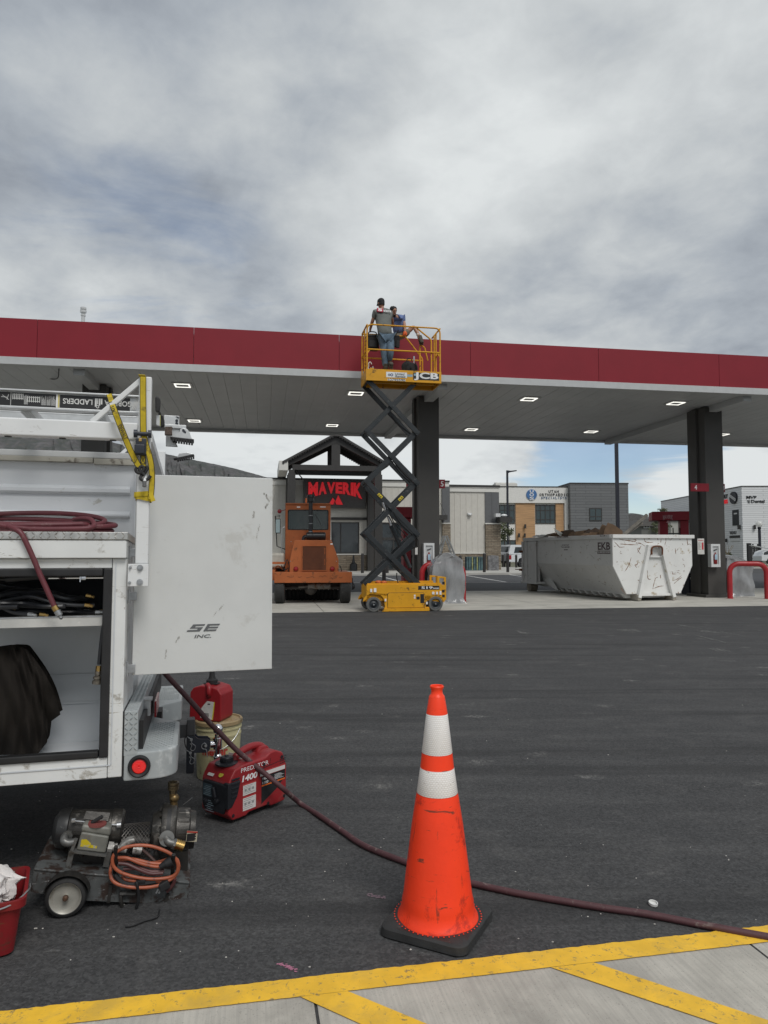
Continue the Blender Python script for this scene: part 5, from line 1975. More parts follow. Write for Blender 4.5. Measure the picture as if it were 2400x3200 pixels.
wz1, wz0 = B2(700, 917)[1], B2(700, 1190)[1]
dx0, dx1 = B2(1000, 900)[0], B2(1215, 900)[0]
q = MB()
q.box(xL, wx0, 0, .3, zst, zband)
q.box(wx0, wx1, 0, .3, wz1, zband)
q.box(wx0, wx1, 0, .3, zst, wz0)
q.box(wx1, dx0, 0, .3, zst, zband)
q.box(dx0, dx1, 0, .3, wz1, zband)
q.box(dx1, xR1, 0, .3, zst, zband)
for i in range(int((xR1 - xL) / .41)):
 x = xL + .2 + i * .41
 if wx0 - .02 < x < wx1 + .02 or dx0 - .02 < x < dx1 + .02:
  q.box(x - .02, x + .02, -.02, -.001, wz1 + .12, zband - .01)
  continue
 q.box(x - .02, x + .02, -.02, -.001, zst + .01, zband - .01)
q.build('wall', CREAM, shop)
q = MB()
q.box(xL, xR1 + .01, -.06, .3, zband + .002, ztop1 - .12)
q.box(xL, xR1 + .01, -.10, .3, zband + .30, zband + .36)
q.box(wx0 - .1, wx0, -.04, .05, wz0 - .1, wz1 + .1)
q.build('parapet_band', CREAM2, shop)
q = MB()
q.box(xL, xR1 + .04, -.12, .35, ztop1 - .119, ztop1, .01)
a, b = B2(565, 875), B2(945, 900)
q.box(a[0], b[0], -.12, -.03, b[1], a[1])
q.box(xL, xR1, .31, 14, 0, ztop1 - .4)
q.build('roof', BRONZE, shop)
q = MB()
q.box(xL, dx0, -.07, .25, 0, zst, .01)
q.box(dx1, xR1, -.07, .25, 0, zst, .01)
q.build('stone_base', STONE, shop)
q = MB()
q.box(xL, dx0, -.10, -.0, zst + .001, zst + .06)
q.build('sill', CREAM2, shop)
window(shop, wx0, wx1, wz0, wz1, .12, 1, 1, .07)
q = MB()
xm = B2(650, 900)[0]
q.box(xm - .035, xm + .035, .02, .11, wz0 + .07, wz1 - .07)
q.build('mullion', BRONZE, shop)
wl0, wl1 = B2(-10, 900)[0], B2(150, 900)[0]
dw = window(shop, dx0, dx1, .13, wz1, .15, 2, [B2(1100, 1062)[1]], .09)
q = MB()
z_ = B2(1100, 1062)[1]
q.box(dx0 + .09, dx1 - .09, .03, .06, z_ - .07, z_ + .09)
for x in ((dx0 + dx1) / 2 - .1, (dx0 + dx1) / 2 + .1):
 q.box(x - .015, x + .015, .0, .03, .9, 1.6)
q.build('door_rail', BRONZE, shop)
q = MB()
q.box(xG0, xR1 + .03, -.16, -.061, B3(300, 940)[1], zband + .05)
q.build('grey_panel', GRYP, shop)
q = MB()
q.box(xG0, xR1 + .05, -.22, -.071, 0, B3(300, 945)[1] - .05)
q.build('stone_pier', STONE, shop)
q = MB()
q.box(xG0 - .03, xR1 + .08, -.26, -.071, B3(300, 945)[1] - .049, B3(300, 945)[1] + .01)
q.build('pier_cap', CREAM2, shop)
YW = .9
xR2 = B3(857, 600, YW)[0]
xp = B3(712, 600, YW)[0]
zt2 = B3(600, 550, YW)[1]
zb2 = B3(600, 622, YW)[1]
zs2 = B3(600, 1262, YW)[1]
zs3 = B3(780, 945, YW)[1]
q = MB()
q.box(xR1 - .5, xp, YW, YW + .3, zs2, zb2)
n_ = 7
for i in range(n_):
 x = B3(402 + i * 60, 700, YW)[0]
 if x < xp - .1:
  q.box(x - .022, x + .022, YW - .02, YW - .001, zs2 + .01, zb2 - .01)
q.build('wing_wall', CREAM, shop)
q = MB()
q.box(xR1 + .05, xR2 + .02, YW - .08, YW + .3, zb2 + .002, zt2 - .16)
q.box(xR1 + .05, xR2 + .03, YW - .12, YW - .079, zb2 + .28, zb2 + .34)
q.box(xR1 + .1, xp, YW - .12, YW - .01, zs2 + .001, zs2 + .06)
q.build('wing_band', CREAM2, shop)
q = MB()
q.box(xR1 + .05, xR2 + .06, YW - .14, YW + .3, zt2 - .159, zt2, .01)
q.box(xR1 - .4, xR2 - .01, YW + .31, 14, 0, zt2 - .4)
q.build('wing_roof', BRONZE, shop)
q = MB()
q.box(xp, xR2, YW - .06, YW + .3, zs3, zb2)
xm_ = (xp + xR2) / 2
q.box(xm_ - .02, xm_ + .02, YW - .08, YW - .061, zs3 + .05, zb2 - .01)
q.build('grey_panel', GRYP, shop)
q = MB()
q.box(xp, xR2 + .06, YW - .2, YW + .3, 0, zs3 - .08)
q.box(xR1 + .1, xp - .001, YW - .09, YW + .2, 0, zs2)
q.build('stone_pier', STONE, shop)
q = MB()
q.box(xp - .04, xR2 + .1, YW - .24, YW + .3, zs3 - .079, zs3 - .001)
q.build('pier_cap', CREAM2, shop)
for (x0, x1, y0, y1, rx, ry, yl) in ((235, 315, 862, 912, 250, 738, -.2), (860, 985, 882, 935, 870, 838, YW - .1)):
 a, b = B3(x0, y0, yl - .6), B3(x1, y1, yl - .6)
 q = MB()
 q.box(a[0], b[0], yl - .9, yl, b[1], a[1])
 r0 = B3(rx, ry, yl)
 q.tube([(r0[0], yl - .02, r0[1]), (b[0] - .05, yl - .7, a[1])], .018, 6)
 q.build('awning', BRONZE, shop)
a = B3(557, 858, YW - .1)
q = MB()
q.ball((a[0], YW - .1, a[1]), .13, 8, (1, 1, .7))
q.box(a[0] - .15, a[0] + .15, YW - .12, YW - .001, a[1] + .03, a[1] + .12)
q.build('dome_camera', WHITE, shop)
a, b = B3(818, 846, YW - .5), B3(868, 882, YW - .5)
q = MB()
q.box(a[0], b[0], YW - .7, YW - .3, b[1], a[1], .02)
q.ball((b[0] + .3, YW - .5, b[1] + .1), .18, 8, (1.3, 1, .6))
q.build('wall_unit', WHITE, shop)
a, b = B2(880, 1110), B2(907, 1150)
q = MB()
q.box(a[0], b[0], -.05, -.03, b[1], a[1])
q.c = 1
for k in range(3):
 z_ = b[1] + (a[1] - b[1]) * (.25 + .25 * k)
 q.box(a[0] + .08, b[0] - .08, -.055, -.05, z_ - .03, z_ + .03)
q.build('door_notice', [MATS['red sign letters'], WLET], shop)
YS = -.35
SP = mat('sign panel grey', (.085, .082, .078), .6, var=.05)
a, b = B2(330, 545, YS), B2(865, 797, YS)
q = MB()
q.box(a[0], b[0], YS, -.13, b[1], a[1], .01)
q.build('sign_panel', SP, shop)
l0, l1 = B2(366, 700, YS), B2(835, 577, YS)
cxm = (l0[0] + l1[0]) / 2
hw = (l1[0] - l0[0]) / 2
def warp(x, z):
 u = (x - cxm) / hw
 t_ = (l1[1] - z) / (l1[1] - l0[1])
 hgt = (l1[1] - l0[1]) * (.74 + .34 * u * u)
 return x, l1[1] - .02 * u * u - t_ * hgt
q = MB()
ws = [1.35, 1.15, 1.15, .95, 1.1, .38, 1.2]
tot = sum(ws)
x = l0[0]
for ch_, w_ in zip('MAVERIK', ws):
 ww = (l1[0] - l0[0]) * w_ / tot
 zt_ = 0
 q.text(ch_, x + ww * .03, x + ww * .97, l0[1], l1[1], YS - .001, .10, .10, warp=warp)
 x += ww
m0, m1 = B2(546, 765, YS), B2(667, 685, YS)
w_, h_ = m1[0] - m0[0], m1[1] - m0[1]
q.prism([(m0[0], m0[1]), (m0[0] + w_ * .28, m0[1] + h_ * .72), (m0[0] + w_ * .42, m0[1] + h_ * .42), (m0[0] + w_ * .30, m0[1])], YS - .08, YS - .001)
q.prism([(m0[0] + w_ * .38, m0[1] + .0), (m0[0] + w_ * .66, m0[1] + h_), (m1[0], m0[1]), (m0[0] + w_ * .55, m0[1]), (m0[0] + w_ * .48, m0[1] + h_ * .3)], YS - .08, YS - .001)
q.build('sign_lettering', REDL, shop)
YT, YR_ = -3.4, -.75
ap = B2(607, 172, YT)
el = B2(180, 400, YT)
er = B2(1010, 385, YT)
zc1, zc2 = B2(500, 425, YT)[1], B2(500, 470, YT)[1]
slope = (ap[1] - el[1]) / (ap[0] - el[0])
hw_ = ap[0] - el[0]
for y_ in (YT, YR_):
 q = MB()
 for s_ in (-1, 1):
  x_e = ap[0] + s_ * hw_
  q.prism([(x_e, el[1] - .28), (x_e, el[1]), (ap[0], ap[1]), (ap[0], ap[1] - .42)] if s_ < 0 else [(ap[0] + .001, ap[1] - .42), (ap[0] + .001, ap[1]), (x_e, el[1]), (x_e, el[1] - .28)], y_ - .1, y_ + .1)
 q.box(ap[0] - hw_ + .35, ap[0] + hw_ - .35, y_ - .09, y_ + .09, zc2, zc1)
 q.box(ap[0] - .26, ap[0] + .26, y_ - .08, y_ + .08, zc1 + .001, ap[1] - .2)
 q.build('truss', BRONZE, shop)
q = MB()
for s_ in (-1, 1):
 x_e = ap[0] + s_ * (hw_ + .25)
 ze = el[1] - .25 * slope
 pr = [(x_e, ze + .02), (x_e, ze + .16), (ap[0], ap[1] + .16), (ap[0], ap[1] + .02)]
 q.prism(pr, YT - .35, YR_ + 2.0)
 n_ = 22
 for k in range(n_):
  t0 = (k + .2) / n_
  xa_ = ap[0] + (x_e - ap[0]) * t0
  xb_ = ap[0] + (x_e - ap[0]) * (t0 + .5 / n_)
  za, zb__ = ap[1] + (ze - ap[1]) * t0, ap[1] + (ze - ap[1]) * (t0 + .5 / n_)
  q.prism([(xa_, za + .02), (xb_, zb__ + .02), (xb_, zb__ - .05), (xa_, za - .05)], YT - .33, YR_ + 1.9)
q.build('porch_roof', mat('ribbed roof deck', (.045, .043, .042), .6, var=.1), shop)
for (x0, x1) in ((195, 252), (942, 1000)):
 a, b = B2(x0, 600, YT), B2(x1, 600, YT)
 xc = (a[0] + b[0]) / 2
 for y_ in (YT, YR_ + .35):
  q = MB()
  q.box(xc - .22, xc + .22, y_ - .25, y_ + .25, 0, zc2 - .22)
  q.box(xc - .17, xc + .17, y_ - .2, y_ + .2, zc2 - .219, zc2 - .001)
  q.build('porch_column', BRONZE, shop)
 q = MB()
 q.box(xc - .15, xc + .15, YT + .31, YR_ + .02, zc2 - .5, zc2 - .24)
 q.build('porch_beam', BRONZE, shop)
q = MB()
zr1, zr0 = B2(500, 478, YR_)[1], B2(500, 512, YR_)[1]
q.box(ap[0] - hw_ + .3, ap[0] + hw_ - .3, YR_ - .1, YR_ + .1, zr0, zr1)
a, b = B2(262, 470, YT), B2(325, 535, YT + 1)
q.bar((a[0], YT + .1, a[1]), (b[0], YT + 1.0, b[1] - .1), .05, .05)
q.build('porch_beam', BRONZE, shop)
a = B2(150, 440, YT)
q = MB()
q.box(a[0] - .25, a[0] + .3, YT - .3, YR_ + 2, a[1] - .25, a[1] + .35, .05)
q.build('gutter', CREAM2, shop)
BOLM = mat('bronze bollard', (.028, .025, .024), .5, var=.15)
bl = [((1132.5, 1798), 'dark bollard in front of the stone base left of the scissor lift arms'),
      ((1200, 1818), 'dark bollard seen through the lowest opening of the scissor arms'),
      ((1210, 1798), 'dark bollard behind the other one seen through the scissor arms'),
      ((1439, 1790), 'dark bollard left of the blue pallets'),
      ((1513.5, 1795), 'dark bollard between the blue pallets and the wrapped crate'),
      ((1572.5, 1777), 'dark bollard just left of the white pickup'),
      ((1587, 1795), 'dark bollard in front of the tail lamp of the white pickup'),
      ((1613.5, 1779), 'dark bollard in front of the side of the white pickup')]
q = MB()
q.lathe([(.09, 0), (.09, 1.06), (.085, 1.10), (.06, 1.13), (.001, 1.14)], 16)
bol = tag(q.build('bollard', BOLM), bl[0][1], 'bollard', 'dark bollards in front of the shop')
for i, (p, lab) in enumerate(bl):
 o = bol if i == 0 else dup(bol, Matrix(), lab)
 g_ = G(*p)
 zz_ = .0
 o.matrix_basis = TR(g_.x, g_.y, zz_) @ Matrix.Scale(1.12 if p[1] > 1793 else .98, 4, V((0, 0, 1)))
g_ = G(1105.5, 1790)
q = MB(TR(0, 0, 0))
q.lathe([(.001, .13), (.24, .13), (.25, .3), (.22, .58), (.1, .66), (.06, .95), (.045, 1.15), (.001, 1.16)], 16)
q.lathe([(.26, .125), (.26, .14)], 16)
tag(q.build('ash_urn', BLK, M=TR(g_.x, g_.y - .4, 0)), 'black slender ash urn against the stone base of the shop', 'ash urn')
g_ = G(1404, 1822)
LM = TR(g_.x, g_.y, 0) @ rotm('Z', TH)
FL_ = Fr(LM)
lad = thing('step_ladder', 'aluminium folding ladder standing open behind the wrapped pump', 'ladder', LM)
ALU = mat('aluminium', (.50, .51, .50), .4, metal=.6, var=.1)
t_ = FL_.xz(*z3(303, 1075))
for s_, (bx_, nm) in enumerate(((FL_.xz(*z3(245, 1265)), 'rail'), (FL_.xz(*z3(400, 1320)), 'rail'))):
 for yy in (-.2, .22):
  q = MB()
  dz = t_[1] - bx_[1]
  k = t_[1] / dz
  foot = (t_[0] + (bx_[0] - t_[0]) * k, yy * 1.3, 0)
  q.bar(foot, (t_[0] + (.03 if s_ else -.03), yy, t_[1]), .03, .07, up=(1, 0, 0))
  q.build('rail', ALU, lad)
 for j in range(1, 6):
  f = j / 6
  q = MB()
  x_, z_ = foot[0] + (t_[0] - foot[0]) * f, t_[1] * f
  q.cyl((x_, -.25, z_), (x_, .26, z_), .016, n=8)
  q.build('rung', ALU, lad)
a, b = BF.xz(*z3(520, 1292), -.7), BF.xz(*z3(697, 1448), -.7)
pl = thing('pallet_stack', 'blue green pallets standing against the stone wall of the shop', 'pallets', MBF @ TR(a[0], -.7, .13))
q = MB()
w_, h_ = b[0] - a[0], a[1] - .13
for k in range(7):
 q.box(w_ * k / 7 + .02, w_ * (k + 1) / 7 - .03, -.02, .0, 0, h_)
q.build('slats', mat('blue green boards', (.07, .12, .13), .8, var=.5, vs=2), pl)
q = MB()
for z_ in (.02, h_ * .5, h_ - .1):
 q.box(0, w_, .001, .1, z_, z_ + .1)
q.box(0, w_, .11, .3, 0, h_)
q.build('stringer', mat('dark blue board', (.03, .06, .09), .8, var=.3), pl)
for k in (2, 4):
 q = MB()
 q.box(w_ * k / 7 + .05, w_ * k / 7 + .13, -.03, -.021, .03, h_ - .03)
 q.build('yellow_slat', mat('faded yellow green board', (.24, .25, .11), .8, var=.3), pl)
c = BF.M @ V((BF.xz(*z3(798, 1455), -.6)[0], -.6, 0))
random.seed(4)
wc = MB()
def crate(u, v_):
 th = u * 2 * math.pi
 cc, ss = math.cos(th), math.sin(th)
 k = 1 / max(abs(cc), abs(ss)) ** .85
 r_ = (1 if v_ < .8 else (1 - v_) / .2 * .96 + .04) * (1 + .03 * math.sin(9 * th + 6 * v_))
 return (.36 * cc * k * r_, .3 * ss * k * r_, min(v_ / .8, 1) * .95 + max(0, v_ - .8) * .3 + .13)
wc.sheet(crate, 40, 20)
tag(wc.build('wrapped_crate', mat('grey stretch film', (.16, .16, .165), .3, var=.4, vs=6, bump=.03, bs=8, coat=.4), M=TR(c.x, c.y, 0)), 'crate in grey stretch film standing below the stone pier of the shop wing', 'crate')
c = G(1590, 1777)
MV = TR(c.x, c.y, 0) @ rotm('Z', 20)
pk = thing('pickup_truck', 'white pickup with a cap on its bed parked behind the dumpster', 'pickup', MV)
VW = mat('white car paint', (.70, .72, .74), .25, var=.02, coat=.6)
q = MB()
q.prism([(0, .55), (0, 1.12), (2.2, 1.16), (2.25, 1.14), (3.9, 1.14), (5.3, 1.05), (5.4, .5), (4.9, .42), (4.85, .75), (4.5, .92), (4.1, .75), (4.05, .42), (1.7, .42), (1.6, .78), (1.3, .92), (.95, .78), (.85, .5)], 0, 1.95, 'xz', bev=.05)
q.build('body', VW, pk)
q = MB()
q.prism([(.05, 1.16), (.25, 1.86), (.4, 1.9), (3.3, 1.88), (3.9, 1.2), (3.9, 1.15)], .12, 1.83, 'xz', bev=.05)
q.build('cab_and_cap', VW, pk)
q = MB()
q.prism([(.55, 1.25), (.68, 1.72), (2.1, 1.72), (2.1, 1.25)], .105, .12, 'xz', bev=.002)
q.prism([(2.3, 1.25), (2.3, 1.75), (3.15, 1.74), (3.6, 1.25)], .105, .12, 'xz', bev=.002)
q.add([(.085, .3, 1.28), (.085, 1.6, 1.28), (.21, 1.55, 1.75), (.21, .35, 1.75)], [(0, 1, 2, 3)])
q.build('side_glass', GLASS, pk)
q = MB()
q.box(-.012, .25, -.012, .14, .72, 1.08, .02)
q.build('tail_lamp', RLENS, pk)
q = MB()
q.box(-.15, .12, .03, 1.92, .42, .60, .03)
q.build('bumper', mat('dark bumper', (.03, .03, .03), .5), pk)
for x_ in (1.28, 4.48):
 q = MB()
 Lw = TR(x_, -.02, .38) @ rotm('X', -90)
 q.lathe([(.22, 0), (.36, .0), (.38, .03), (.38, .22), (.2, .25)], 26, Lw)
 wo = q.build('wheel', TYRE if False else BLACK, pk)
 q = MB()
 q.lathe([(.001, -.01), (.05, -.015), (.07, .02), (.2, .03), (.235, -.005), (.235, .1)], 26, Lw, cap=False)
 for k in range(6):
  q.box(-.02, .02, .05, .21, -.012, .03, L=Lw @ rotm('Z', k * 60))
 q.build('rim', STEEL, wo)
c = G(1556, 1722 + 1.4 * F_PX / 88)
MU = TR(c.x, c.y, 0) @ rotm('Z', 3)
UF = Fr(MU)
uos = thing('medical_building', 'two storey white and timber clad building with a blue round emblem and black letters', 'building', MU)
def U3(x, y, yl=0.0):
 return UF.xz(*z3(x, y), yl)
def U4(x, y, yl=0.0):
 return UF.xz(*z4(x, y), yl)
zr_ = U3(1200, 565)[1]
xr3 = U3(1625, 600)[0]
xl3 = -4.0
q = MB()
q.box(xl3, xr3, .05, 14, 0, zr_ - .12)
q.box(xl3, xr3, -.3, .049, U3(0, 733)[1], zr_ - .12)
q.box(U3(1533, 700)[0], xr3, -.3, .049, 0, U3(0, 733)[1] - .001)
q.build('wall', STUC, uos)
q = MB()
q.box(xl3, xr3 + .05, -.35, 14, zr_ - .119, zr_)
q.build('parapet_cap', BRONZE, uos)
q = MB()
for (x0, x1, y1) in ((1030, 1235, 1260), (1445, 1532, 1260)):
 a, b = U3(x0, 735), U3(x1, y1)
 q.box(a[0], b[0], -.12, .049, max(0, b[1]), a[1])
 for k in range(30):
  z_ = a[1] - k * .27
  if z_ > .3:
   q.box(a[0] + .01, b[0] - .01, -.128, -.121, z_ - .245, z_ - .01)
q.build('timber_cladding', WOODC, uos)
GLU = mat('green grey window glass', (.03, .05, .052), .05, spec=1.0, var=.2, vs=.5)
for (x0, x1) in ((815, 1025), (1238, 1443)):
 a, b = U3(x0, 755), U3(x1, 950)
 window(uos, a[0], b[0], b[1], a[1], .06, 4, [U3(0, 905)[1], U3(0, 808)[1]], .09, gl=GLU)
a, b = U3(860, 1120), U3(1035, 1260)
window(uos, a[0], b[0], max(.1, b[1]), a[1], .06, 3, 2, .1, gl=GLU)
q = MB()
for (x, y) in ((1132, 978), (1586, 980), (1127, 1072), (1068, 1072)):
 a = U3(x, y, -.35)
 q.cyl((a[0], -.40, a[1] - .25), (a[0], -.40, a[1] + .25), .13, n=12)
q.build('wall_lamp', BRONZE, uos)
YU = -.3
c_ = U3(1197, 650, YU)
rr = (U3(1252, 650, YU)[0] - U3(1143, 650, YU)[0]) / 2
q = MB()
q.lathe([(.001, .1), (rr, .1), (rr, 0)], 36, TR(c_[0], YU, c_[1]) @ rotm('X', 90), cap=False)
q.build('emblem', mat('emblem blue', (.06, .16, .36), .4, var=.15, vs=2), uos)
q = MB()
for (ch_, y0, y1, w_) in (('U', 625, 598, .40), ('O', 662, 630, .46), ('S', 700, 668, .46)):
 z0, z1_ = U3(0, y0, YU)[1], U3(0, y1, YU)[1]
 q.text(ch_, c_[0] - rr * w_ * .9, c_[0] + rr * w_ * .9, z0, z1_, YU - .101, .03, .05)
q.build('emblem_letters', WLET, uos)
q = MB()
for (s_, x0, x1, y0, y1) in (('UTAH', 1375, 1480, 630, 603), ('ORTHOPAEDIC', 1280, 1577, 664, 638)):
 a, b = U3(x0, y0, YU), U3(x1, y1, YU)
 n_ = len(s_)
 st = (b[0] - a[0]) / (n_ - .25)
 for i, ch_ in enumerate(s_):
  wch = .2 if ch_ == 'I' else .72
  xx = a[0] + i * st + (st * .72 - st * wch) / 2
  q.text(ch_, xx, xx + st * wch, a[1], b[1], YU, .06, .02)
q.build('black_lettering', DEC, uos)
q = MB()
a, b = U3(1297, 694, YU), U3(1560, 672, YU)
s_ = 'SPECIALISTS'
st = (b[0] - a[0]) / (len(s_) - .25)
for i, ch_ in enumerate(s_):
 wch = .15 if ch_ == 'I' else .62
 xx = a[0] + i * st + (st * .72 - st * wch) / 2
 q.text(ch_, xx, xx + st * wch, a[1], b[1], YU, .06, .0)
q.build('blue_lettering', mat('slate blue letters', (.09, .15, .26), .5), uos)
q = MB()
a, b = U3(825, 530, 4), U3(1052, 560, 4)
q.box(a[0], b[0], 4, 6, zr_ - .5, a[1], .05)
for k in range(4):
 x_ = a[0] + (b[0] - a[0]) * (k + .5) / 4
 q.cyl((x_, 5, a[1]), (x_, 5, a[1] + .15), .35, n=14)
q.build('roof_unit', CREAM2, uos)
YG = -1.2
a, b = U4(502, 22, YG), U4(1003, 22, YG)
zg = a[1]
q = MB()
q.box(a[0], b[0], YG, 14, 0, zg - .15)
q.build('grey_block', GSID, uos)
q = MB()
q.box(a[0] - .04, b[0] + .05, YG - .05, 14.05, zg - .149, zg)
q.build('grey_block_cap', BRONZE, uos)
q = MB()
q.box(U4(395, 30, 3)[0], a[0] - .05, 3, 12, zr_ - .3, zg - .16)
q.build('stair_block', STUC, uos)
a, b = U4(667, 242, YG), U4(777, 353, YG)
window(uos, a[0], b[0], b[1], a[1], YG - .001, 2, [b[1] + (a[1] - b[1]) * .33], .09, gl=GLU, depth=.08)
def post(name, px, pyt, Y, r_, label, arm=None, globe=False, basey=0.0):
 p_ = PY(px, pyt, Y)
 M_ = TR(p_.x, Y, 0)
 t_ = thing(name, label, 'lamp post', M_, 'lamp posts')
 q_ = MB()
 q_.box(-r_, r_, -r_, r_, .3, p_.z, .01)
 q_.lathe([(r_ * 2.2, 0), (r_ * 2.2, .3), (r_ * 1.2, .42)], 14)
 q_.build('pole', mat('dark blue black steel', (.014, .016, .026), .5), t_)
 if arm:
  q_ = MB()
  q_.prism([(0, p_.z), (arm * .35, p_.z - .04), (arm, p_.z + .02), (arm, p_.z - .06), (arm * .3, p_.z - .16), (0, p_.z - .3)], -.12, .12, 'xz', bev=.01)
  q_.build('lamp_head', MATS['dark blue black steel'], t_)
 if globe:
  q_ = MB()
  q_.lathe([(.08, -.1), (.2, .15), (.22, .35), (.001, .4)], 14, TR(0, 0, p_.z))
  q_.build('lamp_base', MATS['dark blue black steel'], t_)
  q_ = MB()
  q_.ball((0, 0, p_.z + .75), .42, 10)
  q_.build('globe', mat('pale lamp globe', (.75, .75, .72), .2, alpha=.6), t_)
 return t_
post('lamp_post', 1585, 1470, 62, .085, 'tall black lamp post with a flat arm in front of the white and timber building', arm=.82)
post('lamp_post', 1925, 1330, 48, .105, 'tall plain black mast rising behind the dumpster')
post('lamp_post', 2373, 1656, 92, .13, 'short black street lamp with a round globe before the white clad building', globe=True)
wc0 = PY(2317, 1518, 98)
MW = TR(wc0.x, 98, 0) @ rotm('Z', -1.0)
WF = Fr(MW)
zw = wc0.z
dnt = thing('clad_building', 'white plank clad two storey building at the right edge with black sign letters', 'building', MW)
q = MB()
q.box(0, 26, 0, 30, 0, zw - .12)
q.build('wall', WSID, dnt)
q = MB()
q.box(-.06, 26, -.06, 30, zw - .119, zw)
q.build('parapet_cap', BRONZE, dnt)
def W5(x, y):
 return WF.xz(*z5(x, y), 0)
q = MB()
a, b = W5(1378, 450), W5(1508, 412)
q.text('MVP', a[0], b[0], a[1], b[1], 0, .08, .03)
a, b = W5(1440, 502), W5(1612, 464)
q.text('Dental', a[0], b[0], a[1], b[1], 0, .08, .03)
for k in range(3):
 a = W5(1385 + 6 * k, 470 + k * 14)
 b = W5(1425, 475 + k * 14)
 q.box(a[0], b[0], -.08, -.001, b[1], a[1])
q.build('sign_letters', DEC, dnt)
q = MB()
a = W5(1479, 818)
q.cyl((a[0], -.2, a[1] - .3), (a[0], -.2, a[1] + .3), .16, n=12)
sd_ = WF.x(*z5(1300, 818), 0)
q.cyl((-.2, sd_.y, sd_.z - .3), (-.2, sd_.y, sd_.z + .3), .2, n=12)
sd_ = WF.x(*z5(1128, 990), 0)
q.cyl((-.2, sd_.y, sd_.z - .25), (-.2, sd_.y, sd_.z + .25), .2, n=12)
q.build('wall_lamp', BRONZE, dnt)
def WS(x, y):
 p_ = WF.x(*z5(x, y), 0)
 return p_.y, p_.z
q = MB()
a, b = WS(1280, 590), WS(1203, 800)
q.box(-.05, -.001, a[0], b[0], b[1], a[1])
q.build('side_window', GLASS, dnt)
q = MB()
a, b = WS(1298, 925), WS(1167, 960)
q.box(-.08, -.001, a[0], b[0], b[1], a[1])
q.build('side_sign', DEC, dnt)
q = MB()
a, b = WS(1300, 968), WS(1178, 1000)
q.box(-.08, -.001, a[0], b[0], b[1], a[1])
a, b = WS(1262, 640), WS(1222, 630)
q.box(-.07, -.051, a[0], b[0], a[1] - .1, a[1] + .1)
q.build('side_board', WHITE, dnt)
q = MB()
a, b = WS(1250, 908), WS(1165, 872)
q.text('VENU', -b[0], -a[0], a[1], b[1], 0, .08, .02, L=rotm('Z', -90))
q.build('side_letters', GRYP, dnt)
cz = WS(1223, 437)
ry_ = abs(WS(1180, 437)[0] - WS(1268, 437)[0]) / 2
rz_ = abs(WS(1223, 358)[1] - WS(1223, 515)[1]) / 2
q = MB()
q.lathe([(.001, .25), (1, .25), (1, 0)], 36, TR(0, cz[0], cz[1]) @ Matrix.Diagonal((1, ry_, rz_, 1)) @ rotm('Y', -90), cap=False)
q.build('round_emblem', mat('emblem black', (.012, .014, .022), .4), dnt)
q = MB()
Le = TR(-.26, cz[0], cz[1]) @ Matrix.Diagonal((1, ry_, rz_, 1)) @ rotm('X', 28)
for (z0, z1_) in ((-.22, .20),):
 q.add([tuple(Le @ V(p)) for p in ((0, -.95, z0), (0, .95, z0), (0, .95, z1_), (0, -.95, z1_))], [(0, 1, 2, 3)])
q.c = 1
for k in range(9):
 yy = -.8 + k * .18
 q.add([tuple(TR(-.02, 0, 0) @ Le @ V(p)) for p in ((0, yy, -.12), (0, yy + .07, -.12), (0, yy + .07, .12), (0, yy, .12))], [(0, 1, 2, 3)])
q.build('emblem_band', [WLET, DEC], dnt)
q = MB()
a, b = WS(1140, 440), WS(1060, 402)
q.text('OYLY', -b[0], -a[0], a[1], b[1], 0, .1, .03, L=rotm('Z', -90))
q.c = 1
a, b = WS(1140, 510), WS(1060, 470)
q.text('DUKES', -b[0], -a[0], a[1], b[1], 0, .1, .03, L=rotm('Z', -90))
q.build('side_name_letters', [DEC, MATS['red sign letters']], dnt)
q = MB()
for k in range(8):
 p_ = PY(2339 + k * 5.0, 1740, 90)
 q.box(p_.x - .04, p_.x + .04, 89.9, 90.1, 0, 2.0 if k % 3 else 2.3)
p_, p2 = PY(2339, 1740, 90), PY(2376, 1740, 90)
for z_ in (.4, 1.1, 1.7):
 q.box(p_.x, p2.x, 89.95, 90.02, z_, z_ + .07)
q.box(p_.x - .12, p_.x + .3, 89.8, 90.2, 0, 2.4)
tag(q.build('fence', BLACK), 'low black railing in front of the white clad building', 'fence')
c = PY(2381, 1760, 75)
van = thing('van', 'white van at the right edge with a raised rack above its roof', 'van', TR(c.x, 75, 0))
q = MB()
q.prism([(0, .35), (.0, .85), (.25, 1.3), (.75, 1.5), (5, 1.55), (5, .35)], 0, 1.9, 'xz', bev=.06)
q.build('body', VW, van)
q = MB()
q.prism([(.28, 1.28), (.72, 1.46), (.95, 1.46), (.95, 1.05), (.2, 1.0)], -.01, 0, 'xz', bev=.001)
q.build('side_glass', GLASS, van)
q = MB()
q.bar((-.9, .5, 2.0), (1.2, .5, 1.62), .5, .06)
q.build('rack_board', LGREY, van)
q = MB()
q.cyl((.9, -.02, .36), (.9, .2, .36), .36, n=22)
q.build('wheel', BLACK, van)
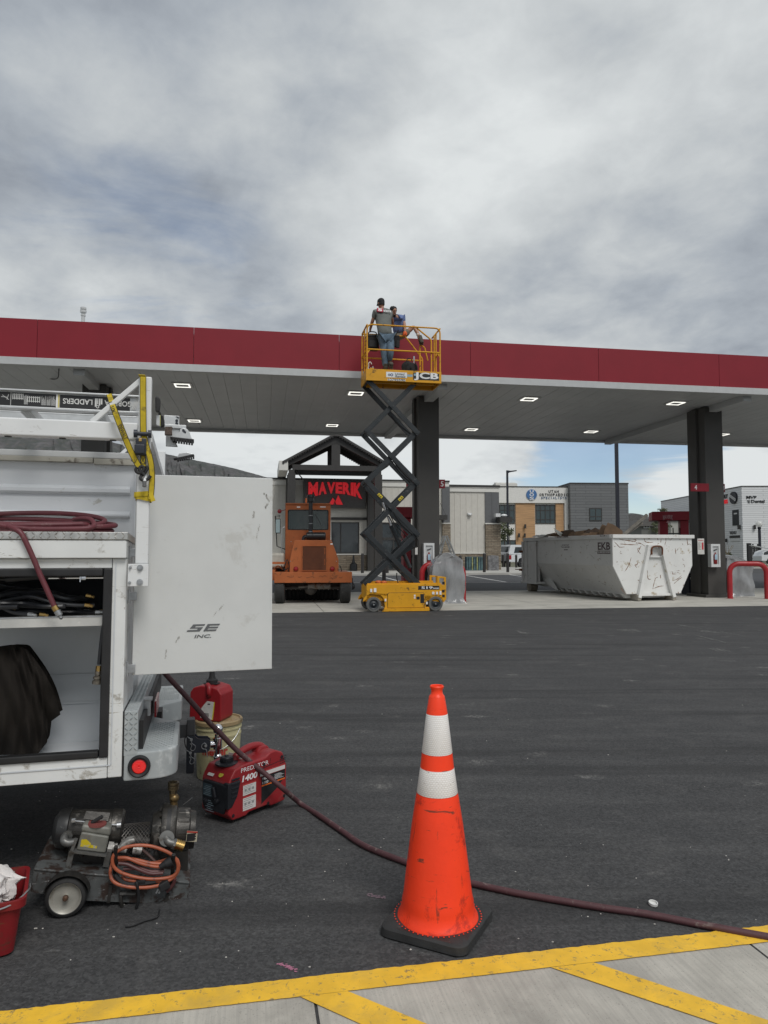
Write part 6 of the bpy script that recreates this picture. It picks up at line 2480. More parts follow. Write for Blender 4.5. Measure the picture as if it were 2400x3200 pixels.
def foliage(parent, name, cx_, cy_, cz_, rx, ry, rz, n, s_, m, seed=1, clumps=6):
 random.seed(seed)
 cl = []
 for _ in range(clumps):
  a, e = random.uniform(0, 6.28), random.uniform(-1, 1)
  rr_ = random.uniform(.3, .8)
  cl.append((cx_ + rx * rr_ * math.cos(a), cy_ + ry * rr_ * math.sin(a), cz_ + rz * e * .75, random.uniform(.3, .5)))
 q_ = MB()
 for _ in range(n):
  c_ = random.choice(cl)
  p_ = V((c_[0] + random.gauss(0, rx * c_[3] * .6), c_[1] + random.gauss(0, ry * c_[3] * .6), c_[2] + random.gauss(0, rz * c_[3] * .5)))
  u_ = V((random.gauss(0, 1), random.gauss(0, 1), random.gauss(0, 1))).normalized()
  v_ = u_.cross(V((random.gauss(0, 1), random.gauss(0, 1), random.gauss(0, 1)))).normalized()
  k = s_ * random.uniform(.6, 1.3)
  q_.add([tuple(p_ - u_ * k), tuple(p_ + v_ * k * .5), tuple(p_ + u_ * k), tuple(p_ - v_ * k * .5)], [(0, 1, 2, 3)])
 return q_.build(name, m, parent, smooth=0)
LEAF = mat('olive green leaves', (.085, .10, .045), .6, var=.5, vs=3)
def sapling(px, pyt, pyb, Y, w_, label, seed, pybase=None, n=420, nm='tree'):
 t0, t1 = PY(px, pyt, Y), PY(px, pyb, Y)
 t_ = thing(nm, label, 'tree', TR(t0.x, Y, 0))
 q_ = MB()
 H_ = t0.z
 q_.tube([(0, 0, 0), (.03, 0, H_ * .4), (0, .02, H_ * .8), (.02, 0, H_ * .97)], [.06, .045, .025, .008], 7)
 for k in range(9):
  z_ = t1.z + (H_ - t1.z) * (k + .3) / 9
  a_ = k * 2.4
  l_ = w_ * .8 * (1 - k / 12)
  q_.tube([(0, 0, z_), (l_ * .6 * math.cos(a_), l_ * .6 * math.sin(a_), z_ + l_ * .5), (l_ * math.cos(a_), l_ * math.sin(a_), z_ + l_ * 1.0)], [.018, .012, .005], 5)
 q_.build('trunk', mat('grey bark', (.10, .085, .07), .9, var=.3), t_)
 foliage(t_, 'crown', 0, 0, (t1.z + H_) / 2, w_, w_, (H_ - t1.z) / 2, n, .11, LEAF, seed, 9)
 return t_
sapling(1576, 1630, 1690, 58, .62, 'young green sapling beside the awning box of the shop wing', 3)
sapling(1592, 1650, 1676, 59, .35, 'thin sapling just right of the black lamp post', 13, n=150)
sapling(2062, 1628, 1668, 70, .9, 'green sapling to the left of the red kiosk posts', 5)
sapling(2068, 1588, 1604, 100, .7, 'tree top poking up behind the red kiosk roof', 6, n=260)
sh_ = PY(2277, 1745, 88)
shr = thing('shrub', 'small shrub with a dry flower stalk against the white clad wall', 'shrub', TR(sh_.x, 88, 0))
foliage(shr, 'leaves', 0, 0, .7, .8, .6, .5, 260, .14, LEAF, 8)
q = MB()
for k in range(8):
 q.tube([(0, 0, .2), (random.uniform(-.4, .4), 0, 1.2), (random.uniform(-.9, .9), 0, 2.1)], .02, 4)
q.build('stem', mat('dry stems', (.22, .18, .12), .9), shr)
def house(pxa, pxb, pyt, Y, D_, label, wins, roofh, mwall, gable='flat', name='house'):
 a, b = PY(pxa, pyt, Y), PY(pxb, pyt, Y)
 t_ = thing(name, label, 'house', TR(a.x, Y, 0), 'houses far behind the forecourt')
 w_ = b.x - a.x
 q_ = MB()
 q_.box(0, w_, 0, D_, 0, a.z - roofh)
 q_.build('wall', mwall, t_)
 q_ = MB()
 q_.prism([(-.4, a.z - roofh), (w_ * .12, a.z), (w_ * .88, a.z), (w_ + .4, a.z - roofh)] if gable == 'flat' else [(-.5, a.z - roofh), (w_ / 2, a.z), (w_ + .5, a.z - roofh)], -.4, D_, 'xz')
 q_.build('roof', mat('grey shingle roof', (.13, .125, .12), .9, var=.15), t_)
 for (x0, y0, x1, y1) in wins:
  p0, p1 = PY(x0, y0, Y), PY(x1, y1, Y)
  window(t_, p0.x - a.x, p1.x - a.x, p1.z, p0.z, -.001, 2, 1, .14, m=WHITE, gl=GLU, depth=.06)
 return t_
HG = mat('grey house siding', (.15, .155, .145), .8, var=.08)
HL = mat('light house siding', (.42, .42, .39), .8, var=.08)
house(2004, 2078, 1622, 118, 9, 'grey house with white windows between the plank and the red kiosk', [(2011, 1634, 2031, 1651), (2044, 1634, 2057, 1650)], 1.2, HG)
house(1966, 2003, 1608, 128, 9, 'dark narrow house with pale corner boards right of the grey block', [(1976, 1634, 1990, 1650)], 1.3, HG)
house(2096, 2125, 1618, 112, 8, 'pale house end seen between the posts of the red kiosk', [], .3, HL)
house(2125, 2160, 1622, 116, 8, 'grey house with a white window seen between the posts of the red kiosk', [(2130, 1633, 2139, 1649)], .6, HG)
house(2150, 2178, 1655, 130, 8, 'low grey house hidden behind the right hand post of the red kiosk', [], .6, HG)
def kiosk(px0, px1, pyt, pyb, Y, label, letters=True, ang=14):
 a = PY(px0, pyt, Y)
 b = PY(px1, pyt, Y)
 w_ = b.x - a.x
 M_ = TR(a.x, Y, 0) @ rotm('Z', ang)
 t_ = thing('pump_kiosk', label, 'fuel pump', M_, 'red fuel pump kiosks')
 fr = Fr(M_)
 zt_ = fr.xz((px0 + px1) / 2, pyt)[1]
 zb__ = fr.xz((px0 + px1) / 2, pyb)[1]
 w_ = w_ / math.cos(R(ang))
 q_ = MB()
 q_.box(0, w_, 0, 1.1, zb__, zt_, .03)
 q_.build('valance', RED, t_)
 for (x0, x1) in ((w_ * .22, w_ * .44), (w_ * .76, w_ * .98)):
  q_ = MB()
  q_.box(x0, x1, .2, .75, .15, zb__ - .002, .02)
  q_.build('post', RED, t_)
 q_ = MB()
 q_.box(w_ * .44 + .005, w_ * .76 - .005, .25, .7, .15, 1.75, .02)
 q_.box(w_ * .44 + .02, w_ * .76 - .02, .3, .34, 2.05, 2.10)
 q_.build('dispenser', BLK, t_)
 q_ = MB()
 q_.box(w_ * .46, w_ * .74, .235, .249, 1.25, 1.65)
 q_.box(w_ * .46, w_ * .74, .235, .249, .95, 1.15)
 q_.build('display', mat('grey display', (.22, .24, .25), .3), t_)
 for k in range(3):
  q_ = MB()
  xx = w_ * (.5 + .35 * k / 2)
  q_.tube(spline([(xx, .2, 1.1), (xx + .02, .05, 1.0), (xx + .05, .0, .55), (xx + .08, .08, .4), (xx + .1, .15, 1.2), (xx + .1, .25, 2.3)], 6), .02, 8)
  q_.box(xx - .04, xx + .04, .12, .22, 1.0, 1.25, .02)
  q_.build('hose', BLACK, t_)
 q_ = MB()
 q_.box(-.4, w_ + .4, -.1, 1.2, 0, .149, .03)
 q_.build('island_kerb', MATS['pale concrete walk'], t_)
 if letters:
  q_ = MB()
  cxl, hwl = w_ * .42, w_ * .13
  zl1, zl0 = zt_ - .14, zt_ - .34
  def wp(x, z):
   u = (x - cxl) / hwl
   return x, zl1 - (zl1 - z) * (.7 + .4 * u * u)
  q_.text('MAVERIK', cxl - hwl, cxl + hwl, zl0, zl1, -.001, .01, .03, warp=wp)
  q_.prism([(cxl - .07, zl0 - .10), (cxl, zl0), (cxl + .07, zl0 - .10)], -.01, -.001)
  q_.build('valance_lettering', mat('faded pink lettering', (.45, .25, .27), .5), t_)
 return t_
kiosk(2037, 2145, 1598, 1626, 27.5, 'red pump kiosk with faded white letters behind the dumpster', True, -14)
kiosk(1239, 1350, 1584, 1618, 26.5, 'red pump kiosk mostly hidden behind the middle column', False, 8)
a = G(2160, 1858)
wb = thing('waste_bin', 'dark blue waste bin between the dumpster and the right hand column', 'bin', TR(a.x, a.y, 0) @ rotm('Z', TH))
q = MB()
q.box(-.20, .22, -.2, .25, 0, .62, .03)
q.build('body', mat('navy plastic', (.012, .018, .035), .45, var=.2), wb)
q = MB()
q.box(-.21, .23, -.21, .26, .621, .72, .03)
q.c = 1
q.box(.08, .16, -.214, -.2105, .56, .59)
q.box(-.16, -.13, -.214, -.2105, .5, .56)
q.build('lid', [MATS['navy plastic'], WLET], wb)
a = G(2138, 1845)
q = MB(TR(0, 0, 0))
q.box(-.16, .16, .1, .2, 0, .55, .02)
q.tube(spline([(-.1, .05, .1), (.1, .04, .2), (.05, .05, .38), (-.1, .05, .3), (.02, .05, .15), (.13, .05, .45)], 6), .02, 8)
tag(q.build('coiled_hose_reel', BLACK, M=TR(a.x, a.y, 0)), 'black coiled hose beside the foot of the dumpster', 'hose')
# ================================================================ service truck (near, left)
ct = 2.98
cp = PY(392, 2440, ct)
MT = TR(cp.x, ct, 0) @ rotm('Z', 15) @ rotm('X', -2.2)
TF = Fr(MT)
TW = mat('truck white paint', (.69, .71, .73), .34, var=.03, vs=2, coat=.25, dirt=((.47, .46, .43), .12, 11))
TWD = mat('dirty white paint', (.67, .68, .67), .42, var=.05, vs=3, dirt=((.33, .31, .27), .32, 9), scr=((.40, .38, .34), .15, 7))
TIN = mat('truck inside grey', (.52, .545, .57), .5, var=.05, vs=3)
TGR = mat('grey bumper paint', (.34, .365, .37), .4, var=.06, vs=6, dirt=((.48, .50, .50), .3, 5))
DMD = mat('bright diamond plate', (.58, .57, .54), .30, metal=.85, var=.2, vs=14, dirt=((.18, .15, .11), .15, 12))
SEAL = mat('black rubber seal', (.012, .012, .013), .55, var=.3, vs=10)
trk = thing('service_truck', 'white service truck body with open compartment, ladder rack and grey tread plate bumper', 'truck', MT)
def zA(x, y):
 return x / 2.765, 1100 + y / 2.765
def zB(x, y):
 return x / 2.765, 1650 + y / 2.765
def zC(x, y):
 return x / 2.212, 2200 + y / 2.212
def zD(x, y):
 return 400 + x / 2.765, 2050 + y / 2.765
def zE(x, y):
 return 360 + x / 5.53, 2080 + y / 5.53
def zH(x, y):
 return 380 + x / 6.38, 1180 + y / 6.38
def T(p, yl=0.0):
 return TF.xz(*p, yl)
XF = -1.75                      # the body runs forward, out of the frame
z_bot = T((100, 2447))[1]
z_bot = (T((0, 2453))[1] + T((374, 2433))[1]) / 2
z_ct = (T((0, 1776))[1] + T((330, 1777))[1]) / 2        # top of compartment opening
z_cb = (T((0, 2388))[1] + T((320, 2370))[1]) / 2
x_cr = (T((354, 1790))[0] + T((333, 2350))[0]) / 2
x_r = (T((402, 1760))[0] + T((375, 2420))[0]) / 2
z_lip = T((200, 1746))[1]
z_dm = T((200, 1687))[1]
z_dt = T((200, 1663))[1]
print('truck: zbot %.2f zct %.2f zcb %.2f xcr %.2f xr %.2f lip %.2f dm %.2f dt %.2f' % (z_bot, z_ct, z_cb, x_cr, x_r, z_lip, z_dm, z_dt))
CD = .42                        # compartment depth
fw = .05
q = MB()
q.box(x_cr, x_r, 0, .05, z_bot, z_lip, .006)                       # rear jamb
q.box(XF, x_cr - .001, 0, .05, z_bot, z_cb, .004)                 # sill
q.box(XF, x_cr - .001, 0, .05, z_ct, z_lip, .004)                # header
q.box(XF, x_r, -.025, .06, z_lip + .001, z_dm - .001, .006)                # upper band
q.build('side_frame', TWD, trk)
q = MB()
q.box(x_cr + .012, x_cr + .016, -.004, -.0005, z_cb - .03, z_ct + .02)
q.box(XF, x_cr + .012, -.004, -.0005, z_cb - .034, z_cb - .030)
q.build('frame_crease', TIN, trk)
q = MB()
q.box(x_r - .035, x_r - .001, .051, CD + .1, z_bot + .02, z_dm - .002)
q.build('rear_face', TWD, trk)
q = MB()
q.box(XF, x_r - .036, CD, CD + .02, z_cb - .02, z_ct + .02)
q.box(XF, x_r - .036, .051, CD, z_cb - .03, z_cb - .015)
q.box(XF, x_r - .036, .051, CD, z_ct + .05, z_ct + .06)
q.box(x_cr + .03, x_cr + .04, .051, CD, z_cb - .02, z_ct + .04)
for z_ in (T(zB(600, 1270), CD)[1], T(zB(600, 1512), CD)[1]):
 q.box(XF, x_r - .05, CD - .006, CD - .001, z_ - .004, z_ + .003)
q.build('compartment_lining', TIN, trk)
q = MB()
sw = .034
q.box(x_cr - sw, x_cr + .002, -.012, .03, z_cb, z_ct, .008)
q.box(XF, x_cr - sw - .001, -.012, .03, z_ct - sw, z_ct, .008)
q.box(XF, x_cr - sw - .001, -.012, .03, z_cb, z_cb + sw * .9, .008)
q.build('door_seal', SEAL, trk)
zs1, zs0 = T((150, 1929))[1], T((150, 1961))[1]
q = MB()
q.box(XF, x_cr - .02, .035, .045, zs0, zs1)
q.box(XF, x_cr - .02, .0451, CD - .008, zs1 - .012, zs1 - .002)
q.build('shelf', mat('dusty shelf paint', (.48, .48, .46), .6, var=.12, vs=6, dirt=((.60, .59, .56), .3, 12)), trk)
q = MB()
q.box(XF, x_cr - .02, .033, .0349, zs1 - .004, zs1 + .001)
q.build('shelf_edge', STEEL, trk)
q = MB()
a, b = T(zB(0, 420), .05), T(zB(930, 427), .05)
q.cyl((XF, .05, b[1]), (b[0], .05, b[1]), .006, n=8)
a = T(zB(730, 425), .05)
q.box(a[0] - .012, a[0] + .008, .035, .06, a[1] - .012, a[1] + .012, .003)
q.box(a[0] - .016, a[0] - .012, .03, .06, a[1] - .02, a[1] + .024)
q.build('latch_rod', CHROME, trk)
q = MB()
a, b = T(zB(50, 443), .03), T(zB(415, 415), .03)
q.cyl((a[0], .03, a[1]), (b[0], .03, b[1]), .012, n=12)
q.cyl((a[0] - .2, .03, a[1]), (a[0], .03, a[1]), .006, n=8)
q.build('gas_strut', SEAL, trk)
q = MB()
q.box(XF, x_cr - .04, CD - .03, CD - .008, zs1, z_ct - .03)
q.build('bay_back', mat('dark bay back', (.02, .022, .026), .8, var=.2), trk)  # dark sheet across the back wall of the upper bay
def tread(m, o, u, v, nu, nv, ln, w, h):
 """o origin, u/v edge vectors spanning the patch"""
 o, u, v = V(o), V(u), V(v)
 nrm = u.cross(v).normalized()
 uh, vh = u.normalized(), v.normalized()
 for j in range(nv):
  for i in range(nu):
   c_ = o + u * ((i + .5) / nu) + v * ((j + .5) / nv)
   s_ = 1 if (i + j) % 2 else -1
   d_ = (uh + vh * s_).normalized()
   p_ = nrm.cross(d_)
   pts_ = [c_ - d_ * ln, c_ - p_ * w, c_ + d_ * ln, c_ + p_ * w, c_ + nrm * h - d_ * ln * .45, c_ + nrm * h + d_ * ln * .45]
   m.add([tuple(x) for x in pts_], [(0, 1, 5, 4), (0, 4, 3), (1, 2, 5), (2, 3, 5), (3, 4, 5)])
q = MB()
q.box(XF, x_r + .004, -.03, .5, z_dm, z_dt, .003)
tread(q, (XF, -.0305, z_dm), (x_r - XF, 0, 0), (0, 0, z_dt - z_dm), 60, 2, .0105, .0030, .003)
q.build('diamond_plate', DMD, trk)
YU_ = .40
xu = (T((423, 1480), YU_)[0])
zu1 = T((200, 1442), YU_)[1]
zcap1 = T((200, 1411), YU_)[1]
q = MB()
q.box(XF, xu, YU_, YU_ + .05, z_dt - .01, zu1, .003)
for yy0, yy1 in ((1523, 1546), (1603, 1621)):
 za, zb__ = T((200, yy1), YU_)[1], T((200, yy0), YU_)[1]
 q.prism([(YU_, za), (YU_ - .022, za + .012), (YU_ - .022, zb__ - .004), (YU_, zb__ + .012)], XF, xu - .02, 'yz', bev=.003)
q.box(xu - .002, xu + .012, YU_ - .01, YU_ + .7, z_dt - .01, zu1 - .02)
q.build('upper_panel', TW, trk)
q = MB()
q.box(XF, xu + .01, YU_ - .02, YU_ + .9, zu1 + .018, zcap1, .004)
q.build('top_cap', LGREY, trk)
q = MB()
q.box(XF, xu - .19, YU_ - .03, YU_ + .04, zu1 - .006, zu1 + .017, .002)
q.box(xu - .187, xu + .01, YU_ - .026, YU_ + .04, zu1 - .012, zu1 + .016, .002)
q.build('drip_rail', mat('stained trim', (.45, .43, .37), .7, var=.15, vs=4, dirt=((.12, .10, .08), .35, 10)), trk)
xk = T((430, 2349), 0)[0]
zk1, zk0 = T((400, 2222))[1], T((400, 2349))[1]
q = MB()
q.box(x_r + .004, xk, .0, 1.9, zk0 - .02, zk1, .004)
tread(q, (x_r + .004, -.0005, zk0), (xk - x_r - .004, 0, 0), (0, 0, zk1 - zk0), 3, 8, .0105, .0030, .0045)
tread(q, (x_r + .004, .01, zk1 + .0005), (xk - x_r - .004, 0, 0), (0, 1.8, 0), 3, 90, .0085, .0024, .0025)
q.build('kick_plate', TGR, trk)
xb1 = T((556, 2340), 0.12)[0]
zb1 = zk0 - .004
zb0 = (T((480, 2436))[1])
rc = .10
outl = [(x_r + .004, 0)]
for k in range(7):
 th = -math.pi / 2 + k * math.pi / 12
 outl.append((xb1 - rc * 1.1 + rc * 1.1 * math.cos(th), rc + rc * math.sin(th)))
outl += [(xb1, .62), (xb1 - .14, .80), (xb1 - .14, 1.10), (xb1, 1.28), (xb1, 1.9), (x_r + .004, 1.9)]
q = MB()
q.prism(outl, zb0, zb1, 'xy', bev=.010)
tread(q, (xk + .03, .05, zb1 + .0005), (xb1 - xk - .05, 0, 0), (0, .56, 0), 10, 26, .0085, .0024, .002)
tread(q, (xk + .03, 1.30, zb1 + .0005), (xb1 - xk - .05, 0, 0), (0, .5, 0), 10, 24, .0085, .0024, .002)
tread(q, (xk + .03, .63, zb1 + .0005), (xb1 - xk - .19, 0, 0), (0, .64, 0), 6, 30, .0085, .0024, .002)
q.build('bumper', TGR, trk)
q = MB()
q.box(xk + .001, xk + .018, .05, 1.85, zb1 + .0005, zk1 - .05)
q.build('gap_shade', SEAL, trk)  # solid black strip standing in for the shade in the gap
q = MB()
q.box(x_r - .001, x_r + .0035, -.001, .3, z_bot, zk1)
q.build('body_seam', SEAL, trk)
q = MB()
a = T((457, 2215), .35)
q.box(a[0] - .015, a[0] + .02, .33, .37, a[1] - .03, a[1] + .04, .003)
q.box(a[0] - .015, a[0] + .028, .32, .38, a[1] + .041, a[1] + .052, .002)
q.build('striker', STEEL, trk)
q = MB()
a = T((470, 2180), .6)
q.box(xk + .036, xk + .045, .6, .9, zb1 + .03, a[1] - .02)
q.build('red_reflector', RLENS, trk)
c = T((435, 2394), -.0)
rL = (T((471, 2394))[0] - T((399, 2394))[0]) / 2
q = MB()
Lx = TR(c[0], -.001, c[1]) @ rotm('X', 90)
q.lathe([(rL * .62, .006), (rL * .66, .014), (rL * .85, .018), (rL * .98, .010), (rL, 0)], 40, Lx, cap=False)
tl = q.build('marker_lamp', SEAL, trk)
q = MB()
q.lathe([(.001, .010), (rL * .12, .012), (rL * .13, .009), (rL * .4, .010), (rL * .60, .008), (rL * .64, .004)], 36, Lx, cap=False)
q.build('lens', mat('bright red lens', (.75, .012, .012), .15, var=.12, vs=60, spec=.8, emit=((.8, .02, .02), .10)), tl)
YPt = -.045
xp0 = T((422, 1750), YPt)[0]
xp1 = T((463, 1750), YPt)[0]
zp1 = T((470, 1177), YPt)[1]
zp0 = T((440, 1762), YPt)[1]
RK = mat('rack white paint', (.69, .70, .70), .38, var=.04, vs=5, dirt=((.36, .34, .31), .14, 9), scr=((.38, .36, .33), .18, 8))
q = MB()
q.box(xp0, xp1, YPt, YPt + .05, zp0, zp1, .006, 3)
q.build('rack_post', RK, trk)
q = MB()
bz1, bz0 = T((200, 1310), YPt)[1], T((200, 1366), YPt)[1]
q.box(XF, xp0 - .001, YPt + .004, YPt + .05, bz0, bz1, .008, 3)
q.build('side_rail', RK, trk)
q = MB()
for (x, y) in ((55, 728), (530, 750), (970, 770)):
 a = T(zA(x, y), YPt)
 q.cyl((a[0], YPt + .027, bz0 - .002), (a[0], YPt + .027, bz0 + .001), .014, n=12)
q.build('rail_hole', mat('dark hole', (.05, .045, .04), .8), trk)
q = MB()
a, b = T(zA(1215, 232), YPt), T(zA(785, 598), YPt)
q.bar((a[0], YPt + .025, a[1]), (b[0], YPt + .025, b[1]), .022, .022, bev=.003)
q.build('brace', RK, trk)
q = MB()
a, b = T(zA(1030, 765), YPt), T(zA(1175, 905), YPt)
q.prism([(a[0], a[1]), (xp0, a[1]), (xp0, b[1] - .02)], YPt + .01, YPt + .018)
q.build('gusset', RK, trk)
q = MB()
a, b = T((400, 1762), -.052), T((463, 1832), -.052)
q.box(a[0], b[0], YPt - .010, YPt + .04, b[1], a[1], .003)
q.build('post_bracket', RK, trk)
q = MB()
for (x, y, r_) in ((1210, 345, .013), (1208, 468, .013), (1126, 342, .006), (1120, 472, .006)):
 a = T(zB(x, y), YPt - .01)
 q.cyl((a[0], YPt - .0105, a[1]), (a[0], YPt - .014, a[1]), r_, n=20)
 q.cyl((a[0], YPt - .014, a[1]), (a[0], YPt - .024, a[1]), r_ * .62, n=6)
q.build('bolt', STEEL, trk)
FY = 1.75
xf0, xf1 = T((485, 1440), FY)[0], T((516, 1440), FY)[0]
zf1_ = T((500, 1432), FY)[1]
q = MB()
q.box(xf0, xf1, FY, FY + .06, 1.2, zf1_ + .05, .006)
q.build('rack_post', RK, trk)
q = MB()
cz1 = bz1 - .0
a0, a1 = T((480, 1345), .25), T((516, 1420), 1.2)
q.box(xp0 + .0, xp1 + .005, YPt + .051, FY + .1, bz0 + .0, bz1 - .03, .006)
q.build('cross_bar', RK, trk)
q = MB()
q.box(XF, XF + .05, YPt + .051, FY, bz0, bz1 - .03, .006)
q.box(-1.05, -1.0, YPt + .051, FY, bz0, bz1 - .03, .006)
q.build('cross_bar', RK, trk)
q = MB()
q.box(XF, xf0 - .001, FY, FY + .05, bz0, bz1, .008)
q.build('far_rail', RK, trk)
q = MB()
a, b = T((336, 1386), FY)[0], T((345, 1386), FY)[0]
q.box(a, b, FY + .005, FY + .045, 1.2, bz0)
q.bar((T((370, 1425), FY)[0], FY + .02, T((370, 1425), FY)[1]), (T((400, 1398), FY)[0], FY + .02, T((400, 1398), FY)[1]), .02, .02)
q.build('far_upright', RK, trk)
q = MB()
q.box(XF, xu, FY - .3, FY + .1, z_bot + .1, zcap1 - .12, .01)
q.box(XF, x_r - .04, CD + .03, FY - .3, z_bot + .1, z_bot + .3)
q.build('far_body', TW, trk)
q = MB()
q.box(XF, x_r, .55, .68, .38, z_bot + .1)
q.box(XF, x_r, 1.3, 1.42, .38, z_bot + .1)
q.box(XF, xb1 - .1, .9, 1.05, .42, z_bot + .1)
q.build('chassis_rail', SEAL, trk)
YD_ = .10
dl = (T((417, 1850), YD_)[0] + T((407, 2090), YD_)[0]) / 2 + .004
dr = (T((856, 1500), YD_)[0] + T((846, 2094), YD_)[0]) / 2
dt_ = (T((500, 1479), YD_)[1] + T((857, 1497), YD_)[1]) / 2
db_ = (T((450, 2106), YD_)[1] + T((846, 2095), YD_)[1]) / 2
print('door', dl, dr, db_, dt_)
DOORM = mat('open door paint', (.58, .59, .58), .42, var=.04, vs=2.5, dirt=((.51, .51, .49), .2, 6), scr=((.58, .58, .565), .15, 5), coat=.1)
Md = TR(dl, YD_, 0) @ rotm('Z', 1.5)
q = MB(Md)
w_ = dr - dl
q.box(0, w_, 0, .028, db_, dt_, .004, 2)
q.box(w_ - .006, w_ + .001, -.001, .03, db_ + .002, dt_ - .002)
door = q.build('door', DOORM, trk)
q = MB(Md)
DF_ = Fr(MT @ Md)
c0, c1 = DF_.xz(*(588, 1974)), DF_.xz(*(686, 1949))
sx, sz = c1[0] - c0[0], c1[1] - c0[1]
def slant(m, pts):
 m.prism([(c0[0] + (x + .28 * y * .5) * sx, c0[1] + y * sz) for x, y in pts], -.0022, -.0006)
slant(q, [(-.05, 0), (.36, 0), (.39, .58), (.13, .58), (.13, .78), (.40, .78), (.40, 1), (.02, 1), (-.01, .42), (.25, .42), (.25, .22), (-.05, .22)])
for (y0, y1) in ((0, .22), (.39, .60), (.78, 1)):
 slant(q, [(.48, y0), (.88, y0), (.88, y1), (.48, y1)])
slant(q, [(.48, .22), (.58, .22), (.58, .39), (.48, .39)])
slant(q, [(.48, .60), (.58, .60), (.58, .78), (.48, .78)])
c2, c3 = DF_.xz(*(607, 1994)), DF_.xz(*(660, 1982))
q.text('INC.', c2[0], c3[0], c2[1], c3[1], -.0006, .0016, .03, shear=.2)
q.build('door_lettering', mat('grey vinyl', (.115, .12, .125), .5), door)
random.seed(8)
q = MB(Md)
for (x0, y0, x1, y1) in ((826, 1543, 838, 1549), (832, 1550, 843, 1570), (836, 1575, 828, 1590), (812, 1640, 800, 1690), (560, 1990, 548, 2010), (700, 1890, 660, 1930), (853, 1500, 855, 1560), (520, 2030, 516, 2060), (795, 1600, 790, 1620)):
 a, b = DF_.xz(x0, y0), DF_.xz(x1, y1)
 n_ = 9
 for k in range(n_):
  t_ = k / n_
  xx, zz = a[0] + (b[0] - a[0]) * t_ + random.uniform(-.003, .003), a[1] + (b[1] - a[1]) * t_
  s_ = random.uniform(.0008, .003)
  q.box(xx - s_, xx + s_, -.0008, -.0003, zz - s_ * 1.5, zz + s_ * 1.5)
q.build('door_scuffs', mat('grey scuffs', (.36, .355, .33), .7), door)
q = MB()
for zz in (db_ + .03, (db_ + dt_) / 2 - .1, dt_ - .35):
 q = MB()
 q.box(x_r - .002, dl + .014, .085, .10, zz - .018, zz + .018, .002)
 q.cyl((x_r + .004, .09, zz - .03), (x_r + .004, .09, zz + .03), .006, n=8)
 q.build('door_hinge', STEEL, trk)
HY_ = 1.02
HB = mat('black hitch steel', (.018, .022, .032), .4, var=.2, vs=12)
q = MB()
a, b = T((556, 2262), HY_), T((608, 2300), HY_)
q.box(xb1 - .2, b[0] + .0, HY_ - .032, HY_ + .032, b[1], a[1], .004)
a, b = T((584, 2250), HY_ - .05), T((609, 2300), HY_ - .05)
q.box(a[0], b[0], HY_ - .045, HY_ + .045, b[1], a[1], .006)
q.build('receiver_tube', mat('grey black tube', (.045, .047, .05), .5), trk)
q = MB()
a, b = T((583, 2296), HY_ - .05), T((606, 2420), HY_ - .05)
q.box(a[0], b[0], HY_ - .03, HY_ + .03, b[1], a[1], .006)
q.build('drop_shank', HB, trk)
q = MB()
poly = [T(zE(x, y), HY_ - .04) for x, y in ((1245, 1215), (1370, 1215), (1435, 1265), (1600, 1270), (1650, 1310), (1640, 1440), (1590, 1500), (1250, 1510))]
q.prism(poly, HY_ - .045, HY_ - .035)
q.prism(poly, HY_ + .035, HY_ + .045)
q.build('side_plate', HB, trk)
BY = HY_
c = T((681, 2278), BY)
c2 = T((674, 2366), BY)
xc_ = c[0]
q = MB()
rb = T((697, 2278), BY)[0] - xc_
q.ball((xc_, BY, c[1]), rb, 10)
q.cyl((xc_, BY, c[1] - rb * 1.0), (xc_, BY, T((680, 2308), BY)[1]), rb * .6, n=18)
q.cyl((xc_, BY, T((680, 2308), BY)[1]), (xc_, BY, T((680, 2340), BY)[1]), rb * .85, n=22)
q.cyl((xc_, BY, T((680, 2306), BY)[1]), (xc_, BY, T((680, 2311), BY)[1]), rb * 1.0, n=22)
q.cyl((xc_, BY, T((680, 2340), BY)[1]), (xc_, BY, c2[1]), rb * .5, n=16)
q.ball((xc_, BY, c2[1]), rb * .82, 10)
q.cyl((xc_ - rb * 1.4, BY, T((680, 2325), BY)[1]), (xc_, BY, T((680, 2325), BY)[1]), rb * .7, n=16)
q.build('hitch_ball', CHROME, trk)
q = MB()
for (x, y, s_) in ((1315, 1280, 1), (1300, 1510, 1), (1565, 1385, -1)):
 a = T(zE(x, y), HY_ - .055)
 yy = HY_ - .056
 q.cyl((a[0], yy - .004, a[1]), (a[0], yy + .012, a[1]), .0075, n=12)
 k = .0052 / 10 * 10
 pts = [(-70, 60), (0, 0), (10, -60), (70, -110), (60, -170), (20, -190), (-10, -160), (10, -100), (-20, -60)] if s_ > 0 else [(35, -200), (10, -70), (-40, -50), (-70, -20), (-60, 30), (-20, 50), (10, 20)]
 f = (T(zE(x + 100, y), HY_ - .055)[0] - a[0]) / 100
 q.tube(spline([(a[0] + px_ * f, yy - .003, a[1] + py_ * f) for px_, py_ in pts], 5), .0022, 6)
q.build('clip_pin', STEEL, trk)
q = MB()
pts = [T(zE(x, y), HY_ - .06) for x, y in ((1240, 1215), (1205, 1260), (1205, 1350), (1230, 1420), (1255, 1450))]
q.tube(spline([(p[0], HY_ - .06, p[1]) for p in pts], 5), .003, 6)
q.build('safety_cable', SEAL, trk)
ALW = mat('brushed aluminium ladder', (.58, .59, .59), .36, metal=.55, var=.08, vs=20, dirt=((.22, .19, .16), .12, 10))
LY0 = .12
ld = thing('extension_ladder', 'aluminium ladder lying upside down on the truck rack with a black printed band', 'ladder', MT)
XL0 = -1.5
xe = T((436, 1260), LY0)[0]
zl1 = T((200, 1226), LY0)[1]
zl0 = T((200, 1286), LY0)[1]
